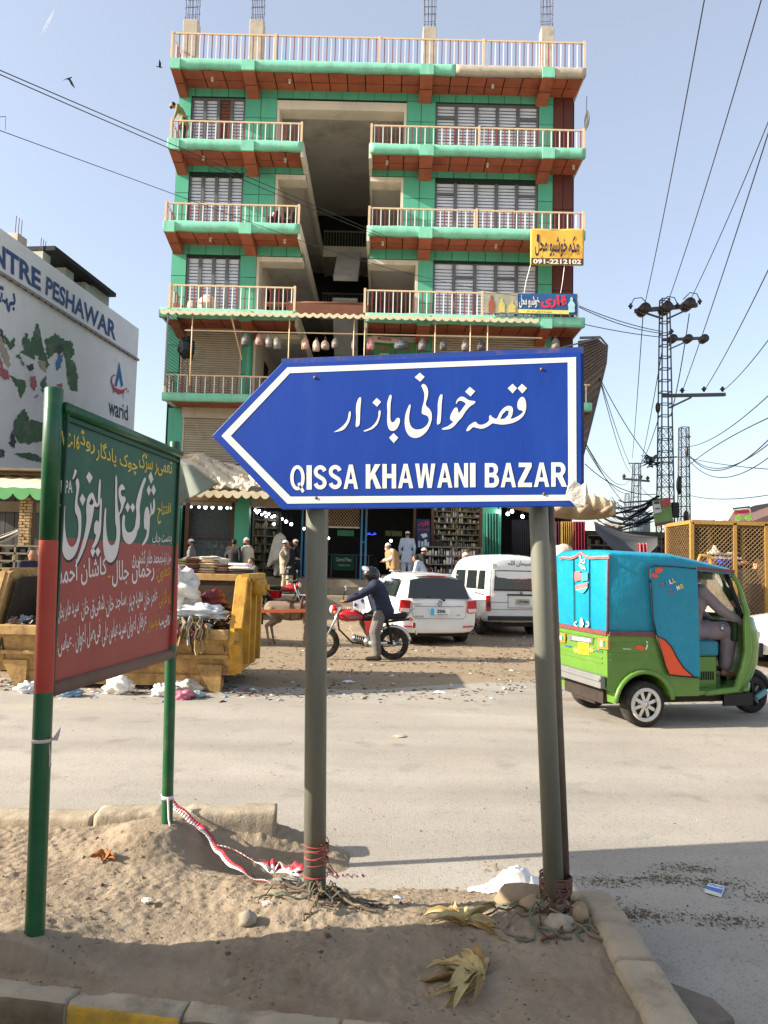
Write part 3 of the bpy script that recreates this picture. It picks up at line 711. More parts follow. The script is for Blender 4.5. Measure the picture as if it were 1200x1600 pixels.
# green counter board inside the lobby
P = V((0, 29.5, 2)); N = V((0, -1, 0))
def quad_board(parent, name, c4, Y, m, th=.05):
 s = MB(); s.prism([pix(x, y, Y) for x, y in c4], (0, th, 0)); return s.build(name, m, parent)
cb = thing('counter_sign', 'green board on the dim lobby counter, left of the blue posts', 'sign', pix(537, 880, 29.5))
quad_board(cb, 'board', [(520, 866), (554, 867), (554, 892), (520, 891)], 29.5, mat('board_green', (34, 92, 66), .6))
t = MB(); text_quad(t, 'Central Plaza', pxquad((525, 877), (549, 877.5), (549, 871.5), (525, 871), V((0, 29.48, 0)), N), .01); text_quad(t, 'shopping centre', pxquad((528, 885), (547, 885.4), (547, 881.6), (528, 881), V((0, 29.48, 0)), N));
t.build('lettering', m_railw, cb)
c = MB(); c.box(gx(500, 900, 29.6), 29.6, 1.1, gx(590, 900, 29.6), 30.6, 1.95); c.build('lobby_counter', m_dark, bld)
r = MB();
for px in (517, 556, 575): r.box(gx(px, 880, 29.4), 29.4, 1.1, gx(px, 880, 29.4) + .04, 29.44, gz(866, 29.4, 540))
r.box(gx(512, 880, 29.4), 29.4, gz(867, 29.4, 540), gx(582, 880, 29.4), 29.44, gz(866, 29.4, 540)); r.build('lobby_rail', m_frame, bld)
# small lit signs deep in the lobby
m_glowg = mat('green_sign_light', (50, 110, 80), .5, emit=.12); m_glowb = mat('blue_sign_light', (60, 90, 255), .5, emit=1.2); m_glowy = mat('olive_sign_light', (90, 92, 50), .5, emit=.1)
ls = thing('lit_sign', 'small green illuminated sign deep in the dark lobby', 'sign', pix(540, 833, 30.4)); quad_board(ls, 'board', [(527, 828), (553, 829), (553, 838), (527, 837)], 30.4, m_glowg)
ls = thing('lit_sign', 'blue and white glowing lettering in the dark lobby right of the blue posts', 'sign', pix(580, 834, 30.3))
t = MB(); text_quad(t, 'خانی بازار', pxquad((573, 836), (588, 836.5), (588, 832), (573, 832), V((0, 30.3, 0)), N), .02, True); t.build('lettering', m_glowb, ls)
ls = thing('lit_sign', 'dull olive illuminated panel deep in the dark lobby', 'sign', pix(614, 834, 30.4)); quad_board(ls, 'board', [(602, 829), (628, 830), (628, 838), (602, 837)], 30.4, m_glowy)

# ------------------------------------------------------------ scalloped awnings
m_awn = mat('cream_awning_sheet', (214, 198, 164), .6, var=.1, vs=2, dirt=(170, 152, 118), dirta=.35, ds=1.5)
def awning(name, label, xa, xb, yb, yf, zb, zf_, pitch=.27, drop=.14, m=m_awn, amp=.03, group=None, hem=None):
 t = thing(name, label, 'awning', ((xa + xb) / 2, yf, zf_), group=group)
 n = int((xb - xa) / pitch); s = MB(); s.smooth = True; K = 8
 s.grid(lambda u, v: (xa + (xb - xa) * u, yb + (yf - yb) * v, zb + (zf_ - zb) * v + amp * cos(2 * pi * u * n)), n * K, 4)
 s.build('corrugated_sheet', m, t, solid=.01)
 s = MB(); pts = []
 for i in range(n * K + 1):
  u = i / (n * K); ph = (u * n) % 1.0
  pts.append((xa + (xb - xa) * u, drop * (0.45 + 0.55 * abs(sin(pi * ph)) ** .8)))
 for i in range(len(pts) - 1):
  (x0, d0), (x1, d1) = pts[i], pts[i + 1]; u0 = i / (n * K); u1 = (i + 1) / (n * K)
  z0 = zf_ + amp * cos(2 * pi * u0 * n) + .01; z1 = zf_ + amp * cos(2 * pi * u1 * n) + .01
  s.add([(x0, yf, zf_ - d0), (x1, yf, zf_ - d1), (x1, yf, z1), (x0, yf, z0)], [(0, 1, 2, 3)])
 s.build('scalloped_edge', hem or m, t, solid=.012)
 return t
AY = 24.5
za = gz(492, AY, 550); xa, xb = gx(250, 492, AY), gx(842, 495, AY)
aw = awning('awning', 'long cream scalloped corrugated awning below the third row of railings', xa, xb, BF - .05, AY, za + .32, za)
for px in (300, 452, 553, 570, 680, 735, 762): s = MB(); s.cyl((gx(px, 520, AY + .15), AY + .15, ZT[4] + .0 if px < 420 else ZT[4]), (gx(px, 520, AY + .15), AY + .15, za), .022, n=6); s.build('awning_pole', m_railc, aw)
s = MB(); s.bar((gx(360, 500, AY), AY + .1, za - .1), (gx(378, 560, BF), BF, za - 1.3), .04)
s.build('awning_brace', m_railc, aw); s = MB(); s.bar((gx(285, 512, AY), AY + .3, gz(512, AY, 300)), (gx(850, 524, AY), AY + .3, gz(524, AY, 850)), .035)
s.build('hanging_rail', m_railc, aw)
s = MB()
for i in range(24): zz = ZT[4] + .0 + 2.6 * i / 23; s.bar((gx(256, 560, AY), AY + .1, zz), (gx(264, 560, AY), BY - .2, zz + .06), .014)
s.bar((gx(258, 560, AY), AY + .1, ZT[4]), (gx(258, 560, AY), AY + .1, za), .05); o = s.build('side_rod', m_frame, aw); o['kind'] = 'stuff'
za = gz(768, 24.6, 350);
aw = awning('awning', 'cream scalloped awning over the lit shop left of the blue sign point', gx(276, 768, 24.6), gx(640, 770, 24.6), BY, 24.6, za + .35, za, pitch=.3, drop=.22)
# small brown tiled canopy across the well at the third row
s = MB();
for i in range(12):
 yy = BF + .1 + i * .12; s.tube([(WELL[0] - .3, yy, ZT[3] + .32 - i * .0), (WELL[1] + .15, yy, ZT[3] + .32)], .055, 6)
s.box(WELL[0] - .3, BF + .02, ZT[3] - .1, WELL[1] + .1, BF + .06, ZT[3] + .26)
s.build('well_canopy', mat('brown_sheet', (104, 66, 48), .7, var=.2), bld)

# ------------------------------------------------------------ dark ribbed canopy at the right corner
cn = thing('side_canopy', 'dark ribbed arched canopy leaning from the right corner of the green building', 'canopy', pix(925, 620, 26))
s = MB(); s.smooth = True
L_ = [(903, 533), (905, 600), (906, 722)]; R_ = [(934, 529), (948, 541), (946, 566), (928, 640), (908, 724)]
def cv(pts, v):
 t = v * (len(pts) - 1); i = min(int(t), len(pts) - 2); f = t - i; return (pts[i][0] * (1 - f) + pts[i + 1][0] * f, pts[i][1] * (1 - f) + pts[i + 1][1] * f)
def canf(u, v):
 a = cv(L_, v); b = cv(R_, v); p = pix(a[0] * (1 - u) + b[0] * u, a[1] * (1 - u) + b[1] * u, 26.2 + 0.03 * cos(v * 2 * pi * 22)); return p
s.grid(canf, 6, 176); s.build('ribbed_sheet', mat('dark_ribbed_sheet', (96, 84, 76), .6, var=.2, vs=2), cn, solid=.03)
s = MB(); s.tube([pix(938, 527, 26.3), pix(949, 540, 26.3), pix(947, 567, 26.3), pix(929, 641, 26.3), pix(908, 724, 26.3)], .035, 6)
s.bar(pix(906, 528, 26.2), pix(938, 527, 26.2), .08); s.bar(pix(870, 545, 25.6), pix(938, 528, 26.2), .05); s.build('edge_tube', m_frame, cn)

# ------------------------------------------------------------ pale building with the painted advertisement
m_mural = mat('painted_white_wall', (226, 228, 232), .85, var=.05, vs=.7, dirt=(190, 188, 190), dirta=.3, ds=.5)
mu = thing('mural_building', 'white building with a huge faded painted advertisement on its side wall at left', 'building', (-13.4, 40, 0))
wd = V((133.0 / 1155, 1, 0)).normalized(); WP = pix(217, 514, 40.0); WN = V((wd.y, -wd.x, 0))
def mw(px, py, off=0.0): return hit(px, py, WP + WN * off, WN)
c1 = mw(217, 514); ztop = c1.z; c0 = WP + wd * (-17.0)
s = MB(); A = V((c1.x, c1.y, 0)); Bv = V((c0.x, c0.y, 0)); inn = -WN * 9
s.loft([[A, Bv, Bv + inn, A + inn], [p + V((0, 0, ztop)) for p in (A, Bv, Bv + inn, A + inn)]]); s.build('wall', m_mural, mu)
zl_ = mw(100, 489).z; led = MB(); led.prism([A + WN * .12 + V((0, 0, zl_ - .1)), Bv + WN * .12 + V((0, 0, zl_ - .1)), Bv + V((0, 0, zl_ - .1)), A + V((0, 0, zl_ - .1))], (0, 0, .12)); led.build('ledge', mat('ledge', (150, 144, 142), .9, var=.2), mu)
rr = MB();
for i in range(34):
 t = 0.5 + i * .48; p = A - wd * t + WN * .14; rr.box(p.x - .03, p.y - .03, zl_ - .16, p.x + .03, p.y + .03, zl_ - .1)
o = rr.build('ledge_bolt', m_rebar, mu); o['kind'] = 'stuff'
m_ink = mat('faded_blue_lettering', (70, 92, 138), .85, var=.15, vs=3); P0 = WP + WN * .015
t = MB()
text_quad(t, 'CENTRE', pxquad((-52, 385), (64, 456), (64, 424), (-52, 346), P0, WN), .035)
text_quad(t, 'PESHAWAR', pxquad((71, 460), (181, 533), (182, 505), (73, 431), P0, WN), .03)
t.build('lettering', m_ink, mu)
t = MB(); text_quad(t, 'بہتر', pxquad((-14, 485), (25, 490), (24, 455), (-14, 440), P0, WN), .02, True); t.build('lettering', m_ink, mu)
t = MB(); text_quad(t, 'warid', pxquad((170, 648), (200, 658), (200, 634), (170, 620), P0, WN), .012); t.build('lettering', mat('logo_grey', (70, 72, 84), .8), mu)
Z4 = lambda k: (lambda q: (q[0] / 3.904, 330 + q[1] / 3.904))
mgr = mat('mural_green', (84, 112, 88), .85, var=.2, vs=2, dirt=(170, 172, 172), dirta=.25, ds=1.2); mred = mat('mural_red', (172, 106, 116), .85, var=.1); mblu = mat('mural_blue', (84, 132, 176), .85, var=.1)
mblk = mat('mural_black', (78, 80, 88), .85, var=.25, vs=3, dirt=(160, 160, 160), dirta=.3, ds=2); mtan = mat('mural_tan', (176, 164, 148), .85, var=.1)
tf = Z4(0)
flat_shape('mural_shape', [ragged(q, 7, 7, 3) for q in [[(135, 790), (165, 735), (185, 800), (205, 740), (228, 675), (250, 760), (275, 860), (300, 940), (285, 960), (250, 910), (215, 870), (215, 930), (190, 960), (150, 930), (120, 880), (140, 840)],
                           [(75, 860), (100, 820), (145, 815), (140, 850), (95, 890)], [(20, 740), (60, 800), (90, 770), (90, 820), (60, 850), (30, 800)],
                           [(275, 790), (300, 775), (340, 745), (400, 790), (440, 800), (455, 870), (430, 900), (460, 930), (478, 1020), (470, 1100), (430, 1090), (410, 1020), (400, 900), (380, 850), (330, 870), (300, 900), (280, 850)],
                           [(60, 1000), (110, 1080), (130, 1150), (160, 1060), (150, 1030), (100, 1020)], [(250, 1040), (280, 1000), (290, 1060), (260, 1110)],
                           [(75, 1340), (90, 1270), (150, 1200), (180, 1270), (260, 1290), (262, 1400), (180, 1420), (110, 1410)], [(90, 1480), (180, 1470), (260, 1500), (262, 1530), (180, 1520)]]], P0, WN, mgr, mu, tf=tf)
flat_shape('mural_shape', [ragged(q, 7, 7, 3) for q in [[(0, 700), (20, 750), (30, 810), (0, 790)], [(345, 820), (375, 810), (390, 850), (360, 880), (345, 850)], [(55, 1420), (75, 1340), (95, 1400), (90, 1450)], [(165, 940), (200, 930), (205, 960), (180, 985)], [(0, 1450), (30, 1460), (20, 1500), (0, 1495)], [(210, 1130), (235, 1120), (225, 1140)]]], P0 + WN * .004, WN, mblk, mu, tf=tf)
flat_shape('mural_shape', [ragged(q, 7, 7, 3) for q in [[(0, 880), (20, 960), (50, 970), (60, 1020), (30, 1030), (0, 1000)], [(185, 1010), (215, 1005), (225, 1070), (210, 1095), (185, 1060)], [(340, 1060), (380, 1050), (385, 1080)]]], P0 + WN * .006, WN, mred, mu, tf=tf)
flat_shape('mural_shape', [ragged(q, 7, 7, 3) for q in [[(340, 930), (355, 880), (385, 870), (375, 930), (345, 975)], [(125, 900), (150, 930), (140, 945)], [(245, 1090), (270, 1070), (268, 1110)]]], P0 + WN * .008, WN, mblu, mu, tf=tf)
flat_shape('mural_shape', [ragged(q, 7, 7, 3) for q in [[(230, 920), (270, 910), (285, 980), (245, 950)], [(0, 760), (30, 810), (60, 900), (55, 965), (20, 900), (0, 860)]]], P0 + WN * .008, WN, mtan, mu, tf=tf)
flat_shape('logo_mark', [[(728, 918), (752, 1060), (740, 1075), (728, 1010), (712, 1070), (700, 1065)], [(750, 1110), (757, 1160), (748, 1120)], [(697, 1095), (692, 1118), (690, 1092)]], P0 + WN * .004, WN, mat('logo_blue', (56, 110, 168), .8), mu, tf=tf)
flat_shape('logo_mark', [[(706, 1005), (688, 1008), (684, 1040), (700, 1075), (735, 1090), (762, 1085), (758, 1110), (725, 1118), (690, 1090), (674, 1040), (682, 1005), (700, 995)], [(765, 1080), (775, 1078), (775, 1090), (765, 1092)], [(778, 1095), (785, 1093), (785, 1104), (778, 1106)]], P0 + WN * .008, WN, mat('logo_red', (176, 78, 84), .8), mu, tf=tf)
# roof columns and the slab behind the parapet
m_c2 = mat('grey_green_concrete', (160, 164, 150), .9, var=.12)
for (p, q, yt, yb, reb) in ((-4, 10, 335, 372, (300, 335)), (38, 53, 367, 400, (337, 367)), (77, 89, 395, 428, (371, 395)), (112, 125, 421, 452, (399, 421)), (142, 155, 444, 476, (424, 444))):
 a = mw(p, yb); b = mw(q, yb); h = mw((p + q) / 2, yt).z; off = -WN * .35
 s = MB(); s.loft([[V((a.x, a.y, ztop - .1)) + off, V((b.x, b.y, ztop - .1)) + off, V((b.x, b.y, ztop - .1)) + off * 2.6, V((a.x, a.y, ztop - .1)) + off * 2.6]] + [[V((a.x, a.y, h)) + off, V((b.x, b.y, h)) + off, V((b.x, b.y, h)) + off * 2.6, V((a.x, a.y, h)) + off * 2.6]])
 cc = s.build('roof_column', m_conc if p < 60 else m_c2, mu)
 s = MB(); hz = mw((p + q) / 2, reb[0]).z
 for f in (.2, .5, .8):
  pp = a * (1 - f) + b * f + off * 1.6; s.tube([(pp.x, pp.y, h - .05), (pp.x + .02, pp.y, hz)], .018, 4)
 o = s.build('rebar', m_rebar, cc); o['kind'] = 'stuff'
a = mw(84, 420); b = mw(181, 470); zz = mw(90, 394).z
s = MB(); s.prism([V((a.x, a.y, zz)), V((b.x, b.y, zz)), V((b.x, b.y, zz)) - WN * 6, V((a.x, a.y, zz)) - WN * 6], (0, 0, .2)); s.build('roof_slab', m_dark, mu)
a = mw(155, 470); b = mw(181, 486); s = MB(); s.prism([V((p.x, p.y, ztop - .1)) - WN * k for p, k in ((a, .4), (b, .4), (b, 1.5), (a, 1.5))], (0, 0, zz - ztop + .1)); s.build('roof_room', m_c2, mu)
# ============================================================ BLUE ARROW SIGN
m_sblue = mat('sign_blue_enamel', (13, 56, 142), .42, var=.08, vs=6, dirt=(30, 72, 154), dirta=.35, ds=5, spec=.4, vert=True)
m_swhite = mat('sign_white_film', (222, 218, 206), .5, var=.05, vs=9, dirt=(196, 184, 160), dirta=.22, ds=7)
m_galv = mat('weathered_steel_pipe', (122, 121, 108), .55, metal=.25, var=.2, vs=7, bump=.0015, bs=160, dirt=(120, 104, 82), dirta=.35, ds=9, vert=True)
P1 = pix(495, 795, 3.19); rot = radians(7.0); N1 = V((-sin(rot), -cos(rot), 0.0)).normalized()
sg = thing('street_sign', 'big blue arrow sign pointing left with white English and Urdu lettering on two pipes', 'sign', (0.2, 3.2, 0.15))
def sp(px, py, off=0.0): return hit(px, py, P1 + N1 * off, N1)
outl = [(331, 681), (440, 567), (908, 549), (909, 791), (441, 796)]
s = MB(); pl = [sp(*p) for p in outl]; s.prism(pl, -N1 * .018); s.build('sign_plate', m_sblue, sg, bevel=.003)
# folded back edges of the plate
s = MB(); s.prism([sp(906, 549, -.02), sp(912.5, 548, -.02), sp(912.5, 792, -.02), sp(906, 792, -.02)], -N1 * .03); s.bar(sp(441, 567, -.03), sp(911, 549, -.03), .03); s.build('plate_edge', mat('plate_edge_blue', (34, 60, 128), .6, var=.2, dirt=(130, 96, 70), dirta=.4, ds=20), sg)
white = [(346, 681), (449, 574), (900, 558), (901, 782), (449, 787)]
inner = [(360.5, 681), (453, 583), (887, 566), (888, 773), (454, 776)]
flat_shape('white_border', [white, inner[::-1]], P1 + N1 * .0016, N1, m_swhite, sg)
calli = [
 [(72, 450), (95, 437), (125, 412), (143, 385), (150, 350), (158, 342), (160, 362), (152, 395), (135, 425), (118, 440), (95, 447)],
 [(187, 330), (192, 295), (203, 272), (212, 270), (214, 285), (210, 330), (208, 380), (205, 412), (190, 424), (186, 412), (189, 370)],
 [(228, 443), (262, 428), (290, 400), (303, 370), (305, 345), (312, 336), (316, 350), (310, 380), (298, 410), (275, 432), (255, 441), (235, 447)],
 [(350, 300), (360, 265), (369, 256), (373, 268), (368, 300), (366, 360), (368, 390), (378, 400), (390, 392), (398, 380), (408, 376), (416, 384), (414, 405), (405, 425), (392, 440), (378, 444), (365, 440), (355, 425), (350, 395), (351, 340)],
 [(528, 208), (540, 200), (555, 212), (563, 238), (560, 270), (551, 300), (555, 316), (567, 327), (580, 348), (582, 380), (573, 415), (555, 447), (530, 470), (505, 480), (480, 478), (459, 463), (446, 437), (441, 400), (445, 360), (455, 330), (466, 307), (472, 313), (468, 340), (464, 372), (467, 402), (478, 425), (500, 437), (530, 433), (553, 417), (566, 395), (565, 375), (555, 364), (540, 359), (530, 350), (533, 320), (542, 285), (543, 250), (535, 225)],
 [(614, 300), (622, 265), (633, 253), (638, 262), (634, 300), (630, 370), (626, 402), (613, 411), (609, 398), (613, 350)],
 [(708, 298), (716, 280), (732, 267), (750, 268), (775, 284), (806, 290), (805, 301), (780, 318), (757, 345), (740, 372), (718, 396), (700, 418), (680, 432), (660, 437), (637, 437), (640, 430), (665, 420), (685, 405), (693, 395), (681, 388), (678, 372), (688, 345), (702, 325), (714, 324), (719, 338), (722, 350), (735, 338), (752, 314), (759, 303), (745, 291), (728, 287), (718, 292), (711, 302)],
 [(1028, 320), (1030, 292), (1045, 270), (1060, 269), (1070, 285), (1074, 320), (1065, 355), (1045, 380), (1015, 398), (980, 408), (945, 411), (915, 407), (897, 405), (885, 414), (860, 428), (838, 433), (815, 428), (797, 425), (780, 440), (766, 446), (763, 439), (776, 417), (800, 400), (812, 398), (825, 410), (845, 412), (868, 402), (881, 387), (881, 370), (888, 362), (897, 372), (914, 381), (925, 374), (936, 350), (957, 325), (980, 314), (998, 318), (1005, 335), (1000, 365), (992, 380), (1010, 378), (1040, 362), (1057, 345), (1048, 337), (1036, 334)],
]
hole = [(938, 384), (950, 358), (970, 338), (984, 340), (980, 362), (962, 380)]
dots = [[(273, 297), (295, 273), (318, 293), (297, 318)], [(360, 480), (383, 456), (408, 480), (384, 507)], [(493, 165), (520, 141), (545, 163), (522, 188)], [(756, 240), (780, 215), (808, 238), (784, 265)], [(978, 222), (1003, 199), (1026, 222), (1003, 249)], [(1029, 222), (1052, 199), (1078, 222), (1054, 249)]]
tfa = lambda q: (500 + q[0] / 3.3333, 540 + q[1] / 3.3333)
flat_shape('urdu_lettering', [smoothpoly(c) for c in calli] + [hole] + dots, P1 + N1 * .0018, N1, m_swhite, sg, tf=tfa)
# bold narrow capitals drawn as outlines in a unit box
def arc(cx, cy, rx, ry, a0, a1, n=14): return [(cx + rx * cos(radians(a0 + (a1 - a0) * i / n)), cy + ry * sin(radians(a0 + (a1 - a0) * i / n))) for i in range(n + 1)]
def ring(cx, cy, rx, ry, n=36): return arc(cx, cy, rx, ry, 0, 360 - 360 / n, n - 1)
def sstroke(pts, w):                                # constant-ish width stroke outline
 L1, R1 = [], []
 for i, p in enumerate(pts):
  a = pts[max(i - 1, 0)]; b = pts[min(i + 1, len(pts) - 1)]; dx, dy = b[0] - a[0], (b[1] - a[1]); l = sqrt(dx * dx + dy * dy) or 1
  L1.append((p[0] - dy / l * w[0], p[1] + dx / l * w[1])); R1.append((p[0] + dy / l * w[0], p[1] - dx / l * w[1]))
 return L1 + R1[::-1]
_S = arc(.5, .73, .34, .185, 8, 180, 12) + arc(.5, .73, .34, .20, 190, 235, 4) + [(.5, .5)] + arc(.5, .27, .34, .20, 55, -10, 5) + arc(.5, .275, .345, .19, -20, -172, 12)
GL = {
 'Q': (.66, [ring(.5, .5, .5, .515), ring(.5, .5, .27, .37), [(.50, .24), (.62, .32), (.99, -.04), (.84, -.13)]]),
 'I': (.24, [[(0, 0), (1, 0), (1, 1), (0, 1)]]),
 'S': (.60, [sstroke(_S, (.15, .083))]),
 'A': (.66, [[(0, 0), (.25, 0), (.325, .225), (.675, .225), (.75, 0), (1, 0), (.63, 1), (.37, 1)], [(.385, .39), (.5, .77), (.615, .39)]]),
 'K': (.64, [[(0, 0), (.31, 0), (.31, .30), (.43, .44), (.70, 0), (1.06, 0), (.63, .62), (1.0, 1), (.62, 1), (.31, .60), (.31, 1), (0, 1)]]),
 'H': (.60, [[(0, 0), (.32, 0), (.32, .42), (.68, .42), (.68, 0), (1, 0), (1, 1), (.68, 1), (.68, .60), (.32, .60), (.32, 1), (0, 1)]]),
 'W': (.88, [[(.18, 0), (.38, 0), (.5, .66), (.62, 0), (.82, 0), (1, 1), (.80, 1), (.71, .34), (.60, 1), (.40, 1), (.29, .34), (.20, 1), (0, 1)]]),
 'N': (.60, [[(0, 0), (.29, 0), (.29, .62), (.71, 0), (1, 0), (1, 1), (.71, 1), (.71, .38), (.29, 1), (0, 1)]]),
 'B': (.60, [[(0, 0), (.6, 0)] + arc(.62, .28, .40, .28, -90, 70, 10) + [(.82, .54)] + arc(.58, .745, .37, .255, -45, 90, 8) + [(0, 1)], [(.31, .17), (.31, .42), (.55, .42)] + arc(.56, .295, .14, .125, 80, -80, 6), [(.31, .60), (.31, .84), (.52, .84)] + arc(.53, .72, .13, .12, 80, -80, 6)]),
 'Z': (.60, [[(0, 0), (1, 0), (1, .18), (.40, .18), (.98, .84), (.98, 1), (.05, 1), (.05, .82), (.56, .82), (0, .18)]]),
 'R': (.64, [[(0, 0), (.30, 0), (.30, .40), (.42, .39), (.72, 0), (1.06, 0), (.76, .44)] + arc(.58, .715, .38, .285, -55, 90, 10) + [(0, 1)], [(.30, .57), (.30, .83), (.52, .83)] + arc(.53, .70, .14, .13, 80, -80, 6)]),
}
Pm = P1 + N1 * .0018; polys = []
for word, x0, x1, yb0, yb1, h in (('QISSA', 453.5, 559.5, 765.5, 763.5, 38), ('KHAWANI', 571.5, 743, 763.4, 761.2, 38), ('BAZAR', 757.5, 884.5, 761.6, 760.2, 38)):
 gap = .085; tot = sum(GL[c][0] for c in word) + gap * (len(word) - 1); x = 0
 for c in word:
  wd_ = GL[c][0]
  for pl in GL[c][1]:
   polys.append([(x0 + (x + q[0] * wd_) / tot * (x1 - x0), (yb0 + (yb1 - yb0) * (x / tot)) - q[1] * h) for q in pl])
  x += wd_ + gap
flat_shape('english_lettering', polys, Pm, N1, m_swhite, sg)
for bx_, by_ in ((492, 590), (494, 778), (846, 577), (850, 772)):
 s = MB(); c = sp(bx_, by_); s.cyl(c, c + N1 * .006, .007, .006, 10); s.build('bolt', mat('rusty_bolt', (120, 100, 84), .6, metal=.4, var=.3, vs=60), sg)
# crumpled torn corner of the sheet at the lower right
s = MB(); s.smooth = True
def crn(u, v):
 px = 878 + 38 * u; py = 752 + 42 * v; p = sp(px, py, .004)
 return p + N1 * (.012 * abs(noise.noise((u * 5, v * 5, 2))) + .02 * u * v)
s2 = MB(); pts = [(888, 757), (898, 750), (908, 758), (916, 752), (919, 770), (914, 790), (902, 794), (894, 785), (883, 775), (886, 765)]
s2.prism([sp(x, y, .012 + .006 * (i % 2)) for i, (x, y) in enumerate(pts)], -N1 * .004); s2.build('torn_corner', mat('torn_foil', (204, 198, 184), .5, var=.25, vs=40, bump=.01, bs=60), sg)
def pipe(a_px, a_Y, b_px, b_Y, r, m, parent, name, ext=0):
 a = pix(*a_px, a_Y); b = pix(*b_px, b_Y); d = (b - a).normalized(); s = MB(); s.tube([a, b + d * ext], r, 24); return s.build(name, m, parent)
# left post: one large pipe; right post: a pipe with an angle bar welded behind it
s = MB(); a = pix(495, 790, 3.30); b = pix(493, 1382, 3.25); s.tube([a + V((0, .0, .35)), a, b + V((0, 0, -.12))], .0475, 28); s.build('sign_post', m_galv, sg)
s = MB(); a = pix(842, 815, 3.20); b = pix(868, 1408, 3.14); s.tube([a + (a - b).normalized() * .32, a, b + V((0, 0, -.1))], .041, 28); s.build('sign_post', m_galv, sg)
s = MB(); a = pix(853, 790, 3.27); b = pix(878, 1400, 3.21); dz = (a - b).normalized(); s.tube([a + dz * .3, b - dz * .1], .036, 20); s.build('backing_pipe', mat('brown_pipe', (96, 82, 68), .6, metal=.2, var=.25, vs=9, bump=.002, bs=120, dirt=(60, 50, 42), dirta=.4, ds=14), sg)
s = MB(); s.bar(sp(480, 640, -.05), sp(880, 630, -.05), .04); s.bar(sp(480, 740, -.05), sp(880, 735, -.05), .04); s.build('back_rail', m_galv, sg)
# wires and cords tied about the posts
m_wred = mat('red_twine', (148, 70, 62), .8, var=.2); m_wblk = mat('black_cord', (38, 38, 40), .7); m_wgrn = mat('green_grey_strap', (92, 98, 84), .8); m_rope = mat('old_rope', (120, 104, 84), .9, var=.2)
def wraps(c0, r, zs, m, label, name='tied_twine', turns=2.2, th=.0022, seed=1, lean=V((0, 0, 0))):
 rr = random.Random(seed); s = MB()
 for z in zs:
  pts = []; a0 = rr.uniform(0, 6); tl = rr.uniform(-.02, .03)
  for i in range(40):
   a = a0 + i / 40 * 2 * pi * turns; pts.append(c0 + V((cos(a) * (r + .003), sin(a) * (r + .003), z + tl * sin(a * .5) + .012 * i / 40)))
  for k in range(6): pts.append(pts[-1] + V((rr.uniform(-.02, .03), -.006, -rr.uniform(.0, .03))))
  s.tube(pts, th, 5)
 o = s.build(name, m, loc=c0); return tag(o, label, 'twine')
bA = pix(493, 1382, 3.25); tA = pix(495, 1300, 3.257)
wraps(bA, .048, [.035, .10, .13, .155, .165], m_wred, 'red twine wound round the lower left sign post', seed=3, turns=1.6)
# curled rag-like cords at the foot of the left post
def tangle(c, n, R, H, mats_, label, name, th=.004, seed=5, cat='cords', flat=False):
 rr = random.Random(seed); t = thing(name, label, cat, c)
 for k, m in enumerate(mats_):
  s = MB()
  for i in range(n):
   a = rr.uniform(0, 6.28); p = c + V((cos(a) * .03, sin(a) * .03, rr.uniform(.0, H))); pts = [p]; h = rr.uniform(0, 6.28)
   for j in range(9):
    h += rr.uniform(-.9, .9); q = pts[-1] + V((cos(h), sin(h) * .7, 0)) * R / 5; q.z = isl_z(q.x, q.y) + .006 + max(0, rr.uniform(-.02, H)) * (1 - j / 9)
    pts.append(q)
   s.tube(pts, th * rr.uniform(.6, 1.3), 5)
  o = s.build('cord', m, t); o['kind'] = 'stuff'
 return t
cA = V((bA.x + .02, bA.y - .05, isl_z(bA.x, bA.y) + .01))
tangle(cA, 6, .17, .06, [m_wblk, m_rope, m_wgrn, m_rope], 'tangle of black and pale cords round the foot of the left sign post', 'cord_tangle', .0045, 8)
bB = pix(870, 1395, 3.15); cB = V((bB.x - .05, bB.y - .06, isl_z(bB.x, bB.y) + .01))
tangle(cB, 7, .2, .05, [m_rope, m_wgrn, mat('brown_cord', (84, 62, 48), .9)], 'heap of brown old rope ends at the foot of the right sign post', 'rope_tangle', .0055, 12)
wraps(bB + V((-.0, .02, 0)), .062, [.0, .012, .02, .03, .045, .05], mat('faded_cord', (100, 72, 62), .9), 'brown cord wound round the base of the right sign post', seed=9, turns=1.9, th=.004)

# ============================================================ GREEN AND RED NOTICE BOARD
m_pgreen = mat('green_pipe_enamel', (18, 80, 44), .38, var=.15, vs=8, dirt=(84, 92, 66), dirta=.38, ds=10, spec=.5, coat=.2)
m_pred = mat('red_pipe_enamel', (164, 54, 38), .42, var=.15, vs=8, dirt=(128, 76, 56), dirta=.4, ds=8, spec=.45)
m_bg = mat('board_green_paint', (36, 84, 62), .5, var=.1, vs=5, dirt=(64, 96, 76), dirta=.3, ds=5)
m_br = mat('board_red_paint', (152, 66, 58), .5, var=.1, vs=5, dirt=(136, 80, 68), dirta=.3, ds=5)
m_dust = mat('dusty_rail', (112, 92, 78), .9, var=.15, vs=12, dirt=(136, 66, 54), dirta=.45, ds=12)
m_bw = mat('hand_painted_white', (214, 204, 198), .6, var=.08, vs=10); m_by = mat('hand_painted_yellow', (204, 178, 72), .6, var=.1, vs=10); m_bo = mat('hand_painted_orange', (206, 146, 48), .6, var=.1, vs=10)
nb_ = thing('notice_board', 'green and red Urdu notice board seen at an angle between two striped pipes at left', 'sign', (-1.22, 3.3, .2))
gN0 = pix(55, 1462, 2.73); gN1 = pix(84.5, 606, 2.73); gF0 = pix(261.5, 1290, 3.9); gF1 = pix(273.5, 690, 3.9)
def along(a, b, z): return a + (b - a) * ((z - a.z) / (b.z - a.z))
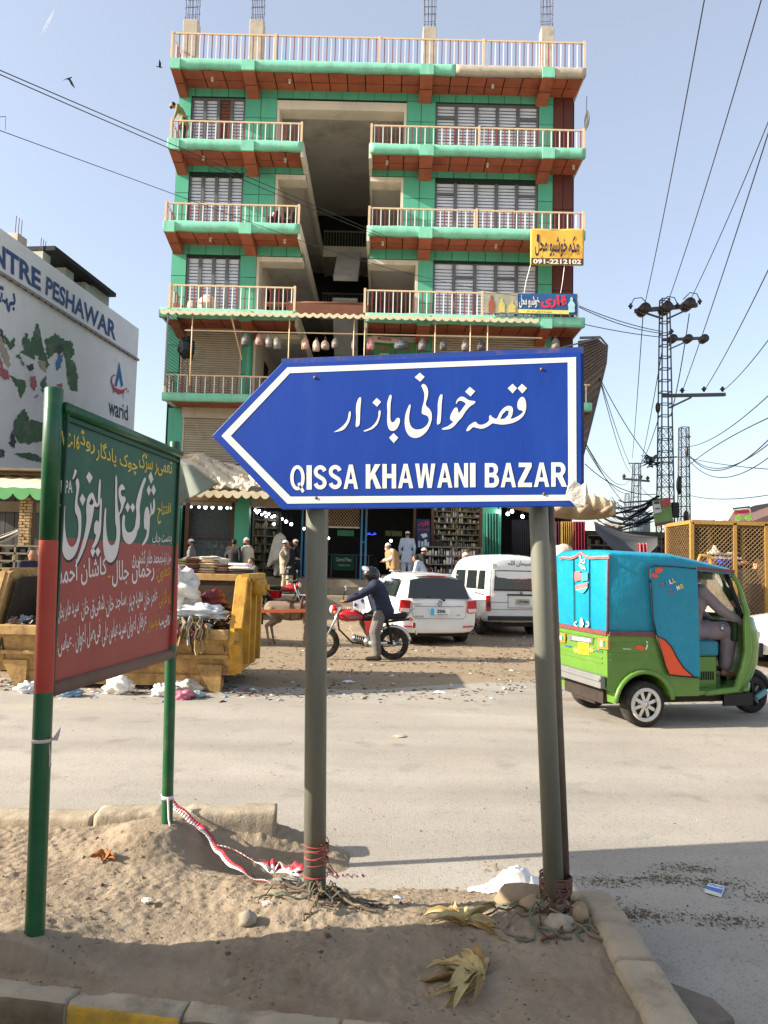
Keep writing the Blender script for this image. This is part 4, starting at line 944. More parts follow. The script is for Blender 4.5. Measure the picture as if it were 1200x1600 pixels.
def colorpost(a, b, r, zlo, zhi, far=False):
 s = MB(); s.m = 0; s.tube([a - V((0, 0, .1)), along(a, b, zlo)], r, 24, cap=False); s.m = 1; s.tube([along(a, b, zlo), along(a, b, zhi)], r, 24, cap=False); s.m = 0; s.tube([along(a, b, zhi), b - V((0, 0, .006)), b], [r, r, r * .85], 24)
 return s.build('board_post', [m_pgreen, m_pred], nb_)
colorpost(gN0, gN1, .0335, 1.115, 1.665); colorpost(gF0, gF1, .0285, 1.165, 1.69)
P2 = V((gN1.x + .035, gN1.y, 1.6)); tq = along(gF0, gF1, 1.6); P2f = V((tq.x + .012, tq.y, 1.6)); pd = (P2f - P2).normalized(); N2 = V((pd.y, -pd.x, 0)).normalized()
def bp(px, py, off=0.0): return hit(px, py, P2 + N2 * off, N2)
TLc, TRc, BLc, BRc = bp(97, 640), bp(272, 706), bp(80, 1070), bp(268, 1005)
zt_, zb_ = (TLc.z + TRc.z) / 2, (BLc.z + BRc.z) / 2
ya, yb = gN1.y + .02, tq.y - .01
def bpt(y, z, off=0.0): t = (y - P2.y) / pd.y; q = P2 + pd * t + N2 * off; return V((q.x, q.y, z))
s = MB(); zm = (bp(180, 846).z); s.m = 0
s.prism([bpt(ya, zm), bpt(yb, zm), bpt(yb, TLc.z), bpt(ya, TLc.z)], -N2 * .008); s.m = 1; s.prism([bpt(ya, BLc.z), bpt(yb, BLc.z), bpt(yb, zm), bpt(ya, zm)], -N2 * .008)
s.build('board_panel', [m_bg, m_br], nb_)
s = MB(); s.tube([bpt(ya, TLc.z + .01, .0), bpt(yb, TLc.z + .01, 0)], .024, 14); s.box(-1.3, 0, 0, -1.3, 0, 0) if False else None; s.build('top_rail', m_pgreen, nb_)
s = MB(); s.tube([bpt(ya, BLc.z - .018, .0), bpt(yb, BLc.z - .018, 0)], .027, 14); s.build('bottom_rail', m_dust, nb_)
s = MB(); s.bar(bpt(ya, TLc.z - .03, .004), bpt(yb, TLc.z - .03, .004), .012); s.bar(bpt(ya + .01, BLc.z, .004), bpt(ya + .01, TLc.z, .004), .014); s.bar(bpt(yb - .01, BLc.z, .004), bpt(yb - .01, TLc.z, .004), .014)
s.build('inner_trim', mat('trim_dark_green', (24, 62, 42), .5), nb_)
big = [
 [(445, 128), (456, 134), (452, 158), (438, 186), (432, 180), (440, 152)],
 [(450, 200), (462, 180), (472, 208), (471, 250), (462, 300), (463, 335), (478, 372), (484, 420), (482, 505), (470, 572), (450, 630), (425, 660), (400, 665), (380, 640), (369, 590), (368, 500), (372, 420), (380, 345), (388, 350), (386, 420), (388, 480), (396, 540), (411, 578), (430, 588), (450, 568), (464, 520), (467, 460), (461, 412), (449, 385), (445, 350), (450, 290), (455, 240)],
 [(513, 365), (520, 300), (540, 268), (555, 272), (568, 310), (578, 332), (584, 318), (583, 290), (589, 205), (595, 185), (600, 210), (596, 300), (590, 340), (575, 352), (562, 348), (557, 380), (546, 440), (528, 512), (508, 582), (485, 640), (456, 697), (447, 705), (460, 660), (480, 600), (499, 530), (510, 470), (515, 420)],
 [(598, 300), (606, 312), (604, 400), (601, 480), (592, 530), (578, 568), (556, 600), (545, 592), (560, 560), (571, 520), (562, 508), (559, 480), (563, 450), (575, 430), (587, 440), (592, 400), (595, 340)],
 [(688, 168), (697, 185), (698, 290), (702, 350), (708, 385), (716, 370), (720, 340), (712, 310), (706, 280), (707, 240), (725, 215), (740, 232), (742, 248), (730, 250), (720, 256), (724, 285), (742, 290), (748, 308), (736, 345), (724, 380), (712, 402), (714, 450), (715, 520), (706, 595), (690, 650), (665, 681), (640, 674), (622, 640), (613, 570), (615, 480), (623, 372), (632, 362), (631, 430), (634, 500), (645, 558), (662, 580), (681, 568), (692, 530), (693, 480), (686, 440), (685, 380), (685, 280)],
 [(862, 175), (868, 190), (851, 240), (840, 300), (831, 360), (833, 420), (829, 470), (818, 495), (812, 520), (798, 550), (775, 572), (752, 565), (733, 535), (726, 480), (728, 425), (735, 398), (744, 408), (742, 450), (750, 490), (768, 503), (788, 495), (803, 465), (808, 430), (812, 390), (809, 340), (816, 300), (830, 250), (848, 200)],
 [(868, 355), (880, 352), (889, 380), (891, 400), (897, 385), (894, 350), (898, 322), (903, 350), (905, 372), (911, 350), (911, 315), (917, 300), (923, 330), (921, 370), (912, 392), (902, 398), (893, 415), (890, 470), (884, 525), (868, 562), (846, 582), (850, 565), (867, 530), (874, 490), (860, 478), (856, 430), (860, 385)],
]
bdots = [[(512, 172), (530, 140), (552, 175), (533, 212)], [(473, 305), (490, 270), (509, 305), (492, 345)], [(537, 615), (552, 590), (567, 615), (552, 652)], [(567, 615), (582, 590), (598, 615), (582, 650)], [(745, 352), (760, 322), (774, 350), (760, 384)], [(775, 352), (790, 326), (804, 352), (790, 384)], [(882, 168), (899, 140), (913, 185), (898, 215)], [(872, 250), (886, 220), (899, 252), (886, 285)], [(900, 250), (914, 215), (928, 252), (914, 284)]]
bh = [(530, 330), (545, 298), (558, 318), (552, 336), (538, 340)]
tfb = lambda q: (q[0] / 3.81, 700 + q[1] / 3.81)
flat_shape('lettering_shadow', [smoothpoly(c) for c in big[:5]] + bdots[2:4], P2 + N2 * .0010, N2, mat('painted_dark_shade', (44, 40, 42), .6), nb_, tf=lambda q: (q[0] / 3.81 + .8, 700 + q[1] / 3.81 + 4.2))
flat_shape('large_white_lettering', [smoothpoly(c) for c in big] + [bh] + bdots, P2 + N2 * .0018, N2, m_bw, nb_, tf=tfb)
def bt(mb, s, x0, y0, x1, y1, h0, h1, ar=True, bold=.012, slant=0.0):
 text_quad(mb, s, pxquad((x0, y0), (x1, y1), (x1, y1 - h1), (x0, y0 - h0), P2 + N2 * .0016, N2), bold, ar, slant)
ty, tw, to = MB(), MB(), MB()
bt(ty, 'VC-16', 96, 696, 124, 703, 24, 22, False, .02)
bt(ty, 'روڈ', 125, 700, 148, 712, 32, 30); bt(ty, 'چوک یادگار', 150, 722, 215, 744, 36, 30); bt(ty, 'تعمیر سڑک', 217, 738, 269, 747, 33, 28)
bt(ty, 'افتتاح', 246, 820, 267, 808, 36, 22)
bt(tw, 'MPA', 95, 771, 113, 770, 21, 19, False, .012); bt(tw, '-K', 93, 795, 99, 793, 16, 14, False)
bt(tw, 'بدست جناب', 238, 853, 268, 850, 22, 18)
bt(tw, 'محمد طاہر کشمیری', 206, 888, 252, 886, 30, 26); bt(tw, 'جنرل کونسلر', 252, 884, 267, 882, 22, 18)
bt(tw, 'کاشان احمد', 90, 925, 167, 905, 48, 36); bt(to, '-', 168, 903, 173, 902, 3, 3, False); bt(tw, 'رحمان جلال', 175, 918, 241, 908, 42, 34); bt(to, 'بتعاون:', 244, 912, 267, 904, 30, 24)
bt(tw, 'سید طاہر بخاری', 88, 978, 123, 962, 34, 32); bt(to, '-', 124, 960, 126, 960, 3, 3, False); bt(tw, 'شفیق خان', 127, 973, 163, 960, 38, 34); bt(to, '-', 163.5, 952, 166, 952, 3, 3, False)
bt(tw, 'ساجد خان', 166, 966, 197, 950, 34, 28); bt(to, '-', 198, 946, 200, 946, 3, 3, False); bt(tw, 'سعید حیدر', 201, 958, 223, 947, 30, 26); bt(tw, 'عامر خان', 225, 955, 246, 943, 30, 26); bt(to, 'زیر نگرانی:', 248, 952, 267, 944, 30, 26)
bt(tw, 'عباس', 91, 1028, 112, 1016, 34, 30); bt(to, '-', 113, 1010, 116, 1010, 3, 3, False); bt(tw, 'فیصل اعوان', 118, 1022, 157, 1004, 42, 38); bt(to, '-', 157.5, 1002, 159, 1002, 3, 3, False)
bt(tw, 'سید عباس علی', 160, 1012, 197, 996, 40, 34); bt(tw, 'عرفان اعوان', 199, 999, 229, 984, 34, 30); bt(to, 'کونسلران', 230, 990, 248, 982, 26, 24); bt(tw, 'زوہیب', 249, 986, 266, 976, 26, 22)
bt(to, 'چوہدری', 85, 1024, 91, 1022, 34, 32); bt(to, 'تاجران', 91, 887, 96, 885, 30, 28)
ty.build('yellow_lettering', m_by, nb_, fixn=False); tw.build('white_lettering', m_bw, nb_, fixn=False); to.build('orange_lettering', m_bo, nb_, fixn=False)
# strip of tape tied on the near pipe
s = MB(); c = along(gN0, gN1, gz(1156, 2.73, 66)); s.tube([c + V((0, 0, -.006)), c + V((0, 0, .006))], .0355, 20); s.prism([c + V((.034, 0, 0)), c + V((.07, -.01, .05)), c + V((.066, -.01, .02)), c + V((.06, -.01, -.0))], (0, .002, 0)); s.prism([c + V((.03, -.01, 0)), c + V((.045, -.012, -.09)), c + V((.036, -.012, -.09))], (0, .002, 0)); tag(s.build('tape_strip', mat('pale_pink_tape', (206, 180, 176), .5, var=.3, vs=30), loc=c), 'pale plastic strip knotted round the near green pipe', 'tape')

# red and white barrier tape from the far pipe across the hollow to the left sign post
m_tape = mat('tape_white', (214, 200, 196), .45, var=.1, vs=20); m_tr = mat('tape_red', (168, 52, 62), .45, var=.1)
bt_ = thing('barrier_tape', 'red and white barrier tape trailing over the earth to the left sign post', 'tape', gnd(400, 1360, .2))
def ribbon(px, w, seed, name='tape_length'):
 pts = [gnd(x, y, z) for x, y, z in px]; rr = random.Random(seed); s = MB(); n = 60; cur = []
 for i in range(n + 1):
  t = i / n * (len(pts) - 1); k = min(int(t), len(pts) - 2); f = t - k; cur.append(pts[k] * (1 - f) + pts[k + 1] * f)
 L1, R1, M1 = [], [], []
 for i, p in enumerate(cur):
  d = (cur[min(i + 1, n)] - cur[max(i - 1, 0)]).normalized(); tw_ = .8 * sin(i * .17 + seed) + .5 * noise.noise((i * .2, seed, 0)); sd = d.cross(V((0, 0, 1))).normalized(); nn = sd.cross(d)
  v = sd * cos(tw_) + nn * sin(tw_); p = p + V((0, 0, .006 * sin(i * .6)))
  L1.append(p + v * w / 2); R1.append(p - v * w / 2); M1.append(p)
 for i in range(n):
  s.m = 0 if int(i / 4.0) % 2 else 0; s.add([L1[i], M1[i], M1[i + 1], L1[i + 1]], [(0, 1, 2, 3)]); s.m = 1; s.add([M1[i], R1[i], R1[i + 1], M1[i + 1]], [(0, 1, 2, 3)])
 s.build(name, [m_tape, m_tr], bt_, solid=.0012, smooth=True)
ribbon([(254, 1243, .34), (275, 1262, .30), (310, 1290, .22), (340, 1320, .17), (400, 1345, .14), (425, 1357, .15), (470, 1363, .19)], .035, 2)
ribbon([(254, 1240, .35), (290, 1270, .28), (330, 1315, .22), (350, 1340, .19), (390, 1370, .20), (440, 1388, .21)], .028, 5)
ribbon([(415, 1352, .17), (440, 1352, .17), (472, 1358, .20)], .06, 9)
ribbon([(512, 1366, .21), (540, 1369, .16), (570, 1368, .10)], .012, 11)
s = MB(); c = along(gF0, gF1, gz(1245, 3.9, 262)); s.tube([c + V((0, 0, -.01)), c + V((0, 0, .008))], .031, 16); s.tube([c + V((.01, -.03, 0)), c + V((.02, -.035, -.1)), c + V((.05, -.05, -.2))], .006, 5); s.build('tape_knot', m_tape, bt_)
# ============================================================ SMALL THINGS IN THE FOREGROUND
def crumple(c, r, seed, n=16, m=10, amp=.35, f=2.2, flat=.0):
 s = MB(); s.smooth = True; s.sph(c, r, n, m); R = V(r) if not isinstance(r, (int, float)) else V((r, r, r))
 for i, p in enumerate(s.v):
  d = p - V(c); q = V((d.x / R.x, d.y / R.y, d.z / R.z)); k = 1 + amp * noise.fractal(q * f + V((seed, 0, 0)), 1, 2, 3) + amp * .5 * abs(noise.noise(q * f * 3 + V((0, seed, 0)))) - amp * .3 * abs(noise.noise(q * f * 6 + V((seed, seed, 0))))
  p2 = V(c) + d * k
  if flat and p2.z < c[2] - R.z * flat: p2.z = c[2] - R.z * flat
  s.v[i] = p2
 return s
def leafy(name, label, c, leaves, m, seed, cat='husks'):
 t = thing(name, label, cat, c); rr = random.Random(seed)
 for (ang, L, w, lift, curl) in leaves:
  s = MB(); s.smooth = True; n = 9; a = radians(ang); d = V((cos(a), sin(a), 0)); sd = V((-sin(a), cos(a), 0)); secs = []; bend_ = rr.uniform(-.10, .10); w = w * rr.uniform(.7, 1.0)
  for i in range(n + 1):
   u = i / n; wv = w * (sin(pi * min(1, u * .92 + .08)) ** .7) * .5; h = lift * .5 * sin(u * pi * curl) + .012; p = V(c) + d * (L * .85 * u) + V((0, 0, h)) + sd * (.02 * sin(u * 4 + ang) + bend_ * u * u) + V((0, 0, .006 * noise.noise((u * 6, ang, 1)))); tw_ = .9 * sin(u * 3.4 + ang); cr = wv * .6
   e = sd * cos(tw_) + V((0, 0, sin(tw_)))
   secs.append([p - e * wv + V((0, 0, cr)), p - e * wv * .5 + V((0, 0, .0)), p + V((0, 0, cr * .6)), p + e * wv * .5, p + e * wv + V((0, 0, cr))])
  s.loft(secs, cap=False, closed=False); s.build('husk_leaf', m, t, solid=.002)
 return t
m_husk = mat('dry_husk', (176, 156, 108), .8, var=.3, vs=14, dirt=(112, 84, 50), dirta=.4, ds=10, vert=False)
m_husk2 = mat('dry_husk_brown', (146, 118, 70), .8, var=.35, vs=14, dirt=(84, 62, 40), dirta=.45, ds=10)
def husk(label, px, py, mats_, seed, n, spread, L0):
 rr = random.Random(seed); c = gnd(px, py, .19); t = thing('corn_husk', label, 'husks', c)
 for i in range(n):
  a = radians(spread[0] + (spread[1] - spread[0]) * (i + rr.random() * .8) / n); L = L0 * rr.uniform(.55, 1); w = rr.uniform(.022, .062); el = rr.choice((.1, .2, .35, .6, .05)); roll = rr.uniform(-1.2, 1.2); rl = rr.uniform(-2.5, 2.5); p = V(c) + V((rr.uniform(-.015, .015), rr.uniform(-.01, .01), rr.uniform(.0, .03))); secs = []; N_ = 14; az = a; up = el; s = MB(); s.smooth = True
  for k in range(N_ + 1):
   u = k / N_; d = V((cos(az) * cos(up), sin(az) * cos(up), sin(up))); sd_ = V((-sin(az), cos(az), 0)); nn = sd_.cross(d); r_ = roll + rl * u; e = sd_ * cos(r_) + nn * sin(r_); g = d.cross(e); wv = w * max(.03, sin(pi * min(1, u * .9 + .1)) ** .8) * .5 * (1 + .25 * noise.noise((u * 9, seed + i, 0)))
   row = []
   for m_ in range(7):
    q = -1 + m_ / 3; row.append(p + e * (wv * q) + g * (wv * (.75 * q * q + .10 * (m_ % 2))) + V((0, 0, 0)))
   secs.append([V((q.x, q.y, max(q.z, isl_z(q.x, q.y) + .004))) for q in row]); p = p + d * (L / N_); up -= rr.uniform(.02, .13) * (2 if u > .6 else .6); az += rr.uniform(-.09, .09)
  s.loft(secs, cap=False, closed=False); s.build('husk_leaf', rr.choice(mats_), t, solid=.0015)
husk('larger dry corn husk with upright leaf, nearest the bottom edge', 752, 1535, [m_husk, m_husk, m_husk2], 3, 15, (80, 250), .24)
husk('smaller brown corn husk lying between the two sign posts', 728, 1448, [m_husk2, m_husk, m_husk2], 8, 14, (-30, 200), .20)
c = gnd(160, 1348, .20); leafy('dried_leaf', 'curled orange brown dry leaf left of the earth heap', c, [(20, .07, .05, .03, .7), (160, .06, .05, .035, .6), (60, .06, .05, .05, .6)], mat('orange_leaf', (158, 96, 44), .8, var=.25, vs=20), 7, 'leaf')
m_stone = mat('grey_stone', (150, 140, 122), .9, var=.2, vs=14, bump=.004, bs=60, dirt=(104, 92, 76), dirta=.5, ds=16); m_bstone = mat('tan_stone', (140, 120, 96), .95, var=.2, vs=9, bump=.004, bs=60)
def stone(px, py, z, r, seed, label, m=m_stone, group=None):
 c = gnd(px, py, z); c.z = (isl_z(c.x, c.y) if c.y < 4.2 and c.x < .95 and c.y > 2.2 else 0) + r[2] * .55
 o = crumple(c, r, seed, 14, 9, .22, 1.6, .8).build('stone', m, loc=c); tag(o, label, 'stone', group)
stone(386, 1446, .19, (.036, .03, .03), 1, 'round pale stone alone on the earth below the left sign post')
stone(875, 1450, .20, (.06, .05, .035), 2, 'flat rounded grey stone in front of the right sign post', m_stone)
stone(905, 1438, .20, (.04, .04, .045), 3, 'pointed brown stone against the right kerb beside the post foot', m_bstone)
stone(850, 1425, .20, (.10, .06, .03), 4, 'broad flat tan stone under the rope heap at the right post', m_bstone)
stone(822, 1405, .18, (.13, .09, .05), 5, 'half buried tan rock left of the right post foot', m_bstone)
stone(708, 1420, .19, (.026, .02, .02), 6, 'small tan stone above the brown corn husk', m_bstone)
stone(845, 1345, .03, (.05, .04, .03), 9, 'small stone on the road right of the white rag', m_bstone) if False else None
# little clods and grit over the island: nobody could count them
s = MB(); rr = random.Random(11)
for i in range(5200):
 x = rr.uniform(-2.4, .9); y = 2.3 + (4.0 - 2.3) * rr.random() ** 1.2
 if noise.noise((x * 1.7, y * 1.7, 5)) < -.15: continue
 r = rr.uniform(.0015, .0055) if rr.random() < .95 else rr.uniform(.006, .015); z = isl_z(x, y); a = rr.uniform(0, 6)
 s.m = 0 if rr.random() < .7 else 1
 vs = [V((x, y, z + r * .8))] + [V((x + cos(a + k * 1.57) * r * rr.uniform(.7, 1.3), y + sin(a + k * 1.57) * r * rr.uniform(.7, 1.3), z + r * .1)) for k in range(4)] + [V((x, y, z - r))]
 s.add(vs, [(0, 1, 2), (0, 2, 3), (0, 3, 4), (0, 4, 1), (5, 2, 1), (5, 3, 2), (5, 4, 3), (5, 1, 4)])
tag(s.build('earth_clods', [m_sand, mat('dark_grit', (84, 70, 54), .95)]), 'loose clods and grit scattered over the earth island', 'gravel', kind='stuff')
# white rag, packet, bits
c = gnd(800, 1385, .05); s = MB(); s.smooth = True
def rag(u, v):
 sv = .5 + (v - .5) * (.25 + .9 * sin(pi * min(1, u * 1.05)) ** .7) + .12 * noise.noise((u * 5, 3, 1)); p = gnd(730 + 145 * u, 1372 + 24 * sv, .03); e = min(u, 1 - u, v, 1 - v) * 4; h = (.10 * math.exp(-((u - .52) / .22) ** 2) + .05 * math.exp(-((u - .9) / .12) ** 2)) * min(1, e) + .02 * abs(noise.noise((u * 9, v * 5, 1))) + .012 * abs(noise.noise((u * 22, v * 9, 4)))
 return V((p.x, p.y + .02 * noise.noise((u * 4, v * 4, 8)), max(isl_z(p.x, p.y) if p.y < 4 else 0, 0) + h * (.35 + e * .65 if e < 1 else 1) + .004))
s.grid(rag, 60, 22); tag(s.build('plastic_bag', mat('white_plastic', (226, 220, 214), .4, var=.08, vs=12, dirt=(190, 168, 150), dirta=.3, ds=8), loc=c, solid=.002), 'crumpled white plastic bag lying left of the right sign post', 'bag')
m_pkb = mat('packet_blue', (60, 112, 186), .4); m_pkw = mat('packet_white', (224, 224, 226), .4)
q = [gnd(x, y, .0) for x, y in ((1101, 1396), (1127, 1404), (1132, 1392), (1108, 1387))]
pk = thing('cigarette_packet', 'flattened blue and white cigarette packet on the shaded road at right', 'packet', q[0])
s = MB(); s.prism([p + V((0, 0, .006)) for p in q], (0, 0, .018)); s.build('carton', m_pkw, pk)
s = MB(); s.prism([q[0] + V((0, 0, .0245)), q[1] + V((0, 0, .0245)), q[1] * .55 + q[2] * .45 + V((0, 0, .0245)), q[0] * .55 + q[3] * .45 + V((0, 0, .0245))], (0, 0, .0015)); s.build('blue_band', m_pkb, pk)
s = MB(); text_quad(s, 'W2', lambda u, v: (q[0] * .42 + q[3] * .58) * (1 - u) * 1 + (q[1] * .42 + q[2] * .58) * u + (q[3] - q[0]) * (v * .3) + (q[1] - q[0]) * (.0) + V((0, 0, .027)), .02); s.build('lettering', m_pkb, pk)
def scrap(px, py, r, col, label, seed, name='paper_scrap', z=None, squash=.3, cat='litter'):
 c = gnd(px, py, 0.0 if z is None else z)
 if z is not None: c.z = isl_z(c.x, c.y)
 else: c.z = gnd_z(c.x, c.y) if c.y > 9.6 else 0
 c.z += r * squash * .8
 o = crumple(c, (r, r * .8, r * squash), seed, 26, 18, .6, 2.2, .9).build(name, mat('scrap_%d' % seed, col, .6, var=.15, vs=20), loc=c); tag(o, label, cat)
scrap(230, 1411, .022, (222, 214, 190), 'tiny off white wrapper on the earth below the far green pipe', 3, z=.19)
scrap(418, 1424, .022, (206, 180, 170), 'small pink scrap of tape above the round stone', 4, z=.19)
scrap(622, 1396, .02, (170, 190, 206), 'small bluish wrapper on the earth between the sign posts', 5, z=.1)
scrap(625, 1151, .06, (176, 160, 138), 'thin dusty scrap lying in the middle of the road', 6, squash=.12)
scrap(687, 1082, .08, (222, 220, 214), 'white flat scrap on the road below the white car', 7, squash=.22)
scrap(545, 1064, .07, (226, 222, 216), 'white paper scrap by the motorcycle shadow', 8, squash=.2)
scrap(185, 1084, .15, (232, 224, 212), 'domed white polythene bag in front of the skip', 9, name='plastic_bag', squash=.75, cat='bag')
scrap(252, 1088, .10, (230, 224, 216), 'white bag leaning at the foot of the far green pipe', 10, name='plastic_bag', squash=.8, cat='bag')
scrap(45, 1082, .13, (222, 220, 220), 'torn white bag at the left edge before the skip', 12, name='plastic_bag', squash=.5, cat='bag')
scrap(700, 985 + 50, .05, (200, 190, 176), 'grey scrap on the strip of earth', 13) if False else None
for i, (px, py, r, col, lab) in enumerate(((292, 1080, .17, (206, 196, 176), 'largest pale cloth lump in the litter heap before the skip'), (318, 1078, .12, (214, 204, 196), 'white cloth lump right in the litter heap before the skip'), (286, 1092, .12, (190, 110, 128), 'flat pink rag at the front of the litter heap'), (308, 1090, .09, (150, 170, 166), 'grey green rag in the litter heap before the skip'), (272, 1083, .11, (186, 172, 150), 'tan cloth lump at the left of the litter heap'), (110, 1088, .12, (120, 150, 176), 'blue and white crumpled wrapper before the skip'))):
 scrap(px, py, r, col, lab, 20 + i, name='cloth_rag', squash=.45, cat='rag')
# litter, straw and leaf bits on the ground: uncountable
def litter(n, fn, cols, name, label, size=(.01, .04), seed=1, thin=.3):
 rr = random.Random(seed); s = MB()
 for i in range(n):
  x, y = fn(rr); z = (gnd_z(x, y) + .006) if y > far_edge(x) - .1 else .004
  r = rr.uniform(*size); a = rr.uniform(0, 6); e = rr.uniform(thin, 1); s.m = rr.randrange(len(cols)); h = r * rr.uniform(.1, .5)
  d = V((cos(a), sin(a), 0)) * r; g = V((-sin(a), cos(a), 0)) * r * e * .6
  p = V((x, y, z)); s.add([p - d - g, p + d - g * .5, p + d * .8 + g, p - d * .7 + g, p + V((0, 0, h))], [(0, 1, 4), (1, 2, 4), (2, 3, 4), (3, 0, 4), (3, 2, 1, 0)])
 o = s.build(name, [mat('litter_%s_%d' % (name, k), c, .85, var=.1) for k, c in enumerate(cols)], fixn=False); tag(o, label, 'litter', kind='stuff')
def dens(x, y, k, thr): return noise.noise((x * k, y * k * 1.8, 3)) > thr
def f_leaf(rr):
 while True:
  x = rr.uniform(-7, 8); y = rr.uniform(9.0, 16)
  if dens(x, y, .7, rr.uniform(-.3, .35)): return x, y
litter(4200, f_leaf, [(72, 56, 36), (96, 76, 48), (58, 48, 34), (120, 98, 64), (84, 72, 44)], 'leaf_litter', 'brown leaf and straw litter trodden into the earth before the shops', (.010, .042), 2, .12)
litter(330, lambda rr: (rr.gauss(-3.2, 1.6), rr.gauss(9.25, .3)), [(206, 202, 192), (170, 120, 126), (140, 150, 160), (160, 146, 120), (100, 90, 76), (84, 72, 58)], 'paper_litter', 'bright scraps of paper and plastic strewn before the skip', (.015, .055), 3, .25)
litter(420, lambda rr: (rr.uniform(-1.5, 8), rr.uniform(9.6, 24)), [(226, 222, 214), (206, 196, 190), (150, 170, 190)], 'paper_flecks', 'pale paper flecks over the market ground', (.015, .05), 4, .3)
def f_clump(rr):
 cx, cy = rr.choice([(1.0, 3.72), (1.12, 3.62), (1.28, 3.58), (1.5, 4.0), (1.75, 3.95), (1.65, 3.55), (2.0, 3.8), (1.7, 4.15), (1.2, 3.95), (1.95, 3.35)]); return rr.gauss(cx, .10), rr.gauss(cy, .04)
litter(2600, f_clump, [(62, 56, 34), (86, 76, 46), (48, 42, 28), (104, 90, 54)], 'trampled_grass', 'trampled dark green grass bits on the road at the right', (.002, .009), 5, .12)
litter(900, lambda rr: (rr.uniform(-3, 5), rr.uniform(4.2, 9.5)), [(92, 84, 68), (66, 58, 46), (170, 160, 140)], 'road_grit', 'specks of grit on the dusty road', (.003, .010), 6, .4)
# ============================================================ FIGURES
m_skin = mat('skin_tone', (158, 112, 84), .6, var=.08, vs=12); m_hair = mat('black_hair', (28, 24, 22), .7, var=.2, vs=20); m_cap = mat('white_cap', (226, 222, 212), .8, var=.05)
def caps(s, a, b, r0, r1, n=12):
 a = V(a); b = V(b); s.sph(a, r0, n, 8); s.sph(b, r1, n, 8); s.cyl(a, b, r0, r1, n)
def cloth(name, rgb, **k): return mat(name, rgb, .9, var=k.get('var', .14), vs=k.get('vs', 7), bump=k.get('bump', .006), bs=k.get('bs', 14))
STAND = dict(pel=(0, 0, .93), che=(0, 0, 1.26), nek=(.01, 0, 1.45), hed=(.03, 0, 1.59), sl=(0, .18, 1.40), sr=(0, -.18, 1.40), el=(-.03, .25, 1.13), er=(-.03, -.25, 1.13),
             hl=(.07, .25, .89), hr=(.07, -.25, .89), kl=(.02, .11, .50), kr=(.02, -.11, .50), al=(-.02, .12, .08), ar=(-.02, -.12, .08), look=0.0)
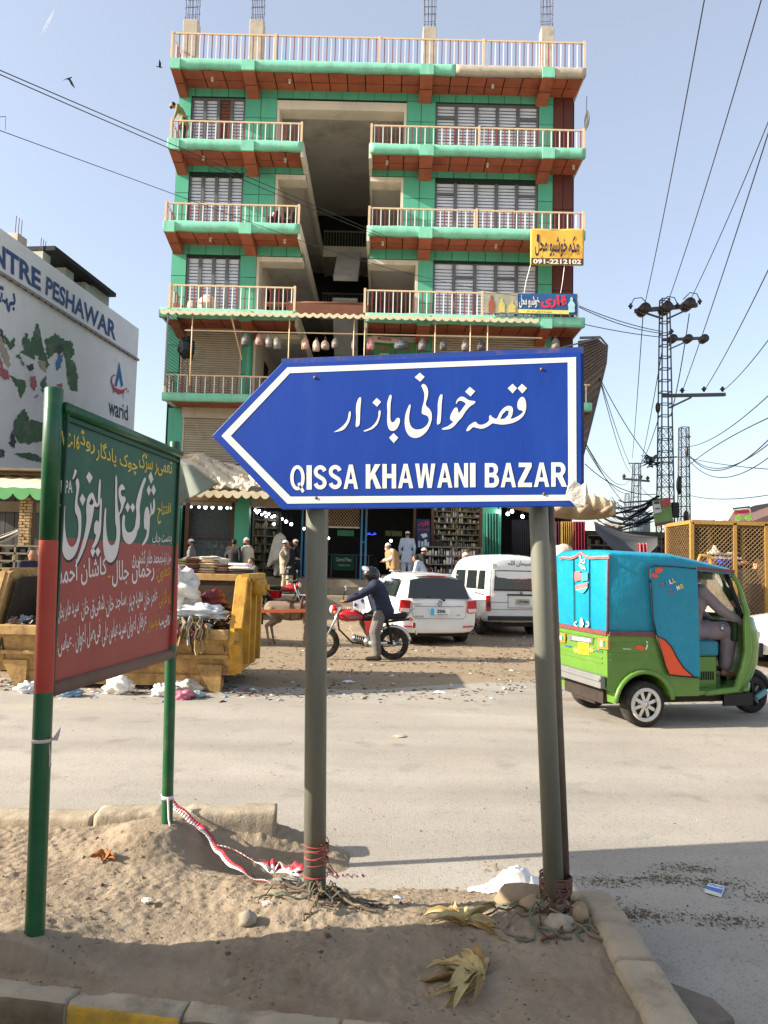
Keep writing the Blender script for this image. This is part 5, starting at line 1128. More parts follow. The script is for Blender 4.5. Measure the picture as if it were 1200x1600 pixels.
def person(label, loc, rz, H=1.7, pose=None, top=None, legs=None, cap=None, beard=False, shawl=None, shoes=None, vox=.018, skirt=.62, group=None, T=None, helmet=None, name='person', skin=None, hood=None, bare=False, gz_=1.0):
 J = dict(STAND); J.update(pose or {}); k = H / 1.7; J = {a: (V(b) * k if isinstance(b, tuple) else b) for a, b in J.items()}
 t = thing(name, label, 'person', loc, rz, group); M = WM[t]; sk = skin or m_skin
 la = J['look']; hd = V((cos(la), sin(la), 0)); hs = V((-sin(la), cos(la), 0)); hc = J['hed']; R = Matrix.Rotation(la, 3, 'Z')
 s = MB(M)
 caps(s, J['pel'] + V((0, .07, 0)), J['pel'] - V((0, .07, 0)), .115, .115); caps(s, J['pel'], J['che'], .12, .135)
 caps(s, J['che'] + V((0, .07, 0)), J['che'] - V((0, .07, 0)), .125, .125); caps(s, J['sl'], J['sr'], .06, .06); caps(s, (J['sl'] + J['sr']) / 2, J['nek'] + V((0, 0, .02)), .07, .055); caps(s, J['nek'], hc, .052, .055)
 s.sph(hc, (.098, .078, .118), 18, 14, R); s.sph(hc + hd * .03 - V((0, 0, .07)), (.062, .055, .05), 12, 8, R)
 s.sph(hc + hd * .10 - V((0, 0, .012)), (.018, .013, .024), 8, 6, R); s.sph(hc + hd * .092 - V((0, 0, .055)), (.012, .022, .008), 8, 6, R)
 for e in (-1, 1): s.sph(hc + hs * .078 * e - V((0, 0, .01)), (.018, .008, .028), 8, 6, R); s.sph(hc + hd * .088 + hs * .03 * e + V((0, 0, .022)), (.012, .02, .008), 8, 6, R)
 for sh, el, ha in (('sl', 'el', 'hl'), ('sr', 'er', 'hr')):
  caps(s, J[sh], J[el], .052, .040); caps(s, J[el], J[ha], .038, .026); d = (J[ha] - J[el]).normalized(); sd = d.cross(V((1, 0, 0)));
  if sd.length < .3: sd = d.cross(V((0, 0, 1)))
  sd.normalize(); pc = J[ha] + d * .055; caps(s, J[ha], pc, .026, .032); nn = sd.cross(d)
  for i, (o, L) in enumerate(((-.027, .052), (-.009, .064), (.009, .060), (.027, .046))):
   b0 = pc + sd * o + d * .015; b1 = b0 + d * L * .55 + nn * .006; b2 = b1 + d * L * .45 + nn * .018; caps(s, b0, b1, .0095, .0085, 8); caps(s, b1, b2, .0085, .0075, 8)
  caps(s, J[ha] + sd * -.026 + d * .02, J[ha] - sd * .05 + d * .062 + nn * .01, .011, .009, 8)
 for kn, an, e in (('kl', 'al', 1), ('kr', 'ar', -1)):
  hp = J['pel'] + V((0, .09 * e, -.03)); caps(s, hp, J[kn], .085, .056); caps(s, J[kn], J[an], .054, .036); f = J.get('f' + an[1], V((.17, 0, -.045)))
  caps(s, J[an] - V((.03, 0, .035)), J[an] + f, .034, .026)
 s.build('body', sk, t, remesh=vox, smooth_it=2)
 if top:
  s = MB(M); caps(s, J['pel'] + V((0, .06, .02)), J['pel'] - V((0, .06, -.02)), .145, .145); caps(s, J['pel'], J['che'], .15, .165); caps(s, J['che'] + V((0, .07, 0)), J['che'] - V((0, .07, 0)), .145, .145); caps(s, J['sl'], J['sr'], .078, .078); caps(s, (J['sl'] + J['sr']) / 2, J['nek'] - V((0, 0, .0)), .09, .068)
  for sh, el, ha in (('sl', 'el', 'hl'), ('sr', 'er', 'hr')):
   w2 = J[el] + (J[ha] - J[el]) * .92; caps(s, J[sh], J[el], .072, .062); caps(s, J[el], w2, .06, .044)
  if skirt:
   pl = J['pel']; kn = (J['kl'] + J['kr']) / 2; fw = (kn - pl) if abs(kn.z - pl.z) > .2 else V((0, 0, -.4)); secs = []
   for i in range(7):
    u = i / 6; c = pl + fw * (skirt * u * 1.15) + V((0, 0, .05 * (1 - u))); a_, b_ = .145 + .05 * u, .17 + .075 * u
    secs.append([c + V(((a_ + .014 * u * sin(j * 1.7 + 1)) * cos(2 * pi * j / 26), (b_ + .016 * u * sin(j * 2.3)) * sin(2 * pi * j / 26), 0)) for j in range(26)])
   s.loft(secs)
  s.build('kameez', top, t, remesh=max(vox, .014), smooth_it=2)
 if legs:
  s = MB(M)
  for kn, an, e in (('kl', 'al', 1), ('kr', 'ar', -1)):
   hp = J['pel'] + V((0, .085 * e, -.03)); a2 = J[an] + (J[kn] - J[an]) * .12; caps(s, hp, J[kn], .115, .098); caps(s, J[kn], a2, .098, .07)
   caps(s, J[kn] * .5 + a2 * .5 + V((.02, .01, 0)), a2 + V((0, .02, 0)), .075, .06)
  caps(s, J['pel'] + V((0, .07, 0)), J['pel'] - V((0, .07, 0)), .12, .12)
  s.build('shalwar', legs, t, remesh=max(vox, .014), smooth_it=2)
 if not bare:
  for an in ('al', 'ar'):
   s = MB(M); f = J.get('f' + an[1], V((.17, 0, -.045))); caps(s, J[an] - V((.03, 0, .035)), J[an] + f + V((.01, 0, 0)), .044, .036); s.build('shoe', shoes or mat('dark_shoe', (40, 34, 30), .6), t, remesh=.014, smooth_it=1)
 if helmet is None:
  s = MB(M)
  if cap:
   s.sph(hc + V((0, 0, .035)) - hd * .004, (.104, .088, .10), 18, 10, R); s.v = [p if (M.inverted() @ p).z > hc.z + .035 else M @ V(((M.inverted() @ p).x, (M.inverted() @ p).y, hc.z + .035)) for p in s.v]; s.build('cap', cap, t, smooth=True)
  s = MB(M); s.sph(hc + V((0, 0, .02)) - hd * .016, (.099, .086, .108 if not cap else .07), 16, 10, R)
  iv = M.inverted()
  s.v = [(p if (iv @ p - hc).dot(hd) < .045 or (iv @ p).z > hc.z + .07 else M @ (iv @ p - hd * .03)) for p in s.v]; s.build('hair', m_hair, t, smooth=True)
  if beard: s = MB(M); s.sph(hc + hd * .05 - V((0, 0, .085)), (.055, .06, .06), 12, 8, R); s.build('beard', m_hair if beard is True else beard, t, smooth=True)
 if shawl:
  s = MB(M); s.smooth = True; secs = []; sc = (J['sl'] + J['sr']) / 2
  for i in range(11):
   u = i / 10; zz = sc.z + .07 - u * .72 * k; w_ = .10 + .15 * min(1, u * 5) ** .6 + .03 * u; c = sc * (1 - u) + (sc * .3 + J['pel'] * .7) * u
   secs.append([V((c.x + (w_ * .86 + .02 * sin(j * 1.3 + u * 3)) * cos(2 * pi * j / 28), c.y + (w_ * 1.12 + .02 * sin(j * 1.9 + u * 4)) * sin(2 * pi * j / 28), zz + .03 * sin(j * .9) * u)) for j in range(28)])
  s.loft(secs, cap=False); s.build('shawl', shawl, t, solid=.012)
 if hood:
  s = MB(M); s.smooth = True; secs = []
  for i in range(15):
   u = i / 14; zz = hc.z + .14 - u * (hc.z - .42 * k); w_ = .02 + .13 * min(1, u * 7) ** .7 + .19 * u ** .8; c = V((hc.x * (1 - u) - .02 * u, 0, zz))
   secs.append([V((c.x + (w_ * (1.0) + .05 * u * sin(j * 1.1 + u * 2)) * cos(2 * pi * j / 32), c.y + (w_ * 1.15 + .045 * u * sin(j * 1.7 + u)) * sin(2 * pi * j / 32), zz + .16 * u * sin(j * .39))) for j in range(32)])
  s.loft(secs, cap=True); s.build('chador', hood, t)
 return t, J, M

# ============================================================ WHEELS
m_tyre = mat('dusty_tyre', (46, 42, 38), .9, var=.25, vs=14, dirt=(104, 90, 72), dirta=.4, ds=10); m_chrome = mat('bright_wheel_metal', (206, 206, 204), .22, metal=.85, var=.06); m_alloy = mat('grey_wheel_metal', (120, 120, 118), .4, metal=.6, var=.15)
m_blk = mat('black_part', (26, 26, 27), .55, var=.2, vs=10); m_under = mat('dirty_underbody', (52, 44, 38), .9, var=.3, vs=12); m_white = mat('white_car_paint', (226, 226, 222), .22, var=.02, coat=.6, spec=.5, dirt=(206, 196, 180), dirta=.1, ds=2)
m_glass = mat('dark_tinted_glass', (34, 38, 38), .06, var=.15, vs=2, spec=.9); m_redl = mat('red_lamp_lens', (176, 22, 34), .15, var=.1, vs=20, coat=.5); m_clear = mat('clear_lamp_lens', (214, 206, 200), .15, var=.1, vs=20, coat=.5)
def wheel(parent, M, c, R, w, kind='steel', name='wheel', side=-1):
 """axle along local y; side = which way the outer face looks"""
 c = V(c); s = MB(M); prof = [(-w / 2 * .8, R * .62), (-w / 2, R * .72), (-w / 2, R * .90), (-w / 2 * .72, R * .99), (0, R), (w / 2 * .72, R * .99), (w / 2, R * .90), (w / 2, R * .72), (w / 2 * .8, R * .62)]
 n = 40; secs = [[c + V((r * cos(2 * pi * i / n), y, r * sin(2 * pi * i / n))) for y, r in prof] for i in range(n)]; s.smooth = True
 m = len(prof); vs = [p for q in secs for p in q]; s.add(vs, [(i * m + j, i * m + j + 1, ((i + 1) % n) * m + j + 1, ((i + 1) % n) * m + j) for i in range(n) for j in range(m - 1)])
 wl = s.build(name, m_tyre, parent)
 f = side * w / 2; s = MB(M)
 if kind == 'chrome':
  s.torus(c + V((0, f * .8, 0)), R * .66, R * .045, 'y', 32, 6); s.m = 1; s.torus(c + V((0, f * 1.0, 0)), R * .66 + R * .0, R * .09, 'y', 36, 6)
  s.m = 0; s.cyl(c + V((0, -f * .5, 0)), c + V((0, f * .35, 0)), R * .62, R * .62, 28)
  for i in range(8):
   a = 2 * pi * i / 8 + .3; s.bar(c + V((cos(a) * R * .12, f * .72, sin(a) * R * .12)), c + V((cos(a) * R * .60, f * .62, sin(a) * R * .60)), R * .15, R * .1, up=(0, 1, 0))
  s.cyl(c + V((0, f * .3, 0)), c + V((0, f * .95, 0)), R * .2, R * .16, 18); s.m = 2; s.torus(c + V((0, f * .62, 0)), R * .38, R * .05, 'y', 24, 5)
  s.build('rim', [m_chrome, mat('whitewall', (196, 190, 180), .7), m_blk], wl)
 elif kind == 'steel':
  s.cyl(c + V((0, -f * .5, 0)), c + V((0, f * .7, 0)), R * .63, R * .58, 28); s.m = 1
  for i in range(7):
   a = 2 * pi * i / 7; s.bar(c + V((cos(a) * R * .1, f * .8, sin(a) * R * .1)), c + V((cos(a) * R * .58, f * .78, sin(a) * R * .58)), R * .12, R * .05, up=(0, 1, 0))
  s.build('rim', [m_blk, m_alloy], wl)
 elif kind == 'spoke':
  s.torus(c, R * .80, R * .05, 'y', 36, 6); s.cyl(c + V((0, -.05, 0)), c + V((0, .05, 0)), .05, .05, 14)
  for i in range(18):
   a = 2 * pi * i / 18; e = .035 if i % 2 else -.035; s.cyl(c + V((cos(a + .25) * .04, e, sin(a + .25) * .04)), c + V((cos(a) * R * .8, 0, sin(a) * R * .8)), .0022, .0022, 4)
  s.build('rim', m_chrome, wl)
 return wl

# ============================================================ AUTO RICKSHAW
RA = radians(14.0); near = gnd(1003, 1135, 0)
hx = V((cos(RA), sin(RA), 0)); hy = V((-sin(RA), cos(RA), 0)); RO = near + hy * .525
rk = thing('auto_rickshaw', 'green auto rickshaw with turquoise canvas hood driving right on the road', 'rickshaw', RO, RA); RM = WM[rk]; RI = RM.inverted()
def zq(X, Y): return 860 + X / 3.5294, 820 + Y / 3.5294
def sd(X, Y, y=-.60): q = zq(X, Y); return RI @ hit(q[0], q[1], RO + hy * y, hy)          # local point on a side plane
def rr_(X, Y, x=-.44): q = zq(X, Y); return RI @ hit(q[0], q[1], RO + hx * x, hx)       # local point on a cross plane
m_rgreen = mat('lime_green_paint', (88, 126, 48), .35, var=.06, vs=5, coat=.4, dirt=(128, 150, 78), dirta=.22, ds=7); m_teal = mat('turquoise_canvas', (8, 128, 154), .42, var=.12, vs=2.5, bump=.03, bs=4, dirt=(60, 132, 140), dirta=.25, ds=6, coat=.15); m_orng = mat('orange_vinyl', (222, 84, 44), .4, var=.05)
m_trim = mat('maroon_grey_piping', (112, 62, 62), .5, var=.3, vs=30); m_bump = mat('grey_rubber_bumper', (112, 112, 110), .55, var=.12); m_interior = mat('dark_cab', (34, 36, 32), .8, var=.2)
def P2x(pts, y): return [(p.x, p.z) for p in pts]
def extr(prof, y0, y1, m, name, bevel=0.0, par=rk, crown=0.0, smooth=False):
 s = MB(RM); s.prism([V((x, y0, z)) for x, z in prof], V((0, y1 - y0, 0))); return s.build(name, m, par, bevel=bevel, smooth=smooth)
zb = sd(345, 600).z; xr = -.44
archc = sd(515, 990); AR = .315
arch = [(archc.x + AR * cos(a), archc.z + AR * sin(a)) for a in [radians(12 + 168 * i / 12) for i in range(13)]]   # front to rear over the wheel
sill = sd(822, 945).z; xd = sd(822, 700).x
body = [(xr, zb), (xr - .015, zb - .15), (xr - .01, sd(352, 850).z), (arch[-1][0] - .02, arch[-1][1] - .02)] + [arch[i] for i in range(12, -1, -1)] + [(arch[0][0] + .02, sill), (xd, sill), (xd, sd(825, 660).z), (sd(640, 610).x + .35, zb), ]
lower = [(xr, zb), (xr - .015, zb - .15), (xr - .01, .40), (arch[12][0] - .01, .36)] + [arch[i] for i in range(12, -1, -1)] + [(arch[0][0] + .01, sill), (xd, sill), (xd, zb)]
extr(lower, -.60, .60, m_rgreen, 'lower_body', bevel=.035)
# swage ridges on the lower body side and back
s = MB(RM)
for zz in (zb - .10, zb - .21, zb - .27): s.bar((xr + .02, -.603, zz), (sd(600, 700).x, -.603, zz), .012, .014)
for zz in (zb - .06, zb - .20, zb - .26, zb - .31): s.bar((xr - .016, -.52, zz), (xr - .016, .52, zz), .012, .016)
s.build('swage_line', m_rgreen, rk)
s = MB(RM); s.tube([(x, -.615, z) for x, z in [(archc.x + (AR + .02) * cos(radians(a)), archc.z + (AR + .02) * sin(radians(a))) for a in range(8, 186, 12)]], .026, 8); s.build('wheel_arch', m_rgreen, rk)
s = MB(RM); s.box(xr + .05, -.42, .22, xd + .6, .42, .36); s.bar((-.05, -.5, .24), (-.05, .5, .24), .07); s.box(-.36, -.2, .18, .1, .2, .34); s.build('chassis', m_under, rk)
# hood: tall canvas box, roof falling towards the front
zr = sd(330, 148).z; tip = sd(1000, 243, -.56); zf_r = tip.z
hood = [(xr + .01, zb), (xr + .002, zr - .05), (xr + .012, zr - .012), (xr + .05, zr + .005), (.35, zr - .01), (tip.x, zf_r + .0), (tip.x + .01, zf_r - .05), (xd, zf_r - .04 + .02), (xd, zb)]
s = MB(RM); s.smooth = True; secs = []
for i in range(13):
 y = -.585 + 1.17 * i / 12; e = abs(y) / .585; dz = .022 * (1 - e ** 4); cr = .02 * max(0, (e - .9) / .1)
 secs.append([V((x, y, z + (dz - cr) * (1 if z > zr - .35 else 0))) for x, z in hood])
s.loft(secs); ho = s.build('canvas_hood', m_teal, rk, bevel=.02)
# cavity look: the cab opening is left free ahead of xd because the hood there is only a roof
# side curtain with its orange sweep and piping
def side_poly(pts, m, name, y, th=.012, par=rk):
 s = MB(RM); s.prism([sd(*p, y) for p in pts], V((0, -th, 0))); return s.build(name, m, par)
cur = side_poly([(545, 238), (570, 228), (803, 242), (820, 842), (792, 838), (655, 825), (628, 745), (585, 612), (565, 520), (556, 360)], m_teal, 'door_curtain', -.604, .02)
side_poly([(585, 612), (630, 632), (668, 672), (700, 735), (735, 788), (792, 838), (655, 826), (632, 775), (610, 700)], m_orng, 'orange_panel', -.626, .006, cur)
s = MB(RM)
s.tube([sd(585, 610, -.635), sd(612, 700, -.635), sd(634, 778, -.635), sd(655, 827, -.635), sd(720, 835, -.635), sd(820, 843, -.635)], .008, 6); s.tube([sd(545, 238, -.635), sd(556, 360, -.635), sd(565, 520, -.635), sd(585, 610, -.635)], .008, 6)
s.tube([sd(585, 612, -.636), sd(630, 632, -.636), sd(668, 672, -.636), sd(700, 735, -.636), sd(735, 788, -.636), sd(792, 838, -.636)], .006, 6); s.tube([sd(548, 237, -.63), sd(580, 226, -.63), sd(700, 232, -.63), sd(803, 242, -.63)], .006, 6); s.build('piping', m_blk, rk)
s = MB(RM); s.bar((xr + .01, -.60, zb), (sd(582, 605).x, -.60, sd(582, 605).z), .03, .045); s.bar((xr - .005, -.59, zb), (xr - .005, .59, zb), .03, .045); s.tube([(xr - .002, -.59, zb), (xr - .0, -.592, zr - .1), (xr + .02, -.585, zr - .03)], .012, 8)
s.bar(sd(803, 238, -.59), (tip.x + .01, -.585, zf_r - .03), .02, .035)
s.build('maroon_trim', m_trim, rk)
# ribbed folds where the canvas is stretched over its frame
s = MB(RM)
for X in (335, 345): pass
s.tube([rr_(128, 180, -.447), rr_(132, 570, -.447)], .006, 5); s.tube([rr_(215, 170, -.447), rr_(215, 590, -.447)], .006, 5); s.build('seam', m_blk, rk)
# scalloped trim along the top of the back
pts = [(52, 182), (80, 178), (110, 182), (140, 172), (168, 152), (195, 172), (225, 180), (265, 176), (325, 176)]
s = MB(RM); s.tube([rr_(x, y, -.452) for x, y in pts], .012, 6); s.tube([rr_(x, y + 9, -.452) for x, y in pts], .006, 5); s.build('scallop_trim', mat('grey_pink_trim', (150, 116, 118), .5, var=.3, vs=30), rk)
def rpoly(pts, m, name, x=-.449, th=.006):
 s = MB(RM); s.prism([rr_(*p, x) for p in pts], V((-th, 0, 0))); return s.build(name, m, rk)
m_tl = mat('pale_turquoise_applique', (72, 190, 206), .4); m_pk = mat('salmon_applique', (206, 108, 104), .4); m_wh = mat('white_applique', (226, 230, 226), .4)
rpoly([(134, 262), (166, 254), (168, 305), (138, 312)], m_pk, 'applique'); rpoly([(170, 268), (206, 262), (206, 306), (172, 312)], m_tl, 'applique')
rpoly([(138, 335), (205, 318), (207, 345), (142, 362)], m_pk, 'applique'); rpoly([(140, 358), (206, 346), (196, 362), (180, 378), (160, 372)], m_tl, 'applique')
s = MB(RM); s.tube([rr_(*p, -.452) for p in ((162, 170), (168, 200), (160, 222), (176, 240), (190, 238))], .010, 5); s.tube([rr_(*p, -.452) for p in ((172, 195), (190, 190), (186, 214), (170, 205))], .006, 5); s.tube([rr_(*p, -.452) for p in ((168, 222), (185, 232), (192, 248))], .007, 5); s.build('applique_hook', m_wh, rk)
rpoly([(172, 512), (180, 526), (184, 548), (176, 566), (168, 566), (162, 548), (166, 526)], m_wh, 'applique')
s = MB(RM)
for cx in (144, 202): s.tube([rr_(cx + 10 * cos(a) * (1 if cx < 170 else -1), 548 + 13 * sin(a), -.452) for a in [radians(60 + 22 * i) for i in range(11)]], .008, 5)
s.tube([rr_(150, 566, -.452), rr_(200, 572, -.452)], .006, 5); s.build('applique_curl', m_wh, rk)
# rear lamps, plates, bumper
for (a, b, c_, d_) in ((48, 597, 90, 650), (268, 624, 327, 688)):
 lp = rpoly([(a, b), (c_, b + 3), (c_, d_), (a, d_ - 3)], mat('lamp_gold_frame', (176, 130, 66), .4, metal=.3), 'rear_lamp', -.452, .02)
 w3 = (c_ - a) / 4
 for i, mm in enumerate((mat('lamp_cream', (220, 196, 150), .3), mat('lamp_green', (40, 120, 90), .3), mat('lamp_orange', (214, 120, 50), .3))):
  s = MB(RM); s.prism([rr_(a + w3 * (.6 + i), b + 14, -.474), rr_(a + w3 * (1.4 + i), b + 15, -.474), rr_(a + w3 * (1.4 + i), d_ - 14, -.474), rr_(a + w3 * (.6 + i), d_ - 15, -.474)], V((-.006, 0, 0))); s.build('lens', mm, lp)
hb = rpoly([(108, 608), (238, 624), (238, 656), (108, 634)], m_chrome, 'name_bar', -.456, .02)
s = MB(RM);
for i in range(9): s.prism([rr_(122 + i * 11, 616 + i * 1.5, -.478), rr_(129 + i * 11, 617 + i * 1.5, -.478), rr_(131 + i * 11, 634 + i * 1.5, -.478), rr_(124 + i * 11, 633 + i * 1.5, -.478)], V((-.004, 0, 0)))
s.build('raised_letters', m_wh, hb)
pl = rpoly([(156, 645), (215, 654), (215, 718), (154, 708)], mat('number_plate_yellow', (236, 206, 40), .4, var=.12, vs=20), 'number_plate', -.458, .006)
s = MB(RM); text_quad(s, '3623', lambda u, v: (rr_(166, 694, -.468) * (1 - u) + rr_(206, 700, -.468) * u) * (1 - v) + (rr_(166, 676, -.468) * (1 - u) + rr_(206, 682, -.468) * u) * v, .02); s.build('number', mat('plate_red', (206, 80, 60), .5), pl)
s = MB(RM)
for cx, cy in ((143, 690), (225, 690)):
 for k in range(7): a = 2 * pi * k / 7; s.prism([rr_(cx, cy, -.462), rr_(cx + 14 * cos(a - .25), cy + 16 * sin(a - .25), -.462), rr_(cx + 14 * cos(a + .25), cy + 16 * sin(a + .25), -.462)], V((-.003, 0, 0)))
s.build('painted_flower', mat('flower_orange', (216, 160, 84), .5), rk)
s = MB(RM); s.prism([rr_(80, 662, -.462), rr_(112, 668, -.462), rr_(112, 676, -.462), rr_(80, 670, -.462)], V((-.002, 0, 0))); s.prism([rr_(246, 692, -.462), rr_(286, 696, -.462), rr_(286, 702, -.462), rr_(246, 698, -.462)], V((-.002, 0, 0))); s.build('decal', mat('decal_blue', (50, 80, 120), .5), rk)
s = MB(RM); s.bar((xr - .06, -.60, .47), (xr - .06, .60, .47), .06, .13); s.bar((xr - .095, -.60, .49), (xr - .095, .60, .49), .02, .03); s.build('rear_bumper', m_bump, rk, bevel=.02)
# lettering and stickers on the curtain
Pc = RO + hy * -.632; Nc = -hy; m_let = [mat('sticker_red', (196, 60, 70), .4), mat('sticker_white', (232, 232, 226), .4), mat('sticker_blue', (60, 140, 200), .4), mat('sticker_yellow', (226, 190, 60), .4), mat('sticker_orange', (222, 110, 50), .4)]
def zq2(X, Y): return 980 + X / 5.4545, 780 + Y / 5.4545
for ch, X, Y, mi in (('W', 300, 733, 0), ('E', 340, 715, 2), ('L', 372, 703, 1), ('L', 400, 692, 3), ('C', 372, 788, 0), ('O', 403, 772, 2), ('M', 435, 755, 1), ('E', 466, 742, 3)):
 s = MB(); w_ = 13; h_ = 19; ca, sa = cos(-.32), sin(-.32)
 def fq(u, v): dx = (u - .5) * 2 * w_; dy = (.5 - v) * 2 * h_; q = zq2(X + dx * ca - dy * sa, Y + dx * sa + dy * ca); return hit(q[0], q[1], Pc, Nc)
 text_quad(s, ch, fq, .03); s.build('sticker_letter', m_let[mi], cur, fixn=False)
tz = lambda q: zq2(q[0], q[1])
flat_shape('sticker_heart', [smoothpoly([(235, 600), (260, 586), (295, 588), (305, 605), (290, 625), (262, 632), (240, 625)]), smoothpoly([(205, 640), (225, 630), (248, 640), (265, 660), (235, 670), (212, 658)])], Pc, Nc, m_orng, cur, tf=tz)
flat_shape('sticker_ribbon', [[(165, 583), (192, 580), (186, 610), (188, 655), (174, 655), (178, 610)]], Pc, Nc, m_trim, cur, tf=tz)
flat_shape('side_decal', [[(465, 680), (470, 668), (490, 664), (515, 672), (522, 690), (495, 692)]], RO + hy * -.606, Nc, m_orng, rk, tf=lambda q: zq(*q)); flat_shape('side_decal', [[(400, 682), (445, 685), (445, 688), (400, 686)], [(452, 652), (468, 655), (467, 659), (452, 657)], [(528, 640), (538, 645), (537, 670), (530, 690), (524, 686), (531, 665)]], RO + hy * -.606, Nc, m_wh, rk, tf=lambda q: zq(*q))
# cab: floor, engine cover with vents, seat, partition, dash, front shield, pillars, windscreen
xn = sd(1150, 640, -.30).x; flz = sd(900, 915, -.5).z
s = MB(RM); s.prism([V((xd, -.58, sill)), V((xd, .58, sill)), V((xn - .30, .50, sill + .02)), V((xn - .12, .3, sill + .04)), V((xn - .12, -.3, sill + .04)), V((xn - .30, -.50, sill + .02))], V((0, 0, .05))); s.build('cab_floor', m_rgreen, rk, bevel=.015)
s = MB(RM); s.box(xd - .04, -.56, sill + .05, xd - .01, .56, zr - .2); s.build('partition', m_interior, rk)
ex0, ex1 = xd + .02, sd(918, 800, -.42).x; ez = sd(870, 727, -.42).z
s = MB(RM); s.box(ex0, -.42, sill + .05, ex1, .42, ez); eb = s.build('engine_cover', m_rgreen, rk, bevel=.012)
s = MB(RM)
for i in range(9): x = ex0 + .05 + (ex1 - ex0 - .1) * i / 8; s.box(x - .008, -.426, sill + .14, x + .008, -.415, ez - .16)
o = s.build('vent_slot', m_interior, eb); o['kind'] = 'stuff'
s = MB(RM); s.box(ex0, -.44, ez + .005, ex1 + .02, .44, ez + .17); se = s.build('driver_seat', mat('teal_seat', (40, 118, 136), .5, var=.15), rk, bevel=.03)
# front shield, curved round the nose
s = MB(RM); s.smooth = True; secs = []
prof = [(sd(1150, 590, -.3).x - .0, sd(1150, 590, -.4).z), (xn, sd(1155, 680, -.4).z), (xn - .02, sd(1140, 780, -.4).z), (xn - .08, sd(1110, 870, -.4).z), (xn - .18, sill + .02)]
zdash = sd(1125, 515, -.45).z
prof = [(xn - .07, zdash), (xn - .015, zdash - .14), (xn, zdash - .30), (xn - .02, zdash - .48), (xn - .08, zdash - .62), (xn - .20, sill + .02)]
for i in range(21):
 a = -1 + 2 * i / 20; y = .545 * sin(a * pi / 2) ; back = .34 * (1 - cos(a * pi / 2)) ** 1.0
 sec = [V((x - back, y, z)) for x, z in prof]; secs.append(sec)
s.loft(secs, cap=False, closed=False); s.build('front_shield', m_rgreen, rk, solid=.03)
# sides ahead of the door opening and the pillars
for sg_ in (-1, 1):
 s = MB(RM); y = .545 * sg_
 s.tube([V((tip.x - .0, y, zf_r - .03)), V((sd(1035, 330, -.54).x, y, sd(1035, 330, -.54).z)), V((sd(1082, 480, -.54).x, y, sd(1082, 480, -.54).z)), V((xn - .37, y, zdash - .02)), V((xn - .36, y, zdash - .35)), V((xn - .42, y, sill + .25)), V((xn - .52, y, sill + .05)), V((xd + .1, y * 1.02, sill + .02))], [.022, .024, .03, .04, .045, .045, .04, .03], 10); s.build('door_pillar', m_rgreen, rk)
wt = V((tip.x + .0, 0, zf_r - .02)); wb_ = V((xn - .12, 0, zdash))
s = MB(RM); n = 12; secs = []
for i in range(n + 1):
 a = -1 + 2 * i / n; y = .50 * sin(a * pi / 2); bk = .26 * (1 - cos(a * pi / 2)); secs.append([V((wb_.x - bk, y, wb_.z)), V((wt.x + .07 - bk * .35, y, wt.z - .02))])
s.loft(secs, cap=False, closed=False); s.build('windscreen', mat('clear_windscreen', (220, 226, 224), .04, var=0, trans=.95, spec=.5, ior=1.1), rk, smooth=True)
s = MB(RM); s.tube([q[1] for q in secs], .018, 6); s.tube([q[0] for q in secs], .018, 6); s.tube([secs[0][0], secs[0][1]], .022, 6); s.tube([secs[-1][0], secs[-1][1]], .022, 6); s.build('screen_frame', m_blk, rk)
s = MB(RM); s.bar(wt + V((-.12, -.42, -.07)), wt + V((-.12, .30, -.07)), .03, .07); s.build('sun_visor', mat('cream_visor', (196, 190, 160), .6), rk)
s = MB(RM); hbz = zdash - .02; s.tube([V((xn - .52, -.34, hbz - .10)), V((xn - .38, -.2, hbz - .03)), V((xn - .35, 0, hbz - .05)), V((xn - .38, .2, hbz - .03)), V((xn - .52, .34, hbz - .10))], .016, 8); s.cyl((xn - .34, 0, hbz - .05), (xn - .22, 0, .3), .03, .035, 10); s.m = 1; s.cyl((xn - .54, -.36, hbz - .11), (xn - .44, -.27, hbz - .06), .024, .024, 8); s.build('handlebar', [m_blk, m_chrome], rk)
s = MB(RM); s.box(xn - .42, -.42, zdash - .26, xn - .36, .42, zdash - .04); s.build('dashboard', mat('dark_green_dash', (38, 66, 36), .5), rk, bevel=.02)
s = MB(RM); s.tube([V((xd + .03, -.3, zr - .22)), V((xd + .03, -.3, zr - .34)), V((xd + .10, -.3, zr - .36)), V((xd + .10, -.3, zr - .22))], .008, 6); s.build('grab_handle', m_wh, rk)
s = MB(RM); c = sd(1128, 625, -.42); s.obox(c, (.05, .08, .15)); s.build('side_indicator', m_clear, rk, bevel=.01)
# front wheel, its guard and fork
fw = V((1.77, 0, .215));
wheel(rk, RM, (0, -.525, .235), .235, .14, 'chrome', side=-1); wheel(rk, RM, (0, .525, .235), .235, .14, 'chrome', side=1); wheel(rk, RM, fw, .215, .11, 'steel', side=-1)
s = MB(RM); s.bar(fw + V((-.02, -.09, 0)), fw + V((-.12, -.09, .42)), .04); s.bar(fw + V((-.02, .09, 0)), fw + V((-.12, .09, .42)), .04); s.cyl(fw + V((0, -.11, 0)), fw + V((0, .11, 0)), .035, .035, 12); s.build('fork', m_blk, rk)
s = MB(RM); s.tube([fw + V((.255 * cos(a), 0, .255 * sin(a))) for a in [radians(15 + 15 * i) for i in range(11)]], .05, 8); s.build('front_mudguard', m_blk, rk)
s = MB(RM); s.obox(fw + V((.02, -.16, .02)), (.17, .05, .06), Matrix.Rotation(radians(-30), 3, 'Y')); s.build('crash_pad', mat('pale_teal_plastic', (104, 150, 160), .4), rk, bevel=.015)
s = MB(RM); s.box(xd + .38, -.50, sill - .13, xd + .75, -.47, sill); s.build('mud_flap', m_blk, rk)
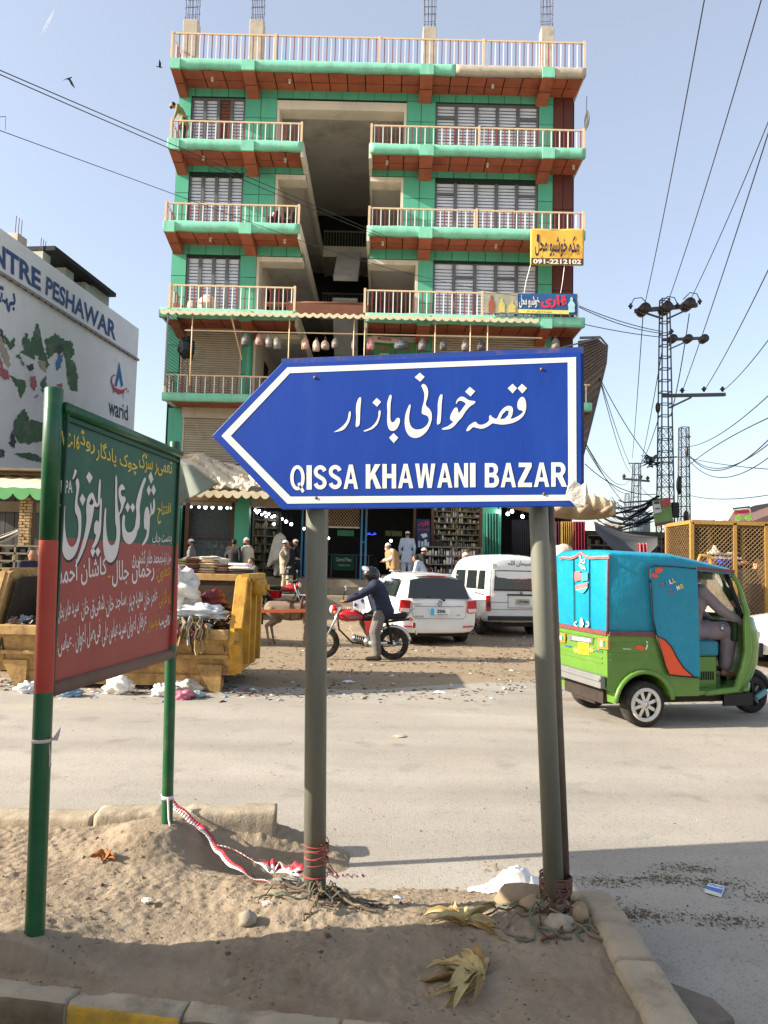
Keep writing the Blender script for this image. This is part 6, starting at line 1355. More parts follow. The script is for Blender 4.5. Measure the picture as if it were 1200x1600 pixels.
# driver
dz = ez + .17; sx = ex0 + .16
pose = dict(pel=(0, 0, .1), che=(.06, 0, .40), nek=(.08, 0, .60), hed=(.11, 0, .74), sl=(.07, .18, .54), sr=(.07, -.18, .54), el=(.26, .24, .34), er=(.28, -.25, .33), hl=(.50, .26, .22), hr=(.52, -.27, .20), kl=(.44, .13, .10), kr=(.46, -.15, .11), al=(.42, .13, -.32), ar=(.40, -.15, -.34), fl=V((.17, 0, -.045)), fr=V((.19, 0, -.06)))
person('rickshaw driver in a mauve brown shalwar kameez reaching for the handlebar', RM @ V((sx, -.12, dz)), RA, 1.7, pose, top=cloth('mauve_cloth', (140, 124, 126), bump=.03, bs=9), legs=cloth('mauve_cloth', (140, 124, 126), bump=.03, bs=9), vox=.009, skirt=0.55, bare=True)

# ============================================================ WHITE ESTATE CAR
def loc_frame(o): return WM[o]
def car_body(parent, M, stations, m, name, sub=1):
 """stations: (x, [(y, z) ... half outline from bottom centre to top centre])"""
 s = MB(M); s.smooth = True; secs = []
 for x, half in stations:
  sec = [V((x if len(q) < 3 else q[2], -q[0], q[1])) for q in half] + [V((x if len(q) < 3 else q[2], q[0], q[1])) for q in half[::-1][1:-1]]
  secs.append(sec)
 s.loft(secs); return s.build(name, m, parent, sub=sub)
WA = radians(90 + 14)
wc0 = V((1.17, 15.15, 0.0)); wc0.z = zroad(0, 15.5)
car = thing('estate_car', 'white estate car parked nose in, seen from behind, between the rider and the van', 'car', wc0, WA); CM = WM[car]
def hb_(w, zl, zsh, zwin, zt, wt_, wbot=None):      # half outline bottom centre -> top centre
 return [(0, zl), (w * .80, zl), (w * .96, zl + .06), (w, zl + .25), (w, (zl + zsh) / 2 + .1), (w * .985, zsh - .05), (w * .965, zsh), (wt_ + (w * .955 - wt_) * .45, zsh + (zt - zsh) * .52), (wt_, zt - .09), (wt_ * .86, zt - .02), (wt_ * .45, zt + .012), (0, zt + .02)]
stn = [(.02, hb_(.72, .30, .88, 0, .90, .60)), (.03, hb_(.80, .26, .90, 0, .92, .66)), (.10, hb_(.835, .24, .92, 0, 1.10, .62)), (.30, hb_(.845, .23, .92, 0, 1.36, .60)), (.52, hb_(.85, .22, .92, 0, 1.44, .60)), (1.2, hb_(.85, .20, .92, 0, 1.475, .60)), (2.1, hb_(.85, .20, .91, 0, 1.47, .60)), (2.7, hb_(.85, .20, .92, 0, 1.36, .58)), (3.2, hb_(.85, .20, .92, 0, 1.05, .62)), (3.5, hb_(.845, .20, .86, 0, .92, .66)), (4.1, hb_(.80, .22, .72, 0, .78, .60)), (4.35, hb_(.68, .28, .60, 0, .64, .52))]
car_body(car, CM, stn, m_white, 'body')
def cp(x, y, z): return CM @ V((x, y, z))
def lpanel(parent, M, pts, m, name, th, bevel=0.0):  # pts local, th local vector
 s = MB(M); s.prism([V(p) for p in pts], V(th)); return s.build(name, m, parent, bevel=bevel)
# rear glass follows the sloping tail
def tailx(z): return .10 + (z - .92) * .42 if z < 1.36 else .30
lpanel(car, CM, [(tailx(.95) - .10, .66, .955), (tailx(.95) - .10, -.66, .955), (tailx(1.32) - .075, -.565, 1.33), (tailx(1.36) - .07, -.3, 1.37), (tailx(1.36) - .07, .3, 1.37), (tailx(1.32) - .075, .565, 1.33)], m_glass, 'rear_window', (.03, 0, 0))
s = MB(CM); s.bar((.36, -.5, 1.44), (.36, .5, 1.44), .20, .025); s.build('roof_spoiler', m_white, car, bevel=.01)
s = MB(CM); s.box(.235, -.2, 1.395, .27, .2, 1.42); s.build('high_brake_lamp', m_redl, car)
for e in (-1, 1):
 s = MB(CM); s.prism([V((-.012, e * .60, .91)), V((-.0, e * .81, .93)), V((.02, e * .835, .68)), V((-.005, e * .70, .655)), V((-.015, e * .62, .66))], V((.07, 0, 0))); tl = s.build('tail_lamp', m_redl, car, bevel=.012)
 s = MB(CM); s.prism([V((-.024, e * .63, .75)), V((-.012, e * .80, .76)), V((-.006, e * .815, .69)), V((-.02, e * .64, .675))], V((.02, 0, 0))); s.build('reversing_lens', m_clear, tl)
 s = MB(CM); s.prism([V((-.035, e * .52, .40)), V((-.02, e * .74, .41)), V((-.02, e * .74, .385)), V((-.035, e * .52, .375))], V((.05, 0, 0))); s.build('reflector', m_redl, car)
 # side glass: three panes each side
 for (x0, x1, x0t, x1t) in ((.42, .95, .62, .98), (1.0, 1.75, 1.03, 1.72), (1.8, 2.85, 1.77, 2.45)):
  s = MB(CM); zz0, zz1 = .97, 1.33 if x1 < 2 else 1.31; s.prism([V((x0, e * .835, zz0)), V((x1, e * .835, zz0)), V((x1t, e * .665, zz1)), V((x0t, e * .665, zz1))], V((0, e * .012, .004))); s.build('side_window', m_glass, car)
 s = MB(CM); s.tube([V((x, e * .862, .22 + .0)) for x in (.2, .9)], .01, 5)
 for x in (1.0, 1.78): s.tube([V((x, e * .858, .30)), V((x, e * .86, .70)), V((x - .02, e * .835, .93))], .005, 4)
 s.build('door_gap', m_blk, car)
 for x in (.95, 1.75): s = MB(CM); s.bar((x + .15, e * .87, .83), (x + .32, e * .87, .83), .02, .03); s.build('door_handle', m_white, car)
 s = MB(CM); s.obox((2.75, e * .98, 1.0), (.12, .2, .14)); s.build('wing_mirror', m_white, car, bevel=.03)
for x in (.78, 3.4):
 for e in (-1, 1): wheel(car, CM, (x, e * .74, .31), .31, .2, 'steel', side=e)
s = MB(CM); s.box(.25, -.72, .17, 4.0, .72, .30); s.build('underbody', m_under, car)
lpanel(car, CM, [(3.12, .60, 1.08), (3.12, -.60, 1.08), (2.70, -.54, 1.36), (2.70, .54, 1.36)], m_glass, 'windscreen', (.03, 0, .03))
# tailgate line, wiper, badge, plate, bumper seam
s = MB(CM)
s.tube([V((-.022, .60, .90)), V((-.03, .56, .60)), V((-.038, .50, .55)), V((-.038, -.50, .55)), V((-.03, -.56, .60)), V((-.022, -.60, .90))], .006, 5); s.tube([V((-.03, .84 - .02, .58)), V((-.045, .62, .56)), ], .004, 4); s.tube([V((-.02, -.52, .80)), V((-.03, 0, .80)), V((-.02, .52, .80))], .006, 5); s.build('tailgate_gap', mat('grey_gap', (84, 84, 82), .6), car)
s = MB(CM); s.bar((.03, -.10, .93), (.10, .30, .99), .018); s.bar((.02, .28, .985), (.09, -.28, .965), .014); s.cyl((-.01, -.10, .92), (.04, -.10, .94), .025, .025, 8); s.build('rear_wiper', m_blk, car)
s = MB(CM); s.torus((-.035, 0, .865), .05, .008, 'x', 20, 6); s.torus((-.035, 0, .865), .026, .007, 'x', 16, 6); s.cyl((-.035, -.035, .885), (-.035, .035, .885), .006, .006, 6); s.build('badge', m_alloy, car)
pl = lpanel(car, CM, [(-.04, .20, .62), (-.04, -.22, .62), (-.032, -.22, .76), (-.032, .20, .76)], mat('plate_white', (220, 222, 216), .4), 'number_plate', (-.006, 0, 0))
lpanel(pl, CM, [(-.049, .20, .62), (-.049, .12, .62), (-.041, .12, .76), (-.041, .20, .76)], mat('plate_cyan', (60, 176, 206), .4), 'plate_band', (-.003, 0, 0)); WM[pl] = CM
def rq(x, y0, y1, z0, z1, M): return lambda u, v: M @ V((x, y0 + (y1 - y0) * u, z0 + (z1 - z0) * v))
s = MB(); text_quad(s, '206', rq(-.05, .06, -.12, .67, .74, CM), .03); text_quad(s, 'ISLAMABAD', rq(-.05, .05, -.17, .63, .65, CM), .01); s.build('number', m_blk, pl, fixn=False)
s = MB(); text_quad(s, 'FIELDER', rq(-.045, .53, .33, .575, .61, CM), .02); text_quad(s, 'G', rq(-.045, -.36, -.44, .61, .64, CM), .02); text_quad(s, 'COROLLA', rq(-.032, .56, .38, .835, .86, CM), .01); s.build('lettering', mat('grey_badge', (90, 90, 92), .3, metal=.5), car, fixn=False)
s = MB(CM); s.tube([V((1.5, 0, 1.5)), V((1.42, 0, 1.62))], [.012, .006], 6); s.build('aerial', m_blk, car)

# ============================================================ WHITE VAN
VA = radians(90 + 13)
vn0 = V((3.10, 17.1, zroad(0, 17.1)))
van = thing('minivan', 'white high roofed van half hidden by the right sign post', 'van', vn0, VA); VM = WM[van]
def vb(w, zl, zt, wt_): return [(0, zl), (w * .86, zl), (w * .97, zl + .05), (w, zl + .25), (w, .85), (w * .99, 1.0), (w * .965, 1.3), (wt_, 1.62 if zt > 1.7 else zt - .12), (wt_ * .93, zt - .10), (wt_ * .78, zt - .03), (wt_ * .4, zt), (0, zt + .005)]
st = [(.0, vb(.68, .42, 1.74, .60)), (.02, vb(.725, .36, 1.80, .64)), (.12, vb(.735, .30, 1.86, .66)), (.5, vb(.74, .28, 1.89, .67)), (1.5, vb(.74, .28, 1.90, .67)), (2.3, vb(.74, .28, 1.87, .66)), (2.6, vb(.74, .28, 1.78, .64)), (2.95, vb(.73, .30, 1.30, .64)), (3.1, vb(.72, .32, 1.0, .60)), (3.2, vb(.62, .40, .90, .55))]
car_body(van, VM, st, m_white, 'body')
lpanel(van, VM, [(-.012, .56, 1.06), (-.012, -.56, 1.06), (.012, -.53, 1.50), (.012, .53, 1.50)], m_glass, 'rear_window', (.03, 0, 0), .02)
s = MB(VM)
s.tube([V((-.02, .56, 1.055)), V((-.02, -.56, 1.055)), V((.004, -.535, 1.505)), V((.004, .535, 1.505))], .014, 6, closed=True); s.tube([V((-.02, .62, 1.56)), V((-.015, .66, 1.2)), V((-.02, .64, .62)), V((-.02, -.64, .62)), V((-.015, -.66, 1.2)), V((-.02, -.62, 1.56))], .006, 5); s.tube([V((-.024, .62, .78)), V((-.024, .2, .78))], .005, 4)
s.tube([V((-.025, .22, .93)), V((-.025, .22, .66)), V((-.025, -.55, .66))], .006, 4); s.build('window_seal', mat('dark_rubber', (50, 50, 50), .7), van)
s = MB(VM); s.bar((-.04, .24, .955), (-.04, -.50, .955), .03, .035); s.build('tailgate_handle', m_blk, van)
s = MB(VM); s.box(-.05, -.70, .37, .02, .70, .47); s.build('rear_bumper', mat('dark_bumper', (52, 50, 48), .7), van, bevel=.02)
for e in (-1, 1):
 s = MB(VM); s.prism([V((-.02, e * .64, .58)), V((-.005, e * .738, .58)), V((.0, e * .738, .93)), V((-.018, e * .65, .93))], V((.05, 0, 0))); tl = s.build('tail_lamp', m_redl, van); s = MB(VM); s.prism([V((-.03, e * .655, .68)), V((-.02, e * .735, .68)), V((-.018, e * .735, .77)), V((-.03, e * .655, .77))], V((.02, 0, 0))); s.build('lens', mat('dark_red_lens', (96, 20, 28), .2), tl)
 for (x0, x1) in ((.16, .62), (.70, 1.42), (1.52, 2.30)):
  s = MB(VM); s.prism([V((x0, e * .722, 1.06)), V((x1, e * .722, 1.06)), V((x1 - .02, e * .680, 1.50)), V((x0 + .05, e * .680, 1.50))], V((0, e * .014, .002))); s.build('side_window', m_glass, van)
 s = MB(VM)
 for x in (1.47, .66): s.tube([V((x, e * .745, .35)), V((x, e * .745, .9)), V((x, e * .70, 1.55))], .006, 4)
 s.tube([V((.12, e * .747, .94)), V((.75, e * .749, .98))], .014, 5); s.build('side_rail', mat('maroon_strip', (110, 70, 66), .5), van)
for x in (.62, 2.65):
 for e in (-1, 1): wheel(van, VM, (x, e * .64, .27), .27, .16, 'steel', side=e)
s = MB(VM); s.box(.15, -.62, .22, 3.0, .62, .36); s.cyl((-.02, .35, .30), (.3, .35, .30), .03, .03, 8); s.build('underbody', m_under, van)
lpanel(van, VM, [(2.99, .58, 1.30), (2.99, -.58, 1.30), (2.66, -.56, 1.72), (2.66, .56, 1.72)], m_glass, 'windscreen', (.03, 0, .02))
pl = lpanel(van, VM, [(-.03, .02, .73), (-.03, -.32, .73), (-.026, -.32, .86), (-.026, .02, .86)], mat('plate_grey', (176, 172, 158), .5), 'number_plate', (-.006, 0, 0))
s = MB(); text_quad(s, 'LZ9-4065', rq(-.04, -.02, -.28, .77, .83, VM), .02); s.build('number', m_blk, pl, fixn=False)
s = MB(); text_quad(s, 'سبحان اللہ', rq(-.002, .22, -.34, 1.60, 1.74, VM), .02, True); s.build('lettering', mat('grey_lettering', (96, 96, 96), .6), van, fixn=False)
s = MB();
for z0, y0, y1 in ((1.30, .14, -.36), (1.235, .14, -.36), (1.10, .06, -.34)): text_quad(s, 'بابا جی کی دعا محبت', rq(-.022, y0, y1, z0, z0 + .045, VM), .03, True)
s.build('red_window_lettering', mat('red_window_vinyl', (206, 74, 62), .5), van, fixn=False)
s = MB(VM); s.torus((-.03, -.1, 1.0), .03, .008, 'x', 4, 5); s.bar((-.03, -.13, .985), (-.03, -.07, 1.015), .012); s.build('badge', m_alloy, van)
s = MB(VM); s.tube([V((.05, .45, 1.62)), V((-.06, .56, 1.60))], .01, 5); s.obox((-.07, .58, 1.60), (.03, .10, .12)); s.build('rear_mirror', m_clear, van)

# ============================================================ MOTORCYCLES
m_bred = mat('red_tank_enamel', (172, 26, 32), .2, var=.05, coat=.6)
def motorbike(label, loc, rz, box=False, group=None):
 t = thing('motorcycle', label, 'motorcycle', loc, rz, group); M = WM[t]; R = .275
 wheel(t, M, (0, 0, R), R, .07, 'spoke'); wheel(t, M, (1.19, 0, R), R, .06, 'spoke')
 s = MB(M); s.smooth = True                     # tank
 secs = []
 for x, w_, z0, z1 in ((.50, .05, .70, .74), (.54, .085, .66, .79), (.66, .11, .64, .84), (.80, .12, .63, .855), (.90, .10, .65, .845), (.97, .05, .70, .80)):
  zc, hz = (z0 + z1) / 2, (z1 - z0) / 2; secs.append([V((x, w_ * cos(2 * pi * j / 16), zc + hz * sin(2 * pi * j / 16))) for j in range(16)])
 s.loft(secs); tk = s.build('fuel_tank', m_bred, t)
 for e in (-1, 1): s = MB(M); s.prism([V((.58, e * .112, .74)), V((.78, e * .126, .73)), V((.92, e * .10, .76)), V((.74, e * .122, .695)), V((.6, e * .108, .70))], V((0, e * .004, 0))); s.build('tank_stripe', m_alloy, tk)
 s = MB(M); s.cyl((.78, 0, .855), (.78, 0, .875), .03, .03, 12); s.build('filler_cap', m_chrome, tk)
 s = MB(M); s.smooth = True; secs = []
 for x, w_, z0, z1 in ((-.24, .06, .74, .80), (-.20, .10, .70, .82), (.0, .115, .68, .79), (.3, .11, .68, .79), (.48, .08, .68, .80), (.52, .04, .70, .78)):
  zc, hz = (z0 + z1) / 2, (z1 - z0) / 2; secs.append([V((x, w_ * cos(2 * pi * j / 14), zc + hz * sin(2 * pi * j / 14))) for j in range(14)])
 s.loft(secs); s.build('seat', m_blk, t)
 s = MB(M)                                        # frame
 for e in (-1, 1): s.tube([V((.95, 0, .78)), V((.5, e * .06, .66)), V((.15, e * .09, .64)), V((-.28, e * .09, .70))], .014, 6); s.tube([V((.3, e * .07, .64)), V((.28, e * .06, .34)), V((0, e * .08, R))], .016, 6); s.tube([V((.02, e * .10, R)), V((.04, e * .11, .42)), V((.1, e * .11, .63))], [.018, .028, .02], 8)
 s.tube([V((.98, 0, .80)), V((.93, 0, .5)), V((.7, 0, .28)), V((.4, 0, .26))], .018, 6); s.build('frame', m_blk, t)
 s = MB(M)
 for e in (-1, 1): s.tube([V((1.19, e * .065, R)), V((1.0, e * .065, .66)), V((.93, e * .065, .88))], [.014, .02, .02], 8)
 s.build('fork', m_chrome, t)
 s = MB(M); s.tube([V((.80, .34, .98)), V((.86, .26, 1.0)), V((.92, .10, .96)), V((.92, -.10, .96)), V((.86, -.26, 1.0)), V((.80, -.34, .98))], .012, 8); s.build('handlebar', m_chrome, t)
 s = MB(M)
 for e in (-1, 1): s.cyl((.80, e * .34, .98), (.85, e * .27, 1.0), .018, .018, 8)
 s.build('grip', m_blk, t)
 for e in (-1, 1): s = MB(M); s.tube([V((.87, e * .24, 1.0)), V((.86, e * .28, 1.10)), V((.84, e * .30, 1.17))], .006, 5); s.m = 1; s.sph((.835, e * .31, 1.22), (.012, .055, .05), 12, 8); s.build('mirror', [m_blk, mat('mirror_glass', (190, 206, 220), .05, metal=.9, var=0)], t)
 s = MB(M); s.sph((1.02, 0, .84), (.07, .085, .085), 14, 10); hl = s.build('headlamp', m_bred, t); s = MB(M); s.sph((1.06, 0, .84), (.045, .075, .075), 14, 8); s.build('lens', m_clear, hl)
 for e in (-1, 1):
  s = MB(M); s.sph((1.0, e * .14, .80), (.035, .025, .025), 8, 6); s.sph((-.30, e * .13, .70), (.035, .025, .025), 8, 6); s.build('indicator', mat('amber_lens', (222, 110, 40), .3), t)
  s = MB(M); s.prism([V((.18, e * .085, .66)), V((.50, e * .085, .66)), V((.46, e * .095, .46)), V((.26, e * .095, .44))], V((0, e * .02, 0))); s.build('side_panel', m_bred, t, bevel=.008)
 s = MB(M); s.cyl((.42, -.09, .30), (.42, .09, .30), .085, .085, 16); s.cyl((.50, 0, .32), (.70, 0, .37), .06, .05, 12)
 for i in range(5): s.cyl((.52 + i * .035, 0, .325 + i * .008), (.53 + i * .035, 0, .327 + i * .008), .078, .078, 12)
 s.cyl((.36, -.14, .28), (.36, .14, .28), .06, .06, 14); s.build('engine', m_alloy, t)
 s = MB(M); s.tube([V((.62, -.05, .30)), V((.55, -.12, .22)), V((.3, -.14, .21)), V((.05, -.14, .24)), V((-.30, -.15, .29))], [.016, .018, .022, .036, .032], 10); s.tube([V((.1, .12, .30)), V((.40, .12, .28))], .03, 8); s.build('exhaust', m_chrome, t)
 s = MB(M); s.tube([V((.30 * cos(a), 0, R + .30 * sin(a))) for a in [radians(50 + 11 * i) for i in range(12)]], [.03] * 12, 8); s.tube([V((1.19 + .295 * cos(a), 0, R + .295 * sin(a))) for a in [radians(35 + 11 * i) for i in range(10)]], .024, 8); s.build('mudguard', m_chrome, t)
 s = MB(M); s.obox((-.36, 0, .60), (.05, .12, .09)); s.build('tail_lamp', m_redl, t, bevel=.01); s = MB(M); s.obox((-.40, 0, .50), (.015, .18, .11)); s.build('number_plate', m_clear, t)
 s = MB(M); s.tube([V((-.22, .10, .74)), V((-.33, .10, .86)), V((-.36, .0, .88)), V((-.33, -.10, .86)), V((-.22, -.10, .74))], .011, 6); s.build('grab_rail', m_chrome, t)
 s = MB(M); s.tube([V((.35, .10, .24)), V((.30, .22, .01))], .01, 6); s.cyl((.36, -.22, .25), (.36, .22, .25), .012, .012, 6); s.build('side_stand', m_blk, t)
 return t, M
bikeO = gnd(613, 1031, 0.0); bikeF = gnd(515, 1029, 0.0); bd = (bikeF - bikeO); brz = atan2(bd.y, bd.x)
mk, MM = motorbike('red motorcycle halted behind the left sign post, its rider with a foot down', V((bikeO.x, bikeO.y, .0)), brz)
# parcel on the tank
s = MB(MM); s.obox((.60, 0, .98), (.20, .20, .26), Matrix.Rotation(radians(8), 3, 'Y')); pc = thing('parcel', 'white box with blue crosses held on the tank of the red motorcycle', 'box', MM @ V((.6, 0, .85)), brz); pb = s.build('carton', mat('carton_white', (226, 226, 230), .6), pc, bevel=.006)
s = MB(MM)
for x, z in ((.66, .93), (.54, 1.0)): s.box(x - .028, .100, z - .012, x + .028, .104, z + .012); s.box(x - .012, .1045, z - .034, x + .012, .108, z + .034)
s.build('blue_cross', mat('cross_blue', (40, 60, 150), .5), pc)
pose = dict(pel=(0, 0, .86), che=(.08, 0, 1.14), nek=(.13, 0, 1.30), hed=(.19, 0, 1.43), sl=(.11, .20, 1.26), sr=(.11, -.20, 1.26), el=(.33, .27, 1.12), er=(.33, -.27, 1.12), hl=(.58, .30, 1.01), hr=(.58, -.30, 1.01), kl=(.10, .20, .48), kr=(.28, -.2, .62), al=(.04, .24, .085), ar=(.10, -.2, .30))
navy = mat('navy_quilted_jacket', (34, 38, 58), .75, var=.2, vs=10, bump=.03, bs=11)
rd, J, PM = person('rider in a navy jacket and black helmet astride the red motorcycle, left foot down', MM @ V((.22, 0, 0)), brz, 1.7, pose, top=navy, legs=cloth('grey_shalwar', (104, 98, 92), bump=.035, bs=8), helmet=True, vox=.012, skirt=.0)
s = MB(PM); hc = J['hed']; s.sph(hc + V((-.005, 0, .02)), (.155, .135, .15), 22, 16); hm = s.build('helmet', mat('black_helmet', (22, 22, 24), .18, var=.1, coat=.5), rd)
s = MB(PM); s.sph(hc + V((.02, 0, .075)), (.155, .115, .065), 18, 12, Matrix.Rotation(radians(-30), 3, 'Y')); s.build('visor', mat('smoke_visor', (170, 176, 180), .08, var=.1, metal=.4), hm)
s = MB(PM); s.prism([V((-.02, .24, .62)) , V((-.02, .10, .62))], V((0, 0, 0))) if False else None
s = MB(PM); caps(s, J['pel'] + V((-.04, .02, -.04)), J['che'] + V((-.01, .0, .0)), .185, .185); caps(s, J['pel'] + V((-.12, .0, -.03)), J['pel'] + V((-.05, 0, .0)), .12, .13); [caps(s, J[a], J[b], .082, .07) for a, b in (('sl', 'el'), ('sr', 'er'))]; [caps(s, J[a], J[a] + (J[b] - J[a]) * .85, .068, .052) for a, b in (('el', 'hl'), ('er', 'hr'))]; caps(s, J['sl'] * .75 + J['sr'] * .25, J['sr'] * .75 + J['sl'] * .25, .12, .12); s.build('jacket_hem', navy, rd, remesh=.018, smooth_it=2)
# ============================================================ SKIP FULL OF RUBBISH
m_sky = mat('worn_yellow_paint', (190, 142, 50), .65, var=.25, vs=4, dirt=(112, 76, 46), dirta=.6, ds=4.5, bump=.004, bs=30); m_skd = mat('dusty_yellow_steel', (170, 136, 84), .8, var=.25, vs=4, dirt=(92, 64, 42), dirta=.7, ds=7, bump=.006, bs=24); m_ski = mat('skip_inside', (58, 48, 38), .9, var=.3, vs=5)
sk = thing('rubbish_skip', 'battered yellow steel skip heaped with rubbish behind the green notice board', 'skip', (-3.3, 10.0, 0))
x0, x1 = -4.72, -1.86
end = [(9.32, .20), (9.10, .62), (9.16, .80), (9.42, 1.40), (9.55, 1.44), (10.78, 1.44), (10.95, 1.36), (11.1, .85), (10.75, .20)]
for (xe, d, nm) in ((x1, .07, 0), (x0, -.07, 1)):
 s = MB(); s.prism([V((xe, y, z)) for y, z in end], V((d, 0, 0))); e = s.build('end_plate', m_sky if nm == 0 else m_skd, sk, bevel=.01)
 s = MB(); xx = xe + d
 for (ya_, za_, yb_, zb2) in ((9.17, .78, 9.46, 1.40), (9.72, .30, 9.72, 1.40), (10.15, .26, 10.15, 1.40), (10.58, .26, 10.58, 1.40), (9.5, 1.41, 10.85, 1.41), (9.3, .26, 9.14, .62)):
  s.bar((xx + d * .5, ya_, za_), (xx + d * .5, yb_, zb2), .10, .09, up=(1, 0, 0))
 s.build('rib', m_sky if nm == 0 else m_skd, e)
 s = MB(); s.cyl((xx, 10.0, 1.28), (xx + d * 3.2, 10.0, 1.28), .11, .11, 18); s.cyl((xx + d * 3.2, 10.0, 1.28), (xx + d * 3.9, 10.0, 1.28), .04, .04, 10); s.build('lifting_lug', m_sky, e)
s = MB(); s.prism([V((x0, 9.12, .70)), V((x1, 9.12, .70)), V((x1, 9.32, .20)), V((x0, 9.32, .20))], (0, .05, .02)); s.build('front_wall', m_skd, sk)
s = MB(); s.bar((x0, 9.10, .72), (x1, 9.10, .72), .10, .12); s.bar((x0, 9.20, .44), (x1, 9.20, .44), .06, .05); s.build('front_rim', m_skd, sk, bevel=.012)
s = MB(); s.prism([V((x0 + .075, y * .96 + .4, z * .94)) for y, z in end], V((.01, 0, 0))); s.build('inner_face', m_ski, sk)
s = MB(); s.box(x0, 10.85, .3, x1, 10.95, 1.36); s.build('back_wall', m_ski, sk); s = MB(); s.bar((x0, 10.88, 1.38), (x1 + .02, 10.88, 1.38), .12, .10); s.build('back_rim', m_skd, sk, bevel=.01)
s = MB(); s.box(x0, 9.32, .18, x1, 10.8, .26); s.build('floor', m_ski, sk)
s = MB(); s.box(x0 + .2, 9.30, .06, x1 - .1, 9.42, .20); s.build('skid', m_skd, sk)
for xx in (-2.05, -4.45):
 s = MB(); s.prism([V((xx - .22, 9.22, .34)), V((xx + .10, 9.22, .34)), V((xx + .08, 9.25, .0)), V((xx - .04, 9.25, .0))], (0, .14, 0)); s.build('leg', m_skd, sk)
m_rub = mat('mixed_rubbish', (88, 76, 60), .95, var=.45, vs=6, bump=.03, bs=9, dirt=(52, 44, 36), dirta=.5, ds=5)
s = MB(); s.smooth = True
def heap(u, v):
 x = x0 + .05 + (x1 - x0 - .1) * u; y = 9.15 + 1.7 * v; h = .74 + .30 * sin(pi * min(1, u * 1.15)) * v ** .5 + .18 * fbm((x * 2.2, y * 2.2, 2)) + .06 * noise.noise((x * 9, y * 9, 1)); return V((x, y, h if 0 < u < 1 else .5))
s.grid(heap, 90, 46); hp = s.build('rubbish_heap', m_rub, sk)
bags = [((-2.95, 9.4, 1.22), (.26, .22, .30), (206, 200, 192), 31), ((-2.75, 9.35, .98), (.16, .16, .2), (176, 168, 150), 32), ((-2.45, 9.3, .98), (.34, .2, .09), (196, 198, 202), 33), ((-3.0, 9.2, .86), (.22, .14, .1), (150, 146, 148), 34), ((-2.7, 9.12, .80), (.3, .10, .07), (158, 150, 138), 35), ((-3.2, 9.4, 1.0), (.2, .2, .15), (70, 70, 86), 36), ((-2.35, 9.7, 1.10), (.15, .15, .14), (120, 52, 50), 37), ((-3.6, 9.7, 1.1), (.3, .3, .2), (140, 134, 126), 38), ((-2.2, 9.8, 1.0), (.2, .2, .12), (60, 56, 54), 39), ((-4.0, 9.5, 1.0), (.25, .2, .2), (110, 100, 84), 40)]
labs = ['tall white polythene bag standing highest in the skip', 'grey sagging bag under the tall white bag in the skip', 'flat pale blue sheet of plastic at the right of the skip load', 'small grey bag on the skip rim behind the green board edge', 'long beige rag over the front rim of the skip', 'dark blue bag beside the tall white bag in the skip', 'small maroon bundle near the right end of the skip', 'grey bundle behind the green notice board in the skip', 'black bag against the right end plate of the skip', 'brown sack in the left half of the skip']
bags = [((b[0][0] * .62 - .75 if i < 7 else b[0][0],) + b[0][1:],) + b[1:] for i, b in enumerate(bags)]
for (c, r, col, sd_), lb in zip(bags, labs):
 o = crumple(c, r, sd_, 28, 20, .45, 2.4).build('rubbish_bag', mat('bagcol_%d' % sd_, col, .55, var=.18, vs=9, bump=.012, bs=22, dirt=(110, 92, 72), dirta=.35, ds=9), loc=c); tag(o, lb, 'bag')
rr = random.Random(5); s = MB()
for i in range(110):
 x = rr.uniform(-2.85, -2.15) if i < 110 else rr.uniform(-4.7, -4.3); y = 9.05 - rr.uniform(0, .06); z = .80 + rr.uniform(-.05, .12); L = rr.uniform(.06, .34); s.m = rr.choice((0, 0, 1, 1, 2, 2, 0, 3)); pts = [V((x, y + .1, z)), V((x + rr.uniform(-.03, .03), y, z + .02))]
 for k in range(5): pts.append(pts[-1] + V((rr.uniform(-.03, .03), rr.uniform(-.02, .01), -L / 5)))
 s.tube(pts, rr.choice((.004, .006, .012, .02)), 4)
o = s.build('hanging_strip', [mat('straw_strip', (150, 122, 78), .9), mat('grey_strip', (140, 134, 124), .9), mat('dark_strip', (66, 54, 44), .9), mat('red_strip', (120, 64, 62), .8)], sk); o['kind'] = 'stuff'
s = MB()
for i in range(1500):
 u, v = rr.random(), rr.random() * .8; p = heap(u * .96 + .02, v); r = rr.uniform(.02, .075); s.m = rr.randrange(6); a = V((rr.gauss(0, 1), rr.gauss(0, 1), rr.gauss(0, .6))).normalized() * r; b = a.cross(V((rr.gauss(0, 1), rr.gauss(0, 1), 1))).normalized() * r * rr.uniform(.3, .9); p = p + V((0, 0, .02)); s.add([p - a - b, p + a - b, p + a + b, p - a + b, p + a.cross(b).normalized() * r * .3], [(0, 1, 4), (1, 2, 4), (2, 3, 4), (3, 0, 4)])
o = s.build('rubbish_scrap', [mat('rub_%d' % k, c, .8, var=.2, vs=9) for k, c in enumerate([(190, 184, 176), (96, 78, 58), (60, 50, 42), (130, 116, 96), (150, 96, 70), (120, 130, 140)])], sk, fixn=False); o['kind'] = 'stuff'

